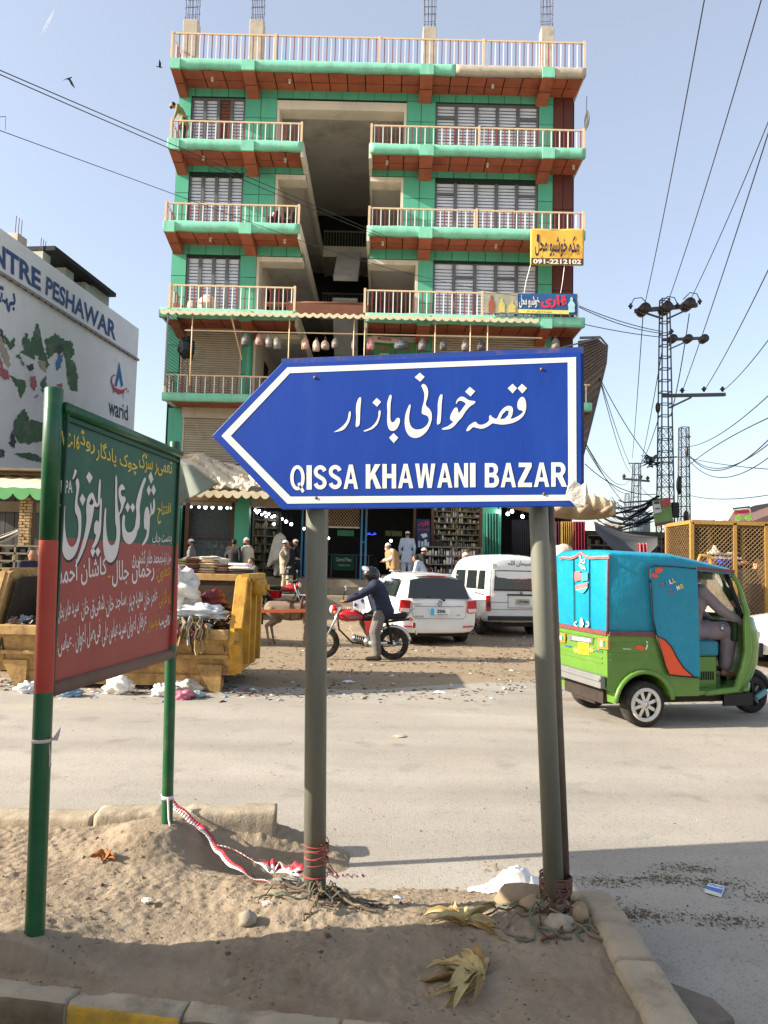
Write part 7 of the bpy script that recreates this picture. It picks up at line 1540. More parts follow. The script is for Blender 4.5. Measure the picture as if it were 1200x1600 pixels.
# ============================================================ DONKEY WITH CART
DO = V((-1.80, 14.9, 0)); DT = Matrix.Translation(DO) @ Matrix.Diagonal((.86, .9, .92, 1))
m_donk = mat('donkey_coat', (122, 104, 86), .9, var=.15, vs=5, dirt=(150, 134, 112), dirta=.35, ds=3)
dn = thing('donkey', 'small grey brown donkey harnessed between orange shafts, its head behind the left post', 'donkey', DO);
s = MB(DT)
caps(s, (-.48, 0, .76), (-.15, 0, .74), .17, .19); caps(s, (-.15, 0, .74), (.28, 0, .76), .19, .18); s.sph((.0, 0, .68), (.38, .17, .17)); caps(s, (.30, 0, .80), (.50, 0, .96), .13, .09); caps(s, (.50, 0, .97), (.56, 0, .93), .085, .085); caps(s, (.56, 0, .93), (.68, 0, .72), .08, .05)
for e in (-1, 1):
 caps(s, (.50, e * .05, 1.03), (.42, e * .08, 1.2), .03, .018)
 y = e * .10
 caps(s, (.32, y, .70), (.33, y, .44), .075, .042); caps(s, (.33, y, .44), (.32, y, .40), .046, .046); caps(s, (.32, y, .40), (.33, y, .10), .034, .028); caps(s, (.33, y, .08), (.36, y, .03), .04, .045)
 o_ = .04 * e
 caps(s, (-.46, y, .72), (-.34 + o_, y, .52), .12, .075); caps(s, (-.34 + o_, y, .52), (-.52 + o_, y, .40), .06, .045); caps(s, (-.52 + o_, y, .40), (-.46 + o_, y, .10), .036, .028); caps(s, (-.46 + o_, y, .08), (-.43 + o_, y, .03), .038, .044)
s.build('body', m_donk, dn, remesh=.014, smooth_it=3)
s = MB(DT); s.tube([(-.62, 0, .84), (-.68, 0, .7), (-.68, 0, .42)], [.025, .018, .03], 8); s.build('tail', mat('donkey_dark_hair', (52, 42, 36), .9), dn)
s = MB(DT); s.tube([(.28 + .2 * cos(a) * .2, .20 * cos(a), .80 + .22 * sin(a)) for a in [2 * pi * i / 20 for i in range(20)]], .035, 8, closed=True); s.tube([(-.02, .21 * cos(a), .74 + .215 * sin(a)) for a in [2 * pi * i / 20 for i in range(20)]], .018, 6, closed=True); s.box(-.12, -.12, .93, .10, .12, .97); s.build('harness', mat('harness_leather', (70, 44, 32), .7), dn)
ct = thing('donkey_cart', 'flat wooden donkey cart with orange shafts behind the skip end', 'cart', DO + V((-1.6, 0, 0))); m_cor = mat('orange_cart_paint', (176, 84, 46), .7, var=.2, dirt=(120, 88, 62), dirta=.4, ds=6); m_wood = mat('weathered_wood', (134, 106, 76), .85, var=.25, vs=5, vert=False, dirt=(90, 70, 50), dirta=.4, ds=6)
s = MB(DT)
for e in (-1, 1): s.bar((-2.6, e * .42, .66), (.55, e * .30, .76), .06, .07)
s.bar((-.75, -.42, .70), (-.75, .42, .70), .06, .06); s.build('shaft', m_cor, ct)
for i in range(7):
 s = MB(DT); x = -2.6 + i * .24; s.box(x, -.58, .71, x + .225, .58, .745); s.build('plank', m_wood, ct)
for e in (-1, 1): wheel(ct, DT, (-1.75, e * .66, .32), .32, .11, 'steel', side=e)
s = MB(DT); s.bar((-1.75, -.66, .32), (-1.75, .66, .32), .05); s.bar((-1.75, -.5, .34), (-1.75, -.5, .66), .05); s.bar((-1.75, .5, .34), (-1.75, .5, .66), .05); s.build('axle', m_blk, ct)
# second motorcycle, parked by the steps
pb = pix(462, 890, 21.0); motorbike('second red motorcycle parked with its mirrors up below the shop steps', V((pb.x - .85, 21.0, zroad(0, 21))), radians(-18))

# ============================================================ CLOTH STALLS
fabc = [(150, 104, 76), (206, 196, 176), (120, 64, 50), (168, 138, 104), (196, 176, 150), (90, 66, 54), (226, 222, 212), (72, 60, 58), (206, 110, 140), (120, 150, 84), (196, 70, 60), (214, 176, 70)]
m_fab = [mat('fabric_%d' % i, c, .95, var=.15, vs=9, bump=.006, bs=22) for i, c in enumerate(fabc)]
def foldstack(label, x, y, z, w, d, n, cols, seed, h=.045, group=None, name='folded_cloth_stack'):
 """a stack of folded cloths, each a part"""
 t = thing(name, label, 'cloth stack', (x, y, z), 0, group); rr = random.Random(seed); zz = z
 for i in range(n):
  s = MB(); s.smooth = True; hh = h * rr.uniform(.7, 1.3); ww = w * rr.uniform(.85, 1.05); dd = d * rr.uniform(.9, 1.05); ox = rr.uniform(-.03, .03); secs = []
  for k in range(7):
   u = -1 + 2 * k / 6; e = 1 - .25 * abs(u) ** 4; secs.append([V((x + ox + u * ww / 2, y - dd / 2 * e + rr.uniform(-.008, .008), zz + hh * .1)), V((x + ox + u * ww / 2, y - dd / 2 - .02, zz + hh * .5)), V((x + ox + u * ww / 2, y - dd / 2 * e, zz + hh * .95 + rr.uniform(-.006, .006))), V((x + ox + u * ww / 2, y + dd / 2, zz + hh)), V((x + ox + u * ww / 2, y + dd / 2, zz))])
  s.loft(secs); s.build('folded_cloth', m_fab[cols[i % len(cols)] if isinstance(cols, list) else rr.choice(cols)], t); zz += hh
 return t
def table(label, x0, x1, y0, y1, zt, m=None, cloth_=None, name='market_table'):
 zg = zroad(0, y0); t = thing(name, label, 'table', ((x0 + x1) / 2, y0, zg)); s = MB(); s.box(x0, y0, zt - .05, x1, y1, zt); s.build('table_top', m or m_wood, t)
 for x in (x0 + .05, x1 - .1):
  for y in (y0 + .05, y1 - .1): s = MB(); s.box(x, y, zg - .03, x + .06, y + .06, zt - .05); s.build('leg', m or m_wood, t)
 if cloth_:
  s = MB(); s.smooth = True; s.grid(lambda u, v: (x0 - .03 + (x1 - x0 + .06) * u, y0 - .03 + .02 * sin(u * 40), zt - .02 - (zt - zg - .1) * v), 40, 3); s.build('cloth_skirt', cloth_, t, solid=.01)
 return t
Yt = 19.5
tz_ = gz(897, Yt, 340); xa_, xb_ = gx(262, 895, Yt), gx(400, 895, Yt)
table('market table of folded cloth behind the yellow skip', xa_, xb_, Yt, Yt + 1.3, tz_, cloth_=m_fab[7])
st_l = [(284, .42, .45, 5, [2, 8, 4, 9, 3], 'mixed stack of folded cloths at the left end of the table'), (303, .44, .5, 6, [5, 2, 5, 0, 5, 2], 'stack of dark brown shawls, left on the table behind the skip'), (327, .46, .5, 7, [3, 4, 3, 4, 3, 1, 4], 'tallest stack of beige folded cloths in the middle of the table behind the skip'), (350, .40, .5, 4, [5, 7, 0, 5], 'low dark stack of cloths right of the beige stack behind the skip'), (376, .62, .5, 4, [7, 7, 6, 6], 'stack of white cloths on dark ones at the right of the table behind the skip')]
for k, (px, w_, d_, n_, cl, lb) in enumerate(st_l): foldstack(lb, gx(px, 890, Yt + .35), Yt + .4, tz_, w_, d_, n_, cl, k, h=.066)
c = V((gx(322, 880, Yt + .6), Yt + .7, tz_ + .32)); o = crumple(c, (.62, .3, .14), 51, 30, 14, .3, 2).build('cloth_bundle', m_fab[1], loc=c); tag(o, 'loose pale bundle of cloth on top of the stacks behind the skip', 'cloth')
# pink quilts stacked at the left edge
foldstack('stack of pink and bright folded quilts at the left edge above the skip', gx(40, 930, 13.0), 13.2, .45, .75, .6, 11, [9, 10, 8, 11, 9, 10, 8, 3, 8, 8, 8], 60, h=.068)
foldstack('second stack of striped quilts left of the pink stack at the edge', gx(8, 940, 13.3), 13.5, .45, .6, .6, 8, [0, 6, 10, 6, 9, 4, 8, 2], 61, h=.065)
table('low wooden stand carrying the pink quilt stacks', gx(-30, 960, 13), gx(75, 960, 13), 12.9, 13.9, .45)
c = V((gx(2, 940, 11.2), 11.2, .35)); o = crumple(c, (.32, .4, .62), 71, 24, 18, .25, 2).build('cloth_bundle', mat('drab_sack', (104, 92, 70), .95, var=.2, bump=.01, bs=20), loc=c); tag(o, 'tall drab sack cut by the left edge of the picture', 'sack')

# ============================================================ LEFT MARKET SHEDS
m_shed = mat('dark_shed_sheet', (70, 70, 72), .8, var=.3, vs=2, vert=True, dirt=(104, 96, 84), dirta=.3, ds=3);
shd = thing('market_shed', 'dark sheet metal market shed under the cream and green awning at far left', 'shed', (-10.2, 21.0, .2))
s = MB()
for i in range(26): x = -13.5 + i * .26; s.box(x, 21.3, .15, x + .24, 21.36 + .02 * (i % 2), 4.1)
s.build('wall_sheet', m_shed, shd); s = MB(); s.box(-13.5, 21.2, 2.9, -7.4, 21.3, 3.2); s.box(-13.5, 19.6, 3.92, -8.6, 23, 3.98); s.build('beam', mat('shed_beam', (120, 108, 88), .9, var=.2), shd)
s = MB(); s.box(-8.55, 20.98, 2.35, -7.9, 21.1, 2.75); s.m = 1; s.box(-8.5, 21.12, .5, -7.9, 21.2, 2.3); s.build('doorway', [mat('shed_lintel', (166, 148, 108), .9, var=.2), mat('maroon_door', (104, 48, 50), .8, var=.3)], shd)
m_awg = mat('green_awning_hem', (96, 160, 98), .7, var=.1)
za = gz(770, 18.5, 35); awl = awning('awning', 'cream market awning with a scalloped green hem at the far left', gx(-60, 770, 18.5), gx(74, 768, 18.5), 20.2, 18.5, za + .62, za + .12, pitch=.42, drop=.30, amp=.012, hem=m_awg)
awl['label'] = 'cream market awning with a scalloped green hem at the far left'
# brick pillar, brick by brick
m_brick = mat('buff_brick', (178, 150, 108), .95, var=.15, vs=6, bump=.006, bs=30, rnd=.16, dirt=(120, 96, 68), dirta=.3, ds=5); m_mort = mat('recessed_mortar', (96, 80, 60), .95, var=.2)
Yb = 19.0; px0, px1 = gx(30, 810, Yb), gx(47, 810, Yb); zt = gz(772, Yb, 38); bw_ = px1 - px0
bp_ = thing('brick_pillar', 'rough buff brick pillar under the green hemmed awning', 'pillar', ((px0 + px1) / 2, Yb, .1)); s = MB(); s.box(px0 + .012, Yb + .012, .1, px1 - .012, Yb + .33, zt); s.build('mortar_core', m_mort, bp_)
hme = {}
nrow = int((zt - .12) / .078)
for r in range(nrow):
 z = .14 + r * .078
 for (u0, u1) in (((0, .62), (.65, 1.0)) if r % 2 else ((0, .34), (.37, 1.0))):
  w_ = round((u1 - u0) * bw_ - .012, 3)
  if w_ not in hme: b = MB(); b.box(-w_ / 2, -.06, -.031, w_ / 2, .055, .031); hme[w_] = mesh_of(b, 'brick', m_brick)
  piece('brick', hme[w_], bp_, Matrix.Translation(V((px0 + (u0 + u1) / 2 * bw_ + RND.uniform(-.008, .008), Yb + .05 + RND.uniform(-.012, .012), z))) @ Matrix.Rotation(RND.uniform(-.03, .03), 4, 'Z'))
# draped plastic sheet beside the pillar
ts = thing('tarpaulin', 'pale translucent plastic sheet stretched left from the brick pillar', 'tarpaulin', pix(15, 840, 18.6)); s = MB(); s.smooth = True
def shf(u, v):
 a = (30, 826 + 3 * v); b = (-25, 842 + 18 * v); q = (a[0] * (1 - u) + b[0] * u, a[1] * (1 - u) + b[1] * u + 6 * v * (1 - u)); q = (q[0], q[1] + 2 * sin(u * 3)); return pix(q[0], q[1], 18.3 + .15 * sin(v * 14) * u)
s.grid(shf, 20, 24); s.build('sheet', mat('grey_plastic_sheet', (170, 164, 150), .5, var=.25, vs=3, vert=False), ts, solid=.01)
# stacked books / crates in the stalls
def goods_rows(name, label, cat, x0, x1, z0, z1, y, rows, cols, seed, pal, depth=.2, gap=.1, parent=None):
 """shelves with many small packed goods; goods past counting are one stuff part"""
 t = parent or thing(name, label, cat, ((x0 + x1) / 2, y, z0)); rr = random.Random(seed); s = MB(); hz = (z1 - z0) / rows
 for r in range(rows + 1): s.box(x0, y, z0 + hz * r - .02, x1, y + depth + .1, z0 + hz * r + .02)
 for c in (x0, (x0 + x1) / 2, x1): s.box(c - .02, y, z0, c + .02, y + depth + .1, z1)
 s.build('shelf', mat('shelf_board', (120, 110, 92), .7), t); s = MB(); nm = len(pal); wx = (x1 - x0) / cols
 for r in range(rows):
  k = 0
  while k < cols:
   h = hz * rr.uniform(.35, .85); wd = wx * rr.uniform(.5, .92); s.m = rr.randrange(nm); xx = x0 + wx * (k + .5)
   if rr.random() < .35: s.cyl((xx, y + depth * .4, z0 + hz * r + .02), (xx, y + depth * .4, z0 + hz * r + .02 + h * .7), wd * .35, wd * .35, 7); s.cyl((xx, y + depth * .4, z0 + hz * r + .02 + h * .7), (xx, y + depth * .4, z0 + hz * r + .02 + h), wd * .15, wd * .15, 6)
   else: s.box(xx - wd / 2, y + rr.uniform(0, .05), z0 + hz * r + .02, xx + wd / 2, y + depth, z0 + hz * r + .02 + h)
   k += 1
 o = s.build('packed_goods', [mat('good_%02x%02x%02x' % c, c, .4, var=.15, vs=12) for c in pal], t, fixn=False); o['kind'] = 'stuff'; return t
pal_p = [(206, 196, 150), (170, 120, 80), (90, 110, 96), (214, 206, 196), (120, 60, 60), (60, 70, 60), (190, 160, 70), (150, 150, 150), (46, 46, 50)]
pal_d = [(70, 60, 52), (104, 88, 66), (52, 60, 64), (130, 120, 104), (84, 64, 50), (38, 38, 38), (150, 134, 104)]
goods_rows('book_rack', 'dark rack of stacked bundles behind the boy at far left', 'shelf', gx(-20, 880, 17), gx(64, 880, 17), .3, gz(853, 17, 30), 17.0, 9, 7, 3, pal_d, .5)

# ============================================================ SHOPS BEHIND THE SIGN
ORD = 'first second third fourth fifth sixth seventh eighth ninth tenth eleventh twelfth thirteenth fourteenth fifteenth'.split()
m_bulb = mat('lit_bulb', (236, 244, 255), .3, emit=7)
def bulb(px, py, Y, r, label, grp='bare bulbs along the shop fronts'):
 c = pix(px, py, Y); t = thing('light_bulb', label, 'bulb', c + V((0, 0, r + .06)), 0, grp); s = MB(); s.sph(c, r, 10, 8); s.build('globe', m_bulb, t); s = MB(); s.cyl(c + V((0, 0, r)), c + V((0, 0, r + .3)), .02, .02, 5); s.build('cord', m_blk, t)
for px, r in ((299, .04), (311, .05), (321, .07), (332, .06), (344, .07), (355, .05), (361, .035)): bulb(px, 792 + (px - 299) * .03, 27.6, r, ORD[[299, 311, 321, 332, 344, 355, 361].index(px)] + ' bulb from the left in the level row over the left shop window')
for i, (px, py) in enumerate(((399, 797), (402, 801), (405, 798), (409, 804), (414, 801), (416, 807), (420, 803), (425, 808), (429, 806), (434, 808), (437, 811), (441, 811), (447, 815), (455, 819), (428, 819))): bulb(px, py, 27.4 + .1 * i, .045 if i < 12 else .06, ORD[i] + ' bulb down the slanting string in the second shop')
for px, py, lb in ((475, 826, 'small bulb glimpsed between the blue entrance posts'), (513, 841, 'bulb low at the left end of the dark lobby'), (611, 845, 'bulb beside the old man at the lobby')): bulb(px, py, 28.2, .05, lb, None)
for px, py in ((779, 800), (793.5, 803), (800, 799), (816.5, 807)): bulb(px, py, 26.8, .065, {779: 'leftmost', 793.5: 'lower middle', 800: 'upper middle', 816.5: 'rightmost'}[px] + ' large bulb over the dark cloth shop right of the green curtain')
zf0 = 1.1
goods_rows('display_case', 'glass fronted display of small goods in the left lit shop', 'shelves', gx(293, 880, 27.9), gx(364, 880, 27.9), zf0, gz(846, 27.9, 330), 27.9, 5, 24, 5, pal_p)
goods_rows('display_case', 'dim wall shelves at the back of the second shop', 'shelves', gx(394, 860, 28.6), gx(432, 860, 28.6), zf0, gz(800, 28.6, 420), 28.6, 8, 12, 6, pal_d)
goods_rows('display_case', 'tall glittering shelves of perfume bottles right of the navy poster', 'shelves', gx(677, 850, 27.2), gx(749, 850, 27.2), zf0, gz(790, 27.2, 710), 27.2, 13, 22, 7, [(170, 150, 96), (120, 110, 80), (196, 186, 150), (90, 84, 60), (206, 206, 200), (150, 110, 60), (70, 66, 56)])
goods_rows('display_counter', 'counter of boxed goods in front of the perfume shelves', 'counter', gx(660, 890, 26.2), gx(752, 890, 26.2), 1.1, gz(855, 26.2, 700), 26.2, 4, 20, 8, [(190, 150, 150), (206, 206, 206), (120, 120, 130), (60, 60, 66), (200, 190, 150)])
def frame_rect(name, label, cat, c4, Y, m, w_=.05, glass=None):
 t = thing(name, label, cat, pix(c4[0][0], c4[0][1], Y)); P = [pix(x, y, Y) for x, y in c4]
 s = MB(); [s.bar(P[i], P[(i + 1) % 4], w_) for i in range(4)]; s.build('frame', m, t)
 if glass: s = MB(); s.prism([p + V((0, .02, 0)) for p in P], (0, .012, 0)); s.build('pane', glass, t)
 return t
m_clr = mat('shop_glass', (210, 220, 220), .05, var=0, trans=.9, ior=1.2)
fr = frame_rect('shop_window', 'brown framed glass window of the left lit shop', 'window', [(292, 784), (364, 785), (364, 902), (292, 901)], 27.15, gm[4], .09, m_clr)
s = MB(); s.bar(pix(292, 839, 27.1), pix(364, 840, 27.1), .05); s.build('frame_bar', gm[4], fr)
lb = thing('lit_opening', 'bright back window seen through the left lit shop', 'window', pix(335, 825, 33)); quad_board(lb, 'pane', [(326, 816), (347, 816), (347, 834), (326, 834)], 33.0, mat('daylight_pane', (200, 206, 190), .5, emit=.6))
t = frame_rect('fascia_board', 'tan fascia board with faded script over the left lit shop', 'sign', [(290, 772), (370, 773), (370, 784), (290, 783)], 26.5, m_wood, .05)
quad_board(t, 'board', [(291, 773), (369, 774), (369, 783), (291, 782)], 26.52, mat('tan_board', (172, 146, 100), .7, var=.15)); s = MB(); text_quad(s, 'خوشبو محل', pxquad((326, 781), (362, 781.5), (362, 777), (326, 777), V((0, 26.5, 0)), V((0, -1, 0))), .02, True); s.build('lettering', m_blk, t, fixn=False)
# navy perfume poster
Np = V((0, -1, 0))
pt = thing('shop_poster', 'tall navy perfume poster with red Urdu headline beside the lobby', 'poster', pix(661, 858, 26.7)); quad_board(pt, 'panel', [(651, 811), (672, 811.5), (672, 857), (651, 857)], 26.7, mat('navy_print', (36, 44, 84), .5, var=.1), .03)
s = MB(); text_quad(s, 'قاری', pxquad((654, 823), (670, 823), (670, 814), (654, 814), V((0, 26.68, 0)), Np), .03, True); text_quad(s, 'خوشبو محل', pxquad((653, 829), (671, 829), (671, 825), (653, 825), V((0, 26.68, 0)), Np), .02, True); s.build('headline', mat('print_red', (206, 60, 80), .5), pt, fixn=False)
s = MB()
for px, w_, h_ in ((655, 3, 10), (660, 3.5, 9), (665, 4, 12), (669, 2.5, 8)): s.prism([pix(px - w_ / 2, 855, 26.685), pix(px + w_ / 2, 855, 26.685), pix(px + w_ / 2, 855 - h_, 26.685), pix(px - w_ / 2, 855 - h_, 26.685)], (0, .004, 0))
s.prism([pix(*p, 26.685) for p in ((657, 835), (666, 833), (668, 838), (661, 841))], (0, .004, 0)); s.build('printed_bottle', mat('print_pale', (196, 206, 214), .5), pt)
# curtains and hanging cloth of the right shops
def curtain(label, pa, pb, ytop, ybot, Y, m, folds=7, name='hanging_curtain'):
 t = thing(name, label, 'curtain', pix((pa + pb) / 2, ytop, Y)); s = MB(); s.smooth = True
 s.grid(lambda u, v: pix(pa + (pb - pa) * u, ytop + (ybot - ytop) * v, Y) + V((0, .06 * sin(u * folds * 2 * pi) * (.4 + v), 0)), folds * 8, 8); s.build('cloth', m, t, solid=.01); return t
curtain('green patterned curtain hanging left of the dark cloth shop', 758, 780, 802, 880, 26.6, mat('green_print_cloth', (54, 118, 98), .9, var=.2, dirt=(90, 50, 60), dirta=.35, ds=4), 5)
curtain('crimson curtain at the right shops beyond the right sign post', 896, 914, 815, 880, 24.5, mat('crimson_cloth', (112, 24, 44), .9, var=.2), 4); curtain('mustard fringe curtain beside the crimson curtain', 876, 896, 815, 878, 24.6, mat('mustard_cloth', (150, 118, 60), .9, var=.3, vs=20, vert=True), 6)
curtain('dark maroon cloth at the edge of the right post', 866, 874, 815, 880, 24.4, mat('maroon_cloth', (66, 24, 34), .9, var=.2), 2); curtain('dark grey clothes hanging in the shop behind the van', 800, 826, 812, 878, 27.6, mat('charcoal_cloth', (60, 56, 60), .9, var=.3), 7)
curtain('grey clothes hanging in the second shop behind the white burqa', 432, 440, 800, 880, 28.2, mat('grey_green_cloth', (84, 86, 76), .9, var=.3), 2)

# ============================================================ CLOTH HEAP ON THE AWNING, TARPAULINS
c = pix(338, 745, 25.6); s = MB(); s.smooth = True
def chp(u, v):
 px = 284 + 128 * u; yb = 764; yt = 716 + 34 * max(0, (u - .45)) * 1.6 - 6 * sin(u * 9); yt = min(yt, 752); h = v; q = pix(px, yb + (yt - yb) * sin(h * pi / 2), 25.0 + 1.3 * h)
 n = fbm((u * 6, v * 4, 3)); return q + V((0, -.22 * abs(sin(u * 13 + v * 7 + 2 * n)) - .1 * n, .14 * n + .06 * abs(noise.noise((u * 19, v * 12, 6)))))
s.grid(chp, 120, 46); o = s.build('bundled_cloth', mat('cream_cotton', (214, 200, 178), .95, var=.12, vs=3, bump=.02, bs=8, dirt=(166, 146, 118), dirta=.35, ds=2), loc=c, solid=.02); tag(o, 'great heap of bundled cream cloth lying on the left shop awning', 'cloth')
tg = thing('tarpaulin', 'grey green tarpaulin hanging beside the far pipe of the notice board', 'tarpaulin', pix(295, 740, 24.0)); s = MB(); s.smooth = True
def tgf(u, v): a = (276 + 26 * v, 722 + 12 * v); b = (276 + 62 * v, 722 + 44 * v); q0 = (278 + u * 22, 722 + u * 3); q1 = (278 + u * 64, 790 - u * 34); q = (q0[0] * (1 - v) + q1[0] * v, q0[1] * (1 - v) + q1[1] * v); return pix(q[0], q[1], 24.0 + .2 * sin(u * 9) * v)
s.grid(tgf, 24, 16); s.build('sheet', mat('grey_green_tarp', (128, 134, 122), .7, var=.12, dirt=(100, 96, 80), dirta=.3, ds=2), tg, solid=.02)
# rolled cream cloth canopy and sagging sheet right of the blue sign
rc = thing('cloth_canopy', 'brown beige cloth canopy sagging and rolled at the lower right corner of the blue sign', 'canopy', pix(930, 790, 22)); s = MB(); s.smooth = True
def rcf(u, v):
 px = 790 + 172 * u; yt = 780 + 4 * u - 8 * sin(u * pi); yb = 792 + 12 * sin(u * pi) + 22 * u ** 2 - 10 * u ** 8; q = pix(px, yt + (yb - yt) * v, 22.0 + .5 * sin(v * pi) * -1 + .12 * sin(u * 30 + v * 4)); return q
s.grid(rcf, 90, 14); s.build('sheet', mat('brown_beige_cloth', (148, 130, 106), .9, var=.2, vs=3, bump=.02, bs=8, dirt=(104, 88, 70), dirta=.4, ds=2), rc, solid=.03)
s = MB(); s.smooth = True
def rlf(u, v): a = 2 * pi * v; px = 905 + 55 * u; c_ = pix(px, 781 + 10 * u + 6 * u ** 3, 21.7); r = .26 + .04 * noise.noise((u * 9, v * 3, 1)) + .03 * sin(u * 22); r *= 1 - .5 * max(0, u - .85) / .15; return c_ + V((0, r * cos(a), r * .9 * sin(a)))
s.grid(rlf, 50, 20); s.build('rolled_edge', mat('cream_brown_cloth', (184, 164, 134), .9, var=.15, vs=4, bump=.02, bs=9), rc)
tb = thing('tarpaulin', 'dark grey tarpaulin sagging from the right shops to the pylon', 'tarpaulin', pix(980, 840, 25)); s = MB(); s.smooth = True
def tbf(u, v):
 top = (928 + 100 * u, 815 + 24 * u + 5 * sin(u * pi)); bot = (930 + 98 * u, 822 + 62 * sin(u * pi * .62) ** 1.0 - 34 * u ** 2 + 6); q = (top[0] * (1 - v) + bot[0] * v, top[1] * (1 - v) + bot[1] * v); return pix(q[0], q[1], 24.5 + 2.5 * (1 - v) + .12 * sin(v * 12 + u * 5))
s.grid(tbf, 50, 26); s.build('sheet', mat('dark_grey_tarp', (74, 74, 74), .8, var=.15, vs=2), tb, solid=.02)
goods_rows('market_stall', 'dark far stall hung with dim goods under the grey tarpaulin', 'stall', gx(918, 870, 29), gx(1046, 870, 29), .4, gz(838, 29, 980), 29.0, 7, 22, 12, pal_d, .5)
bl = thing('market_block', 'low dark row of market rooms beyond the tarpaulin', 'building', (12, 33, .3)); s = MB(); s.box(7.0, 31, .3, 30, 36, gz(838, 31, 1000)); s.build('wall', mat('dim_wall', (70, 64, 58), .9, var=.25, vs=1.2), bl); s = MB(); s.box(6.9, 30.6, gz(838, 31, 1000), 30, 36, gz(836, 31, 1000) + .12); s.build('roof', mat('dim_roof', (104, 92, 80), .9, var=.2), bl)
# striped cloth and odd bits over the rickshaw roof line
curtain('red and white striped cloth hanging just above the rickshaw roof', 996, 1012, 849, 872, 20, mat('striped_red', (170, 84, 90), .9, var=.3, vs=14), 3)
c = pix(880, 862, 20.5); o = crumple(c, (.28, .22, .2), 81, 20, 14, .2, 2).build('goods_bundle', mat('pale_bundle', (196, 176, 160), .8, var=.3, vs=9), loc=c); tag(o, 'pale printed bundle on the white stand right of the post', 'bundle')
s = MB(); z0 = zroad(0, 20.5); p = pix(878, 870, 20.4); s.box(p.x - .35, 20.2, p.z - .08, p.x + .5, 21.0, p.z); [s.box(p.x + a, 20.3 + b, z0, p.x + a + .04, 20.34 + b, p.z - .08) for a in (-.3, .4) for b in (0, .5)]; o = s.build('white_stand', m_white, loc=(p.x, 20.5, z0)); tag(o, 'white metal stand beside the left edge of the rickshaw hood', 'stand')

# ============================================================ YELLOW MESH CAGE AT THE RIGHT
m_cage = mat('cage_yellow_paint', (158, 122, 58), .6, var=.2, vs=6, dirt=(104, 74, 42), dirta=.55, ds=6); m_wire = mat('tan_mesh_wire', (124, 100, 66), .6, var=.25, vs=9)
cg = thing('mesh_cage', 'large yellow framed wire mesh cage stall behind the rickshaw front', 'cage', pix(1110, 950, 15)); CY = 15.0; CB = 16.3
A_ = {k: pix(*v, CY) for k, v in dict(tl=(1043, 817), tm=(1078, 816), tm2=(1145, 818), tr=(1195, 816)).items()}
cb_z = .45; ct_z = A_['tm'].z
xs_ = [gx(1081, 870, CY), gx(1148, 870, CY), gx(1197, 870, CY), gx(1250, 870, CY)]
s = MB()
for x in xs_: s.bar((x, CY, cb_z), (x, CY, ct_z), .07)
for z in (cb_z, ct_z): s.bar((xs_[0], CY, z), (xs_[-1], CY, z), .07); s.bar((xs_[0], CY, z), (xs_[0], CB, z), .06); s.bar((xs_[0], CB, z), (xs_[-1], CB, z), .06)
s.bar((xs_[0], CY, 1.62), (xs_[0], CB, 1.62), .06); s.bar((xs_[0], CB, cb_z), (xs_[0], CB, ct_z), .07)
for x in (gx(1108, 850, CB), gx(1160, 850, CB)): s.bar((x, CB, cb_z), (x, CB, ct_z), .08)
s.build('cage_frame', m_cage, cg)
s = MB(); zz = ct_z - .05
hh = pix(1090, 868, CY - .2); s.tube([(gx(1091, 900, CY - .25), CY - .25, cb_z + .3), (gx(1091, 900, CY - .25), CY - .25, hh.z - .12), (gx(1094, 870, CY - .25), CY - .25, hh.z), (gx(1108, 870, CY - .25), CY - .25, hh.z), (gx(1111, 880, CY - .25), CY - .25, hh.z - .12), (gx(1111, 900, CY - .25), CY - .25, cb_z + .3)], .035, 8); s.build('push_handle', m_cage, cg)
for k in range(len(xs_) - 1):
 xa, xb = xs_[k], xs_[k + 1]; nu = max(2, int((xb - xa) / .085)); nv = int((ct_z - cb_z) / .085)
 mesh_panel(lambda u, v: V((xa + (xb - xa) * u, CY - .01, cb_z + (ct_z - cb_z) * v)), nu, nv, .0065, m_wire, cg)
mesh_panel(lambda u, v: V((xs_[0], CY + (CB - CY) * u, cb_z + (ct_z - cb_z) * v)), 14, 24, .006, m_wire, cg)
s = MB(); s.box(xs_[0], CB + .02, cb_z, xs_[-1], CB + .1, ct_z); s.m = 1; s.box(xs_[0], CY, ct_z + .02, xs_[-1], CB, ct_z + .05); s.m = 2; s.box(xs_[0] - .1, CY - .1, .0, xs_[-1], CB, cb_z - .06); s.build('cage_panel', [mat('cage_back_sheet', (70, 54, 42), .9, var=.4, vs=3), m_wood, mat('cage_plinth', (176, 168, 150), .9, var=.2, dirt=(96, 80, 66), dirta=.4)], cg)
def inbox(name, label, cat, px, py, Y, r, col, seed, rough=.7): c = pix(px, py, Y); o = crumple(c, r, seed, 26, 18, .3, 2.2).build(name, mat(name + str(seed), col, rough, var=.25, vs=9), loc=c); tag(o, label, cat)
inbox('blue_bundle', 'bright blue plastic bundle inside the yellow cage', 'bundle', 1126, 880, 15.8, (.28, .2, .15), (36, 74, 190), 91); inbox('blue_bundle', 'smaller blue bundle right of the cage upright', 'bundle', 1152, 882, 15.8, (.12, .12, .1), (30, 60, 160), 92)
inbox('plucked_chicken', 'pale hanging meat at the right inside the cage', 'meat', 1186, 900, 15.4, (.13, .12, .34), (196, 146, 106), 93); inbox('plucked_chicken', 'small brown meat piece beside the blue bundle in the cage', 'meat', 1113, 878, 15.5, (.09, .1, .08), (150, 86, 64), 94); inbox('meat_cut', 'brown cut of meat on the counter under the cage scale', 'meat', 1162, 880, 15.5, (.13, .1, .05), (150, 104, 76), 95)
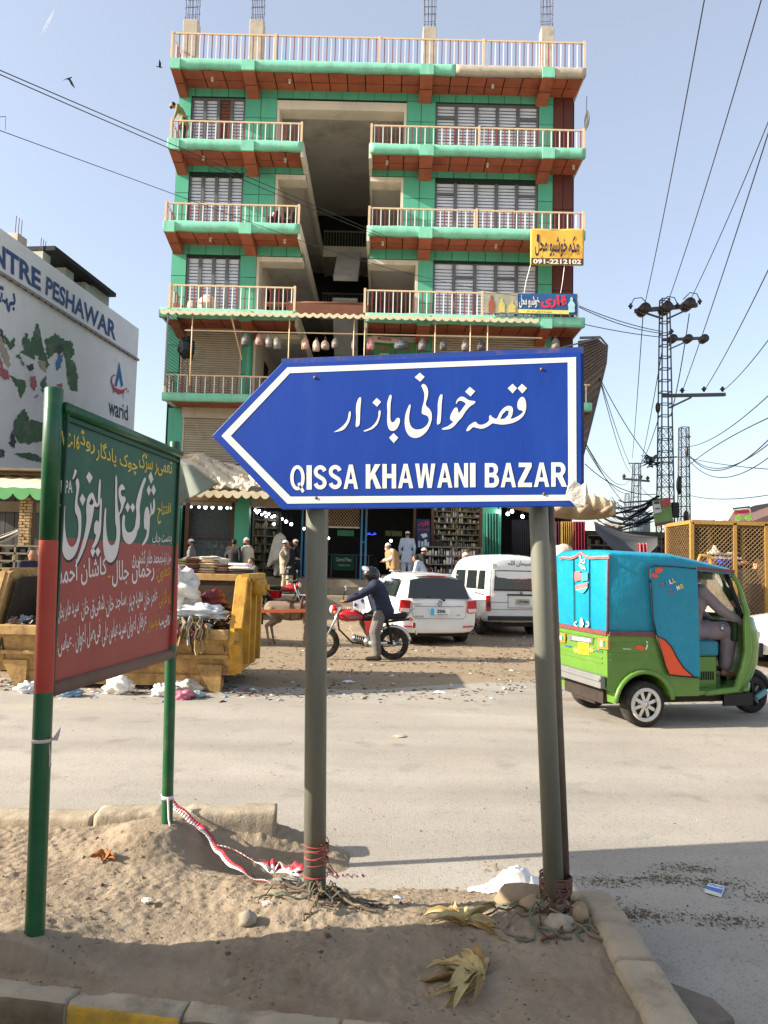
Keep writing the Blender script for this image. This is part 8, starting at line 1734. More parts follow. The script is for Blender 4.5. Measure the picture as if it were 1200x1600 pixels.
sc_ = thing('weighing_scale', 'old white pan scale standing inside the yellow cage', 'scale', pix(1117, 865, 15.6)); c = pix(1117, 864, 15.6); m_sc = mat('white_enamel', (206, 200, 186), .4, var=.15)
s = MB(); s.tube([c + V((0, 0, -.04)), c, c + V((0, 0, .02)), c + V((0, 0, .10)), c + V((0, 0, .16))], [.08, .17, .12, .05, .035], 16); s.build('scale_body', m_sc, sc_); s = MB(); s.tube([c + V((.38, 0, -.03)), c + V((.38, 0, .02))], [.04, .14], 14); s.bar(c + V((-.05, 0, -.02)), c + V((.45, 0, -.02)), .04); s.bar(c + V((-.14, -.1, -.10)), c + V((.5, -.1, -.10)), .05); s.build('scale_pan', m_sc, sc_)
tbc = thing('cage_counter', 'dim counter inside the yellow cage', 'counter', (pix(1130, 900, 15.9).x, 15.9, .4)); s = MB(); s.box(xs_[0] + .2, 15.3, .4, xs_[-1] - .1, 16.4, pix(1130, 888, 15.6).z); s.build('top', mat('counter_drab', (96, 80, 66), .8, var=.3, vs=4), tbc)
bx = thing('printed_carton', 'open carton printed with fruit lying on the cage roof', 'carton', pix(1160, 814, 15.3)); B4 = [pix(*p, 15.2) for p in ((1139, 814), (1177, 814), (1172, 794), (1145, 797))]
s = MB(); s.prism(B4, (0, .5, 0)); s.build('box', mat('carton_print', (206, 190, 176), .6, var=.1, dirt=(190, 80, 70), dirta=.55, ds=6), bx)
s = MB(); s.prism([pix(*p, 15.18) for p in ((1133, 812), (1146, 794), (1148, 797), (1137, 815))], (0, .5, 0)); s.m = 1; s.prism([pix(*p, 15.17) for p in ((1149, 812), (1160, 813), (1158, 806), (1151, 805))], (0, .01, 0)); s.prism([pix(*p, 15.17) for p in ((1165, 812), (1175, 812), (1173, 804), (1166, 805))], (0, .01, 0)); s.m = 2; s.prism([pix(*p, 15.17) for p in ((1147, 803), (1172, 801), (1170, 796), (1149, 798))], (0, .01, 0)); s.m = 3; s.bar(pix(1145, 795, 15.15), pix(1171, 792, 15.15), .03); s.build('flap', [m_fab[6], mat('carton_green', (120, 176, 60), .6), mat('carton_red', (176, 40, 50), .6, var=.3, vs=20), m_blk], bx)
# white car glimpsed past the rickshaw nose
qc = thing('white_car', 'white car cut off by the right edge beyond the rickshaw', 'car', V((gx(1260, 960, 13.2), 13.2, 0)), radians(180)); QM = WM[qc]
st2 = [(.0, hb_(.70, .30, .62, 0, .68, .55)), (.15, hb_(.80, .25, .74, 0, .80, .64)), (.9, hb_(.84, .22, .88, 0, .94, .66)), (1.3, hb_(.84, .22, .92, 0, 1.05, .62)), (1.9, hb_(.84, .22, .92, 0, 1.42, .58)), (3.0, hb_(.84, .22, .92, 0, 1.42, .58)), (3.6, hb_(.84, .22, .92, 0, 1.1, .62)), (4.1, hb_(.78, .25, .86, 0, .92, .6))]
QT = Matrix.Translation(V((gx(1148, 990, 13.2), 13.2, 0))); car_body(qc, QT, st2, m_white, 'body')
s = MB(QT); s.box(-.02, -.78, .25, .1, .78, .48); s.m = 1; s.box(-.015, -.72, .58, .06, -.5, .68); s.build('front_bumper', [m_blk, m_clear], qc)
for x in (.85, 3.3):
 for e in (-1, 1): wheel(qc, QT, (x, e * .74, .30), .30, .19, 'steel', side=e)
s = MB(QT); s.prism([V((1.35, -.845, .96)), V((2.9, -.845, .96)), V((2.8, -.68, 1.34)), V((1.85, -.68, 1.34))], (0, -.01, 0)); s.build('side_window', m_glass, qc)

# ============================================================ SIGNS AND THINGS HANGING ON THE BUILDING
Nn = V((0, -1, 0))
bn = thing('shop_banner', 'yellow and orange Urdu perfume banner with telephone number on the right railing', 'banner', pix(870, 385, 25.5)); BYv = 25.58
s = MB(); s.smooth = True; s.grid(lambda u, v: pix(829 + (1 - v) * -.5 + (912 + .5 * v - 829) * u, 415 - 1 + 0 * u + (358 - 414) * v + 1.5 * u * (1 - v), BYv) + V((0, .02 * sin(u * 9 + v * 4) - .01, 0)), 30, 18); s.build('vinyl_sheet', mat('banner_yellow', (226, 178, 74), .5, var=.12, vs=1.2, dirt=(214, 120, 50), dirta=.45, ds=.9), bn, solid=.008)
PB = V((0, BYv - .045, 0))
s = MB(); s.prism([pix(*p, BYv - .04) for p in ((830, 403), (912, 404), (912, 414), (830, 413))], (0, .008, 0)); s.build('dark_strip', mat('banner_dark', (84, 60, 40), .5), bn)
s = MB(); text_quad(s, '091-2212102', pxquad((833, 412), (908, 413), (908, 405.5), (833, 404.5), PB, Nn), .04); s.build('number', m_swhite, bn, fixn=False)
s = MB(); text_quad(s, 'مکہ خوشبو محل', pxquad((836, 400), (905, 403), (905, 368), (836, 366), PB, Nn), .02, True); s.prism([pix(*p, BYv - .05) for p in ((839, 366), (842, 366), (842, 376), (840.5, 379), (838.5, 376))], (0, .004, 0)); s.build('urdu_lettering', mat('banner_ink', (50, 36, 70), .5), bn, fixn=False)
s = MB(); s.tube([pix(829, 414, BYv), pix(822, 440, BYv - .05), pix(819, 458, BF)], .012, 4); s.tube([pix(882, 415, BYv), pix(879, 440, BYv - .05), pix(876, 458, BF)], .010, 4); s.tube([pix(830, 358, BYv), pix(912, 359, BYv)], .012, 4); s.build('guy_rope', m_railw, bn)
b2 = thing('shop_banner', 'long blue Urdu banner with perfume bottles over the third row railing at right', 'banner', pix(830, 475, 25.5)); Yb2 = 25.6
s = MB(); s.prism([pix(*p, Yb2) for p in ((757, 458), (902, 459), (902, 492), (757, 490))], (0, .02, 0)); s.build('vinyl_sheet', mat('banner_blue', (44, 84, 132), .5, var=.15, vs=1.5), b2)
s = MB(); s.prism([pix(*p, Yb2 - .01) for p in ((757, 459), (809, 459), (809, 490), (757, 489))], (0, .008, 0)); s.build('photo_panel', mat('banner_beige', (150, 150, 130), .5, var=.3, vs=6), b2)
s = MB()
for px, w_, h_, mi in ((768, 10, 27, 0), (784, 11, 22, 1), (800, 12, 18, 1), (893, 11, 24, 2)):
 s.m = mi; secs = [(.32, 0), (.5, .06), (.42, .3), (.5, .5), (.3, .68), (.14, .74), (.2, .86), (.08, 1)]
 L_1 = [pix(px - a * w_, 488 - b * h_, Yb2 - .022) for a, b in secs]; R_1 = [pix(px + a * w_, 488 - b * h_, Yb2 - .022) for a, b in secs[::-1]]; s.prism(L_1 + R_1, (0, .006, 0))
s.build('printed_bottle', [mat('bottle_copper', (150, 84, 60), .5, var=.2, vs=20), mat('bottle_brass', (190, 176, 104), .5, var=.2, vs=20), mat('bottle_pale', (170, 206, 214), .5)], b2)
PB2 = V((0, Yb2 - .012, 0))
s = MB(); text_quad(s, 'قاری', pxquad((845, 481), (885, 482), (885, 461), (845, 461), PB2, Nn), .05, True); s.build('red_lettering', mat('banner_red', (206, 52, 70), .5), b2, fixn=False)
s = MB(); text_quad(s, 'خوشبو محل', pxquad((811, 481), (843, 481), (843, 461), (811, 461), PB2, Nn), .025, True); s.build('white_lettering', m_swhite, b2, fixn=False)
s = MB(); s.prism([pix(*p, Yb2 - .012) for p in ((810, 483), (889, 485), (889, 491), (810, 489))], (0, .006, 0)); s.build('yellow_strip', mat('banner_strip', (220, 206, 110), .5), b2); s = MB(); text_quad(s, 'پشاور قصہ خوانی بازار دکان', pxquad((822, 488.5), (862, 489.5), (862, 485.5), (822, 484.5), V((0, Yb2 - .02, 0)), Nn), .0, True); s.build('small_lettering', m_blk, b2, fixn=False)
# green printed posters at the first floor
for (a, b, c_, d_, lb) in ((585, 536, 615, 560, 'left green poster with red Urdu under the long awning'), (620, 537, 651, 560, 'right green poster with red Urdu under the long awning')):
 t = thing('shop_poster', lb, 'poster', pix(a, b, 26.6)); quad_board(t, 'panel', [(a, b), (c_, b + 1), (c_, d_), (a, d_)], 26.6, mat('poster_green', (50, 128, 72), .5, var=.1), .03); s = MB(); text_quad(s, 'جدہ', pxquad((a + 6, b + 13), (c_ - 6, b + 13), (c_ - 6, b + 3), (a + 6, b + 3), V((0, 26.58, 0)), Nn), .03, True); s.build('lettering', mat('poster_red', (170, 60, 60), .5), t, fixn=False)
 s = MB(); s.prism([pix(*p, 26.585) for p in ((a + 8, b + 16), (c_ - 7, b + 16), (c_ - 9, b + 23), (a + 10, b + 23))], (0, .006, 0)); s.build('yellow_patch', mat('poster_yellow', (206, 170, 80), .5), t)
t = thing('shop_poster', 'white tilted poster strip above the green posters', 'poster', pix(600, 528, 26.4)); quad_board(t, 'panel', [(582, 524), (622, 530), (623, 537), (582, 534)], 26.45, mat('poster_white', (206, 196, 186), .6), .02); s = MB(); text_quad(s, 'MADINA', pxquad((590, 530.5), (612, 533), (612, 528.5), (590, 526), V((0, 26.43, 0)), Nn), .02); s.build('lettering', mat('poster_red', (170, 60, 60)), t, fixn=False)
# school bags hanging from the awning rail
bagc = [(96, 92, 88), (150, 110, 100), (130, 122, 112), (120, 116, 108), (176, 140, 120), (180, 160, 140), (140, 120, 110), (110, 106, 100), (90, 88, 90), (190, 130, 130), (80, 84, 90), (96, 92, 88), (84, 80, 76), (110, 100, 96), (70, 66, 64), (110, 104, 96)]
for i, (px, py, w_, h_) in enumerate(((384, 530, .30, .42), (405, 531, .27, .40), (420, 533, .24, .44), (433, 535, .28, .46), (477, 537, .26, .40), (494, 540, .25, .38), (508, 539, .30, .30), (524, 536, .26, .36), (554, 537, .22, .40), (579, 538, .25, .36), (627, 538, .48, .32), (660, 538, .28, .42), (693, 538, .26, .4), (727, 538, .26, .44), (752, 540, .28, .36), (868, 538, .30, .4))):
 c = pix(px, py, AY + .3); kinds = ['charcoal', 'rose brown', 'taupe', 'grey', 'flowered tan', 'cream patterned', 'brown', 'grey green', 'dark grey', 'pink cartoonless', 'slate', 'round grey', 'black', 'mauve', 'dark brown', 'pale grey']
 lbs = ['first school bag from the left under the long awning', 'second school bag from the left, rose brown', 'third school bag, narrow and taupe', 'fourth school bag, grey with a pale front pocket', 'tan patterned school bag hanging over the stair well', 'cream patterned school bag next to the tan one', 'brown handbag hanging by its long loop handles', 'grey green school bag right of the brown handbag', 'dark grey bag in front of the bridge railing', 'pink school bag left of the green posters', 'wide slate handbag in front of the green posters', 'grey school bag right of the green posters', 'black school bag before the right shutter', 'mauve school bag in the middle of the right shutter', 'dark brown bag at the right end of the right shutter', 'pale grey school bag hanging alone at the far right pole']
 t = thing('school_bag' if i not in (6, 10) else 'handbag', lbs[i], 'bag', c + V((0, 0, h_ * .6)), 0, 'bags hanging under the long awning'); mm = mat('bagm_%d' % i, bagc[i], .7, var=.25, vs=9); rr = random.Random(i)
 s = MB(); s.smooth = True; secs = []
 for k in range(9):
  u = k / 8; ww = w_ / 2 * (.72 + .28 * sin(pi * min(1, .25 + u * .8))) * (1 if u < .75 else sqrt(max(.05, 1 - ((u - .75) / .27) ** 2))); dd = .10 * (1 - .5 * u); secs.append([c + V((ww * cos(2 * pi * j / 16), dd * sin(2 * pi * j / 16), -h_ / 2 + h_ * u)) for j in range(16)])
 s.loft(secs); s.build('bag_body', mm, t); s = MB(); s.sph(c + V((0, -.08, -h_ * .18)), (w_ * .34, .06, h_ * .2), 12, 8); s.build('front_pocket', mat('bagp_%d' % i, tuple(min(255, int(v * 1.25)) for v in bagc[i]), .7, var=.3, vs=14), t)
 s = MB(); s.tube([c + V((-.05, 0, h_ * .45)), c + V((-.03, 0, h_ * .62)), c + V((0, 0, h_ * .75 + (.1 if i == 6 else 0))), c + V((.03, 0, h_ * .62)), c + V((.05, 0, h_ * .45))], .01, 5); s.build('strap', mm, t)
c = pix(292, 543, 25.2); o = crumple(c, (.27, .15, .36), 101, 24, 18, .4, 2.4).build('plastic_sack', mat('black_plastic', (26, 26, 28), .35, var=.2), loc=c); tag(o, 'torn black plastic bag tied on a pole at the upper left shop', 'bag')
s = MB(); s.bar(pix(292, 560, 25.2), pix(296, 600, 25.4), .03); tag(s.build('bamboo_pole', m_wood, loc=pix(296, 600, 25.4)), 'thin bamboo pole under the torn black bag', 'pole')
for px, py, r, col, lb, sd_ in ((301, 472, (.20, .2, .26), (176, 166, 146), 'grey sack behind the lower left railing', 111), (325, 466, (.36, .3, .36), (206, 194, 168), 'large cream sack behind the lower left railing', 112)): c = pix(px, py + 2, 26.3); c.z = ZT[3] + r[2] * .85; o = crumple(c, r, sd_, 24, 18, .15, 1.6).build('sack', mat('sack%d' % sd_, col, .9, var=.12, bump=.01, bs=14), loc=c); tag(o, lb, 'sack')
s = MB(); a = gx(270, 475, 26.3); s.box(a, 26.1, ZT[3], a + .35, 26.5, ZT[3] + .3); tag(s.build('wooden_box', mat('terracotta_box', (150, 100, 66), .8, var=.2), loc=(a, 26.3, ZT[3])), 'small brown box beside the grey sack on the balcony', 'box')
t = thing('bench', 'wooden bench standing behind the lower left railing near the stair well', 'bench', (gx(430, 480, 26.4), 26.4, ZT[3])); s = MB(); xx = gx(412, 480, 26.4); s.box(xx, 26.2, ZT[3] + .40, xx + .95, 26.5, ZT[3] + .46); s.build('seat', m_wood, t)
for dx in (.03, .85): s = MB(); s.box(xx + dx, 26.22, ZT[3], xx + dx + .06, 26.48, ZT[3] + .40); s.build('leg', m_wood, t)
s = MB(); c = V((gx(388, 590, 26.5), 26.5, 0)); s.cyl((c.x, 26.5, ZT[4]), (c.x, 26.5, ZT[3] - .4), .10, .10, 14); tag(s.build('drain_pipe', m_green, loc=(c.x, 26.5, ZT[4])), 'green painted pipe right of the upper left shutter', 'pipe')
# satellite dish on the right corner rail
sdh = thing('satellite_dish', 'satellite dish seen edge on at the upper right balcony corner', 'dish', pix(916, 200, 26)); c = pix(918, 188, 26); s = MB(); s.smooth = True; secs = []
for k in range(6): r = .36 * k / 5; secs.append([c + V((.10 * (r / .36) ** 2 * -1 + .06, r * cos(2 * pi * j / 20) * .8, r * sin(2 * pi * j / 20))) for j in range(20)])
s.loft(secs, cap=False); s.build('reflector', m_alloy, sdh, solid=.01); s = MB(); s.bar(pix(914, 205, 26), c, .03); s.bar(pix(915, 200, 26.1), pix(917, 150, 26.1), .02); s.build('mount', m_frame, sdh)

# ============================================================ PEOPLE OF THE MARKET
def place(px, ytop, Y, H, zf=None): p = pix(px, ytop, Y); return V((p.x, Y, (p.z - H * 1.0) if zf is None else zf))
grey = cloth('grey_kameez', (116, 116, 112)); dkg = cloth('dark_kameez', (52, 48, 46)); blk = cloth('black_kameez', (30, 30, 32)); wht = cloth('white_kameez', (214, 212, 204)); lbl = cloth('pale_blue_kameez', (178, 190, 206)); tan = cloth('tan_kameez', (172, 156, 130)); crm = cloth('cream_shawl', (198, 186, 160)); org = cloth('camel_shawl', (168, 132, 92)); brw = cloth('brown_kameez', (132, 96, 62)); olv = cloth('olive_kameez', (104, 96, 76))
W_ = pi
zst = lambda Y: 1.10 if Y >= 25.9 else .85 if Y >= 25.1 else .60 if Y >= 24.3 else zroad(0, Y)
reach = dict(el=(.16, .24, 1.16), er=(.16, -.24, 1.16), hl=(.42, .2, 1.12), hr=(.42, -.2, 1.12))
bend = dict(che=(.14, 0, 1.22), nek=(.22, 0, 1.38), hed=(.30, 0, 1.49), sl=(.18, .18, 1.34), sr=(.18, -.18, 1.34), el=(.22, .24, 1.08), er=(.22, -.24, 1.08), hl=(.42, .2, .98), hr=(.42, -.2, .98))
def P(label, px, ytop, Y, facing, H=1.68, **k):
 b = V((pix(px, ytop, Y).x, Y, zst(Y))); zt_ = pix(px, ytop, Y).z
 H = max(1.3, min(1.85, zt_ - b.z)) * 1.7 / 1.71
 return person(label, b, radians(facing), H, **k)
P('man in a grey kameez and white cap walking left past the left lit shop', 300, 842, 25.0, 185, top=grey, legs=grey, cap=m_cap, beard=True, pose=dict(er=(.02, -.26, 1.12), hr=(.28, -.25, 1.0), el=(.02, .26, 1.12), hl=(.28, .25, 1.0)))
P('dark haired man in a black kameez seen from behind beside the cloth tables', 366, 842, 24.6, 75, top=dkg, legs=dkg)
P('bearded man with white cap and cream shawl standing behind the skip', 387, 838, 24.9, 200, top=crm, legs=wht, cap=m_cap, beard=True, shawl=crm)
b = V((gx(393, 885, 21.2), 21.2, zroad(0, 21))); person('young man with a camouflage vest sitting low behind the skip end', b, radians(230), 1.55, dict(look=.2), top=olv, legs=dkg)
P('figure shrouded in a white chador climbing the shop steps', 437, 833, 26.2, 60, legs=wht, top=wht, hood=cloth('white_chador', (196, 192, 180), bump=.02, bs=6))
P('man in a white cap holding something, left of the three by the steps', 445, 844, 24.9, 10, top=tan, legs=tan, cap=m_cap, pose=reach)
P('black haired man with a dark vest in the middle of the three by the steps', 455, 846, 24.6, 175, top=blk, legs=tan, shawl=None, pose=dict(er=(.0, -.26, 1.12), hr=(.2, -.22, .98)))
P('man in white cap with tan scarf, right of the three by the steps', 463, 843, 25.2, 200, top=blk, legs=dkg, cap=m_cap, beard=True)
P('old man in a camel shawl and white cap bending at the lobby entrance', 619, 845, 25.2, 195, top=wht, legs=wht, cap=m_cap, beard=mat('grey_beard', (190, 184, 176), .9), shawl=org, pose=bend)
P('man in a white kameez standing back inside the dark lobby', 637, 830, 26.4, 90, top=lbl, legs=lbl, cap=m_cap)
P('man in black with a white cap leaning over the goods table', 650, 851, 24.7, 20, top=blk, legs=blk, cap=m_cap, pose=bend)
P('man in a pale blue kameez seen from behind leaning on the goods table', 664, 850, 24.2, 155, top=lbl, legs=wht, pose=bend)
P('man in a tan kameez and white cap standing left of the van', 729, 853, 23.0, 190, top=brw, legs=brw, cap=m_cap)
t, J, M = P('shadowy customer standing inside the perfume shop', 684, 836, 26.7, 90, top=dkg, legs=dkg)
P('man in a white cap behind the left corner of the rickshaw hood', 901, 845, 19.0, 100, top=wht, legs=wht, cap=m_cap)
P('man in a striped white cap behind the middle of the rickshaw roof', 984, 856, 20.0, 60, top=blk, legs=blk, cap=m_cap)
b = V((gx(49, 870, 14.6), 14.6, .0)); person('boy in a black and white striped sweater hugging himself at far left', b, radians(-40), (gz(857, 14.6, 49) - 0) , dict(el=(.06, .24, 1.12), er=(.06, -.24, 1.12), hl=(.24, -.06, 1.2), hr=(.24, .06, 1.14)), top=mat('striped_sweater', (40, 42, 54), .9, var=.1), legs=dkg)
# his white stripes
bs = V((gx(49, 870, 14.6), 14.6, 0)); s = MB(Matrix.Translation(bs))
for z in (1.0, 1.12, 1.24, 1.36): s.tube([V((.185 * cos(a) * .95, .26 * sin(a), z + .02 * sin(3 * a))) for a in [2 * pi * i / 24 for i in range(24)]], .02, 5, closed=True)
boy = [o for o in COL.objects if o.get('label', '').startswith('boy in a black')][0]; s.build('white_stripe', wht, boy)
# balcony people
b = V((gx(287, 205, 26.15), 26.15, ZT[1])); Hh = (pix(280, 165, 26.15).z - ZT[1]); person('man leaning over the top left balcony rail looking down', b, radians(195), 1.75, dict(che=(.16, 0, 1.2), nek=(.30, 0, 1.34), hed=(.42, 0, 1.40), sl=(.24, .18, 1.30), sr=(.24, -.18, 1.30), el=(.26, .22, 1.06), er=(.1, -.24, 1.06), hl=(.32, .2, .86), hr=(-.1, -.2, .9)), top=cloth('khaki_green_kameez', (132, 128, 88)), legs=cloth('dark_green_shalwar', (52, 66, 58)), beard=True)
for px, yy, f, lb in ((434, 333, 195, 'left of two white capped heads over the second left railing'), (462, 338, 170, 'right of two white capped heads over the second left railing')):
 b = V((gx(px, yy + 10, 26.5), 26.5, ZT[2])); H = pix(px, yy, 26.5).z - ZT[2]
 person(lb.replace('heads', 'men looking'), b, radians(f), 1.6, dict(pel=(0, 0, .25), che=(.05, 0, .58), nek=(.08, 0, .78), hed=(.12, 0, H / 1.6 * 1.7 - .12), sl=(.06, .18, .72), sr=(.06, -.18, .72), el=(.1, .25, .46), er=(.1, -.25, .46), hl=(.3, .2, .5), hr=(.3, -.2, .5), kl=(.35, .16, .42), kr=(.35, -.16, .42), al=(.30, .14, .05), ar=(.30, -.14, .05)), top=dkg, legs=dkg, cap=m_cap, skirt=.2)
# ============================================================ LATTICE PYLONS
m_steel = mat('dark_galvanised_steel', (78, 80, 86), .6, metal=.3, var=.15, vs=2); m_ins = mat('brown_insulator', (52, 44, 42), .35)
def lattice(label, base, top, w0, w1, n, name='power_pylon', leg=.05, ladder=0.0):
 t = thing(name, label, 'pylon', base); a = V(base); b = V(top); s = MB()
 def cor(u, i): c = a + (b - a) * u; h = (w0 + (w1 - w0) * u) / 2; return c + V((h * (1 if i in (1, 2) else -1), h * (1 if i > 1 else -1), 0))
 for i in range(4): s.bar(cor(0, i), cor(1, i), leg)
 s.build('leg_angle', m_steel, t); s = MB()
 for k in range(n):
  u0, u1 = k / n, (k + 1) / n
  for i in range(4):
   j = (i + 1) % 4
   if u0 < ladder or not ladder: s.bar(cor(u0, i), cor(u1, j), leg * .36); s.bar(cor(u0, j), cor(u1, i), leg * .36)
   s.bar(cor(u1, i), cor(u1, j), leg * .7)
 o = s.build('lattice_brace', m_steel, t); o['kind'] = 'stuff'; return t
Y1 = 28.0
pb1 = pix(1040, 850, Y1); pb1.z = .3; tp = pix(1038.5, 468, Y1)
py1 = lattice('tall lattice power pylon with three crossarms at the right', V((pix(1040, 850, Y1).x, Y1, .3)), tp, .58, .28, 26, leg=.042, ladder=.56)
def at1(px, py, dy=0.0): return pix(px, py, Y1 + dy)
def insul(p, parent, r=.16, h=.25, name='insulator'): s = MB(); s.tube([p, p + V((0, 0, h * .3)), p + V((0, 0, h * .5)), p + V((0, 0, h * .7)), p + V((0, 0, h))], [r * .35, r * .5, r, r * .6, r * .3], 10); s.build(name, m_ins, parent)
s = MB(); s.bar(at1(992, 486), at1(1089, 477), .16, .14); s.bar(at1(1008, 489), at1(1036, 498), .06); s.bar(at1(1078, 482), at1(1043, 498), .06); s.build('crossarm', m_steel, py1)
s = MB(); s.bar(at1(1034, 531), at1(1105, 528), .10); s.bar(at1(1045, 546), at1(1074, 533), .05); s.build('crossarm', m_steel, py1)
s = MB(); s.bar(at1(1034, 618.5), at1(1133, 616.5), .13, .12); s.bar(at1(1046, 637), at1(1080, 621), .07); s.build('crossarm', m_steel, py1)
s = MB(); s.bar(at1(1008, 716), at1(1058, 714), .05); s.bar(at1(1012, 723), at1(1052, 722), .05); s.bar(at1(1018, 720), at1(1026, 712), .12); s.build('service_arm', m_steel, py1)
for px, py in ((1005.5, 484), (1040, 482), (1075, 476)):
 s = MB(); c = at1(px, py, -.1); s.cyl(c + V((0, -.25, 0)), c + V((0, -.05, 0)), .21, .21, 16); s.cyl(c + V((0, .05, 0)), c + V((0, .3, 0)), .21, .21, 16); s.build('disc_insulator', m_ins, py1)
 c2 = c + V((0, 0, .1)); s = MB(); dx = -.4 if px < 1020 else .38; s.tube([c + V((dx * -.5, 0, .2)), c + V((0 + dx * .2, 0, .48)), c + V((dx * .9, 0, .44)), c + V((dx * 1.2, 0, .2))], .02, 5); s.build('jumper_loop', m_steel, py1); insul(c + V((dx * 1.25 if px < 1020 else dx * 1.2, 0, .02)), py1, .1, .22)
for px, py in ((1053, 528), (1077, 528), (1102, 528)): s = MB(); c = at1(px, py, -.1); s.cyl(c, c + V((0, .3, 0)), .16, .16, 14); s.build('disc_insulator', m_ins, py1)
for px, py in ((1049, 522), (1066, 614), (1100, 612), (1129, 612)): insul(at1(px, py), py1, .11, .2)
s = MB(); s.sph(at1(1028, 637), (.10, .1, .22), 8, 6); s.build('junction_box', m_ins, py1)
s = MB(); c = at1(1018, 722); [s.tube([c + V((.0, 0, .0)), c + V((random.Random(k).uniform(-.5, .3), random.Random(k + 50).uniform(-.2, .2), random.Random(k + 9).uniform(-.3, .3))), c + V((random.Random(k + 3).uniform(-.4, .5), 0, random.Random(k + 5).uniform(-.25, .3)))], .022, 4) for k in range(16)]; o = s.build('cable_knot', m_blk, py1); o['kind'] = 'stuff'
s = MB(); s.obox(at1(1055, 797, -.3), (.26, .2, .58)); s.build('meter_box', m_blk, py1, bevel=.03)
# election style poster on the pylon: plain stand-in
pp = thing('pylon_poster', 'faded poster of a moustached man in grey, red and green tied to the tall pylon', 'poster', at1(1035, 800, -.5)); YP = Y1 - .5
quad_board(pp, 'board', [(1019, 782), (1047, 778), (1052, 817), (1024, 823)], YP, mat('poster_field_green', (96, 128, 76), .6, var=.25, vs=3), .03)
for nm, pts, col in (('red_area', [(1033, 780), (1047, 778), (1048.5, 790), (1034, 792)], (150, 70, 70)), ('maroon_strip', [(1024, 818), (1051.5, 813), (1052, 817), (1024.3, 822.5)], (110, 50, 60)), ('grey_portrait', [(1020, 784), (1031, 783), (1034, 800), (1022, 803)], (176, 178, 178)), ('dark_hair', [(1022, 784), (1030, 783), (1031, 787), (1022, 788)], (60, 60, 62)), ('moustache', [(1024, 794), (1031, 793), (1031.3, 795), (1024.2, 796)], (60, 60, 62))): quad_board(pp, nm, pts, YP - .02 - .004 * len(nm) % .03 if nm not in ('dark_hair', 'moustache') else YP - .05, mat('pp_' + nm, col, .6, var=.15, vs=8), .006)
p2 = V((pix(1068, 850, 42).x, 42, .3)); py2 = lattice('second slimmer lattice pylon right of the tall one', p2, pix(1068.5, 668, 42), .60, .42, 17, leg=.05)
for px, py, r in ((1061, 758, (.16, .16, .55)), (1073, 706, (.10, .1, .3)), (1072, 808, (.16, .16, .4))): s = MB(); s.sph(pix(px, py, 41.8), r, 10, 8); s.build('equipment_box', m_ins, py2)
insul(pix(1076, 686, 42), py2, .14, .25)
p3 = V((pix(990, 850, 62).x, 62, .3)); py3 = lattice('third small distant pylon between the building and the tall pylon', p3, pix(995, 724, 62), .9, .5, 11, leg=.06)
s = MB(); s.bar(pix(973, 748, 62), pix(1015, 752, 62), .16); s.bar(pix(982, 724, 62), pix(1004, 724, 62), .08); s.build('crossarm', m_steel, py3); [insul(pix(x, y, 62), py3, .2, .4) for x, y in ((975, 748), (1001, 749), (1012, 751))]
p4 = V((pix(980, 850, 110).x, 110, .3)); lattice('faint very distant lattice mast left of the third pylon', p4, pix(980, 772, 110), 1.8, .5, 8, leg=.06)
tank = thing('water_tank', 'distant blue grey water tank beside the third pylon', 'tank', pix(1002, 826, 75)); s = MB(); a = pix(1000, 812, 75); s.cyl(a + V((0, 0, -1.6)), a + V((0, 0, .6)), 1.0, 1.0, 18); s.cyl(a + V((0, 0, .6)), a + V((0, 0, .9)), 1.0, .5, 18); s.build('drum', mat('tank_blue', (96, 116, 128), .7), tank); s = MB(); [s.bar(a + V((x, y, -1.6)), V((a.x + x, a.y + y, .3)), .15) for x in (-.7, .7) for y in (-.7, .7)]; s.build('leg', m_steel, tank)
# distant low skyline
fb = thing('distant_building', 'pale low distant building behind the third pylon', 'building', pix(958, 830, 90)); s = MB(); a = pix(945, 815, 90); b = pix(972, 806, 90); s.box(a.x, 90, .2, b.x, 100, a.z); s.build('wall', mat('pale_far_wall', (196, 186, 172), .9), fb)
s = MB(); s.box(a.x + .6, 89.9, a.z - 1.2, a.x + 1.2, 90.0, a.z - .5); s.box(a.x + 1.6, 89.9, a.z - 1.2, a.x + 2.1, 90.0, a.z - .5); s.build('window', m_glass, fb)
# roof at the right edge
rg = thing('corrugated_shed', 'brown sloping roofed shed cut by the right edge behind the cage', 'shed', V((16, 24, .3))); s = MB(); A3, B3 = pix(1170, 816, 24), pix(1300, 770, 24); s.prism([A3, B3, B3 + V((0, 0, -.25)), A3 + V((0, 0, -.25))], (0, 5, 0)); s.build('roof', mat('brown_roof_sheet', (104, 80, 74), .8, var=.15), rg); s = MB(); s.prism([V((A3.x + .6, 24.3, .2)), V((B3.x, 24.3, .2)), B3 + V((0, .3, -.3)), A3 + V((.6, .3, -.42))], (0, 4, 0)); s.build('wall', mat('dim_wall', (70, 64, 58)), rg)
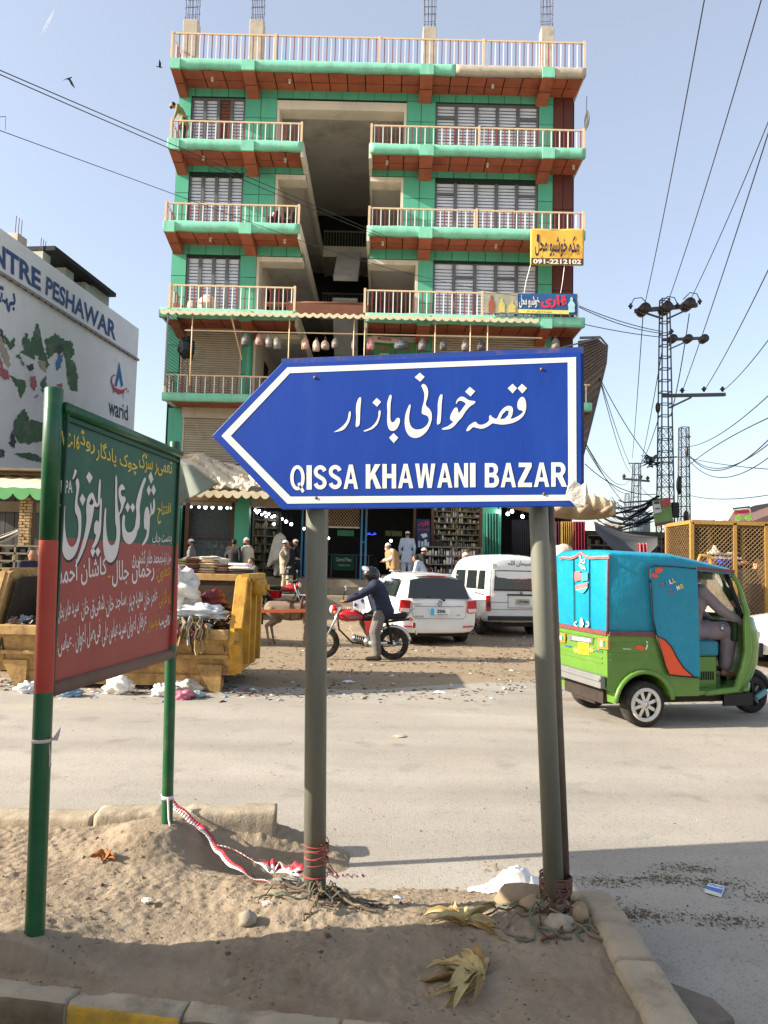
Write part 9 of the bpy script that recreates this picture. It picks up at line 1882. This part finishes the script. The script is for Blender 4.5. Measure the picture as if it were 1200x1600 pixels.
# ============================================================ WIRES
m_wirek = mat('overhead_wire', (52, 50, 54), .6); wn_ = 0
def wire(a, b, sag=0.0, r=.012, label='', n=24, group='overhead wires'):
 a = V(a); b = V(b); s = MB(); s.tube([a + (b - a) * (i / n) - V((0, 0, sag * 4 * (i / n) * (1 - i / n))) for i in range(n + 1)], r, 5, cap=False); o = s.build('overhead_wire', m_wirek, loc=(a + b) / 2, fixn=False); tag(o, label, 'wire', group)
wire(pix(-60, 84, 11), pix(600, 368, 24), .0, .0095, 'upper of the twin wires slanting across the upper left sky'); wire(pix(-60, 90, 11), pix(602, 373, 24), .05, .0095, 'lower of the twin wires slanting across the upper left sky')
wire(pix(-60, 182, 13), pix(470, 376, 24.4), .0, .0085, 'single thin wire slanting below the twin wires at upper left'); wire(pix(470, 376, 24.4), pix(830, 466, 25.3), .2, .009, 'thin wire continuing across the building to the blue banner')
wire(pix(-20, 184, 13), pix(9, 182, 13), 0, .006, 'short bent antenna wire at the left edge'); wire(pix(9, 182, 13), pix(8, 203, 13), 0, .006, 'short upright antenna wire at the left edge')
far = [((1005.5, 484), (1106, -30), 14, 'leftmost wire rising from the tall pylon to the top edge'), ((1040, 482), (1198, -30), 14, 'second wire rising from the tall pylon to the top edge'), ((1075, 476), (1260, 40), 16, 'third wire rising from the tall pylon to the right edge')]
for (a, b, yb, lb) in far: wire(at1(*a), pix(*b, yb), .25, .014, lb)
for (a, b, yb, lb) in (((1066, 612), (1225, 130), 14, 'wire from the left insulator of the low crossarm to the right edge'), ((1100, 611), (1225, 370), 15, 'wire from the middle insulator of the low crossarm to the right edge'), ((1129, 611), (1230, 490), 16, 'wire from the outer insulator of the low crossarm to the right edge')): wire(at1(*a), pix(*b, yb), .15, .014, lb)
for (a, b, lb) in (((1005, 487), (988, 716), 'wire dropping from the tall pylon top to the distant pylon'), ((1035, 545), (1000, 730), 'wire from the tall pylon second arm down to the third pylon'), ((1077, 490), (1048, 650), 'slack wire down the right of the tall pylon')): wire(at1(*a), pix(b[0], b[1], 62 if b[1] > 700 else 30), .3, .02, lb)
for (a, ya_, b, yb, sg_, r, lb) in (((1076, 698), 42, (1230, 590), 20, .4, .018, 'wire sagging from the second pylon towards the right edge, topmost'), ((1074, 708), 42, (1230, 655), 20, 1.2, .02, 'deep sagging wire from the second pylon to the right edge'), ((1074, 708), 42, (1230, 668), 20, 1.0, .018, 'lower sagging wire from the second pylon to the right edge'), ((1074, 716), 42, (1230, 690), 22, 1.1, .018, 'fourth sagging wire right of the second pylon'), ((1074, 729), 42, (1230, 640), 20, -.2, .02, 'straight black cable rising from the second pylon to the right edge'), ((1074, 715), 42, (1230, 735), 24, .1, .016, 'nearly level wire right of the second pylon'), ((1074, 773), 42, (1230, 768), 24, .25, .016, 'lowest level wire right of the second pylon')): wire(pix(*a, ya_), pix(*b, yb), sg_, r, lb)
for (a, ya_, b, yb, sg_, lb) in (((905, 478), 26, (1034, 518), 28, .1, 'upper wire from the building corner to the tall pylon'), ((905, 480), 26, (1034, 521), 28, .15, 'second wire from the building corner to the tall pylon'), ((905, 505), 26, (1034, 527), 28, .05, 'lower level wire from the building corner to the tall pylon'), ((937, 590), 26, (1018, 720), 28, .2, 'first wire fanning from the dark canopy to the pylon knot'), ((937, 590), 26, (992, 740), 62, .4, 'second wire fanning from the dark canopy downwards'), ((937, 592), 26, (985, 738), 62, .6, 'third wire fanning from the dark canopy downwards'), ((916, 694), 26, (990, 740), 62, 1.2, 'deep looping wire from the building to the third pylon'), ((916, 700), 26, (1005, 742), 62, 1.6, 'second looping wire from the building to the third pylon'), ((914, 725), 26, (1026, 772), 28, .35, 'thick dark cable from the building to the tall pylon'), ((916, 695), 26, (990, 800), 40, .3, 'slack wire down to the dim stalls'), ((1022, 722), 28, (1048, 760), 28.5, .1, 'short wire below the pylon knot'), ((992, 740), 62, (1026, 780), 28, .4, 'wire from the third pylon to the poster'), ((1030, 650), 28, (1000, 728), 40, .2, 'wire left of the tall pylon waist')): wire(pix(*a, ya_), pix(*b, yb), sg_, .016, lb)
rr = random.Random(21); s = MB()
for i in range(26):
 a = pix(rr.uniform(925, 975), rr.uniform(775, 815), rr.uniform(30, 45)); b = at1(rr.uniform(1012, 1030), rr.uniform(775, 815)); m = (a + b) / 2 - V((0, 0, rr.uniform(.1, .9))); s.tube([a, (a * .6 + m * .4) - V((0, 0, .1)), m, (b * .6 + m * .4) - V((0, 0, .1)), b], rr.choice((.012, .018, .04)), 4, cap=False)
tag(s.build('cable_tangle', m_wirek, fixn=False, loc=at1(990, 800)), 'tangled mass of street cables left of the pylon poster', 'wire', kind='stuff')
# ============================================================ BIRDS AND CONTRAIL
def bird(px, py, Y, sc, rz, fold, label):
 c = pix(px, py, Y); t = thing('bird', label, 'bird', c, rz); M = WM[t]; s = MB(M); s.sph((0, 0, 0), (.16 * sc, .05 * sc, .05 * sc), 10, 8); s.sph((.16 * sc, 0, .02 * sc), .035 * sc, 8, 6)
 s.prism([V((-.12 * sc, -.03 * sc, 0)), V((-.12 * sc, .03 * sc, 0)), V((-.30 * sc, .06 * sc, 0)), V((-.30 * sc, -.06 * sc, 0))], (0, 0, .01)); s.build('body', m_blk, t)
 for e in (-1, 1): s = MB(M); s.prism([V((.08 * sc, e * .03 * sc, .02)), V((.06 * sc, e * .26 * sc, fold * .2 * sc)), V((-.10 * sc, e * .46 * sc, fold * .36 * sc)), V((-.12 * sc, e * .2 * sc, fold * .12 * sc)), V((-.10 * sc, e * .03 * sc, .0))], (0, 0, .012)); s.build('wing', m_blk, t)
bird(107, 123, 34, .75, radians(150), -1.2, 'larger black bird flying in the left sky'); bird(250, 105, 36, .62, radians(20), 1.0, 'smaller black bird beside the roof corner')
ctr = thing('contrail', 'short double white contrail high in the upper left sky', 'contrail', pix(76, 32, 2500)); s = MB()
for dx in (-2, 2): s.tube([pix(66 + dx, 55, 2500), pix(76 + dx, 35, 2500), pix(86 + dx * .3, 15, 2500)], [.6, 2.2, 1.6], 6)
s.build('vapour', mat('vapour_white', (236, 240, 246), 1, var=0, alpha=.35), ctr, smooth=True)
# ============================================================ ADDED UNSEEN WALL, LEFT OF FRAME: stands in for whatever throws the foreground shade
wl_ = thing('added_shade_wall', 'unseen plain wall added beyond the left edge to throw the foreground shade', 'wall', (-4.3, 0, 0)); s = MB(); e_ = V((-1.37, 2.66, 0)) - V((cos(SUN_AZ), sin(SUN_AZ), 0)) * 2.9
s.box(e_.x - .25, -6.0, -.05, e_.x, e_.y - .0, 3.1); s.build('wall_face', mat('shade_wall_render', (170, 160, 140), .9, var=.15, bump=.01, bs=12), wl_); s = MB(); s.box(e_.x - .30, -6.05, 3.103, e_.x + .05, e_.y, 3.2); s.build('coping', m_conc, wl_)
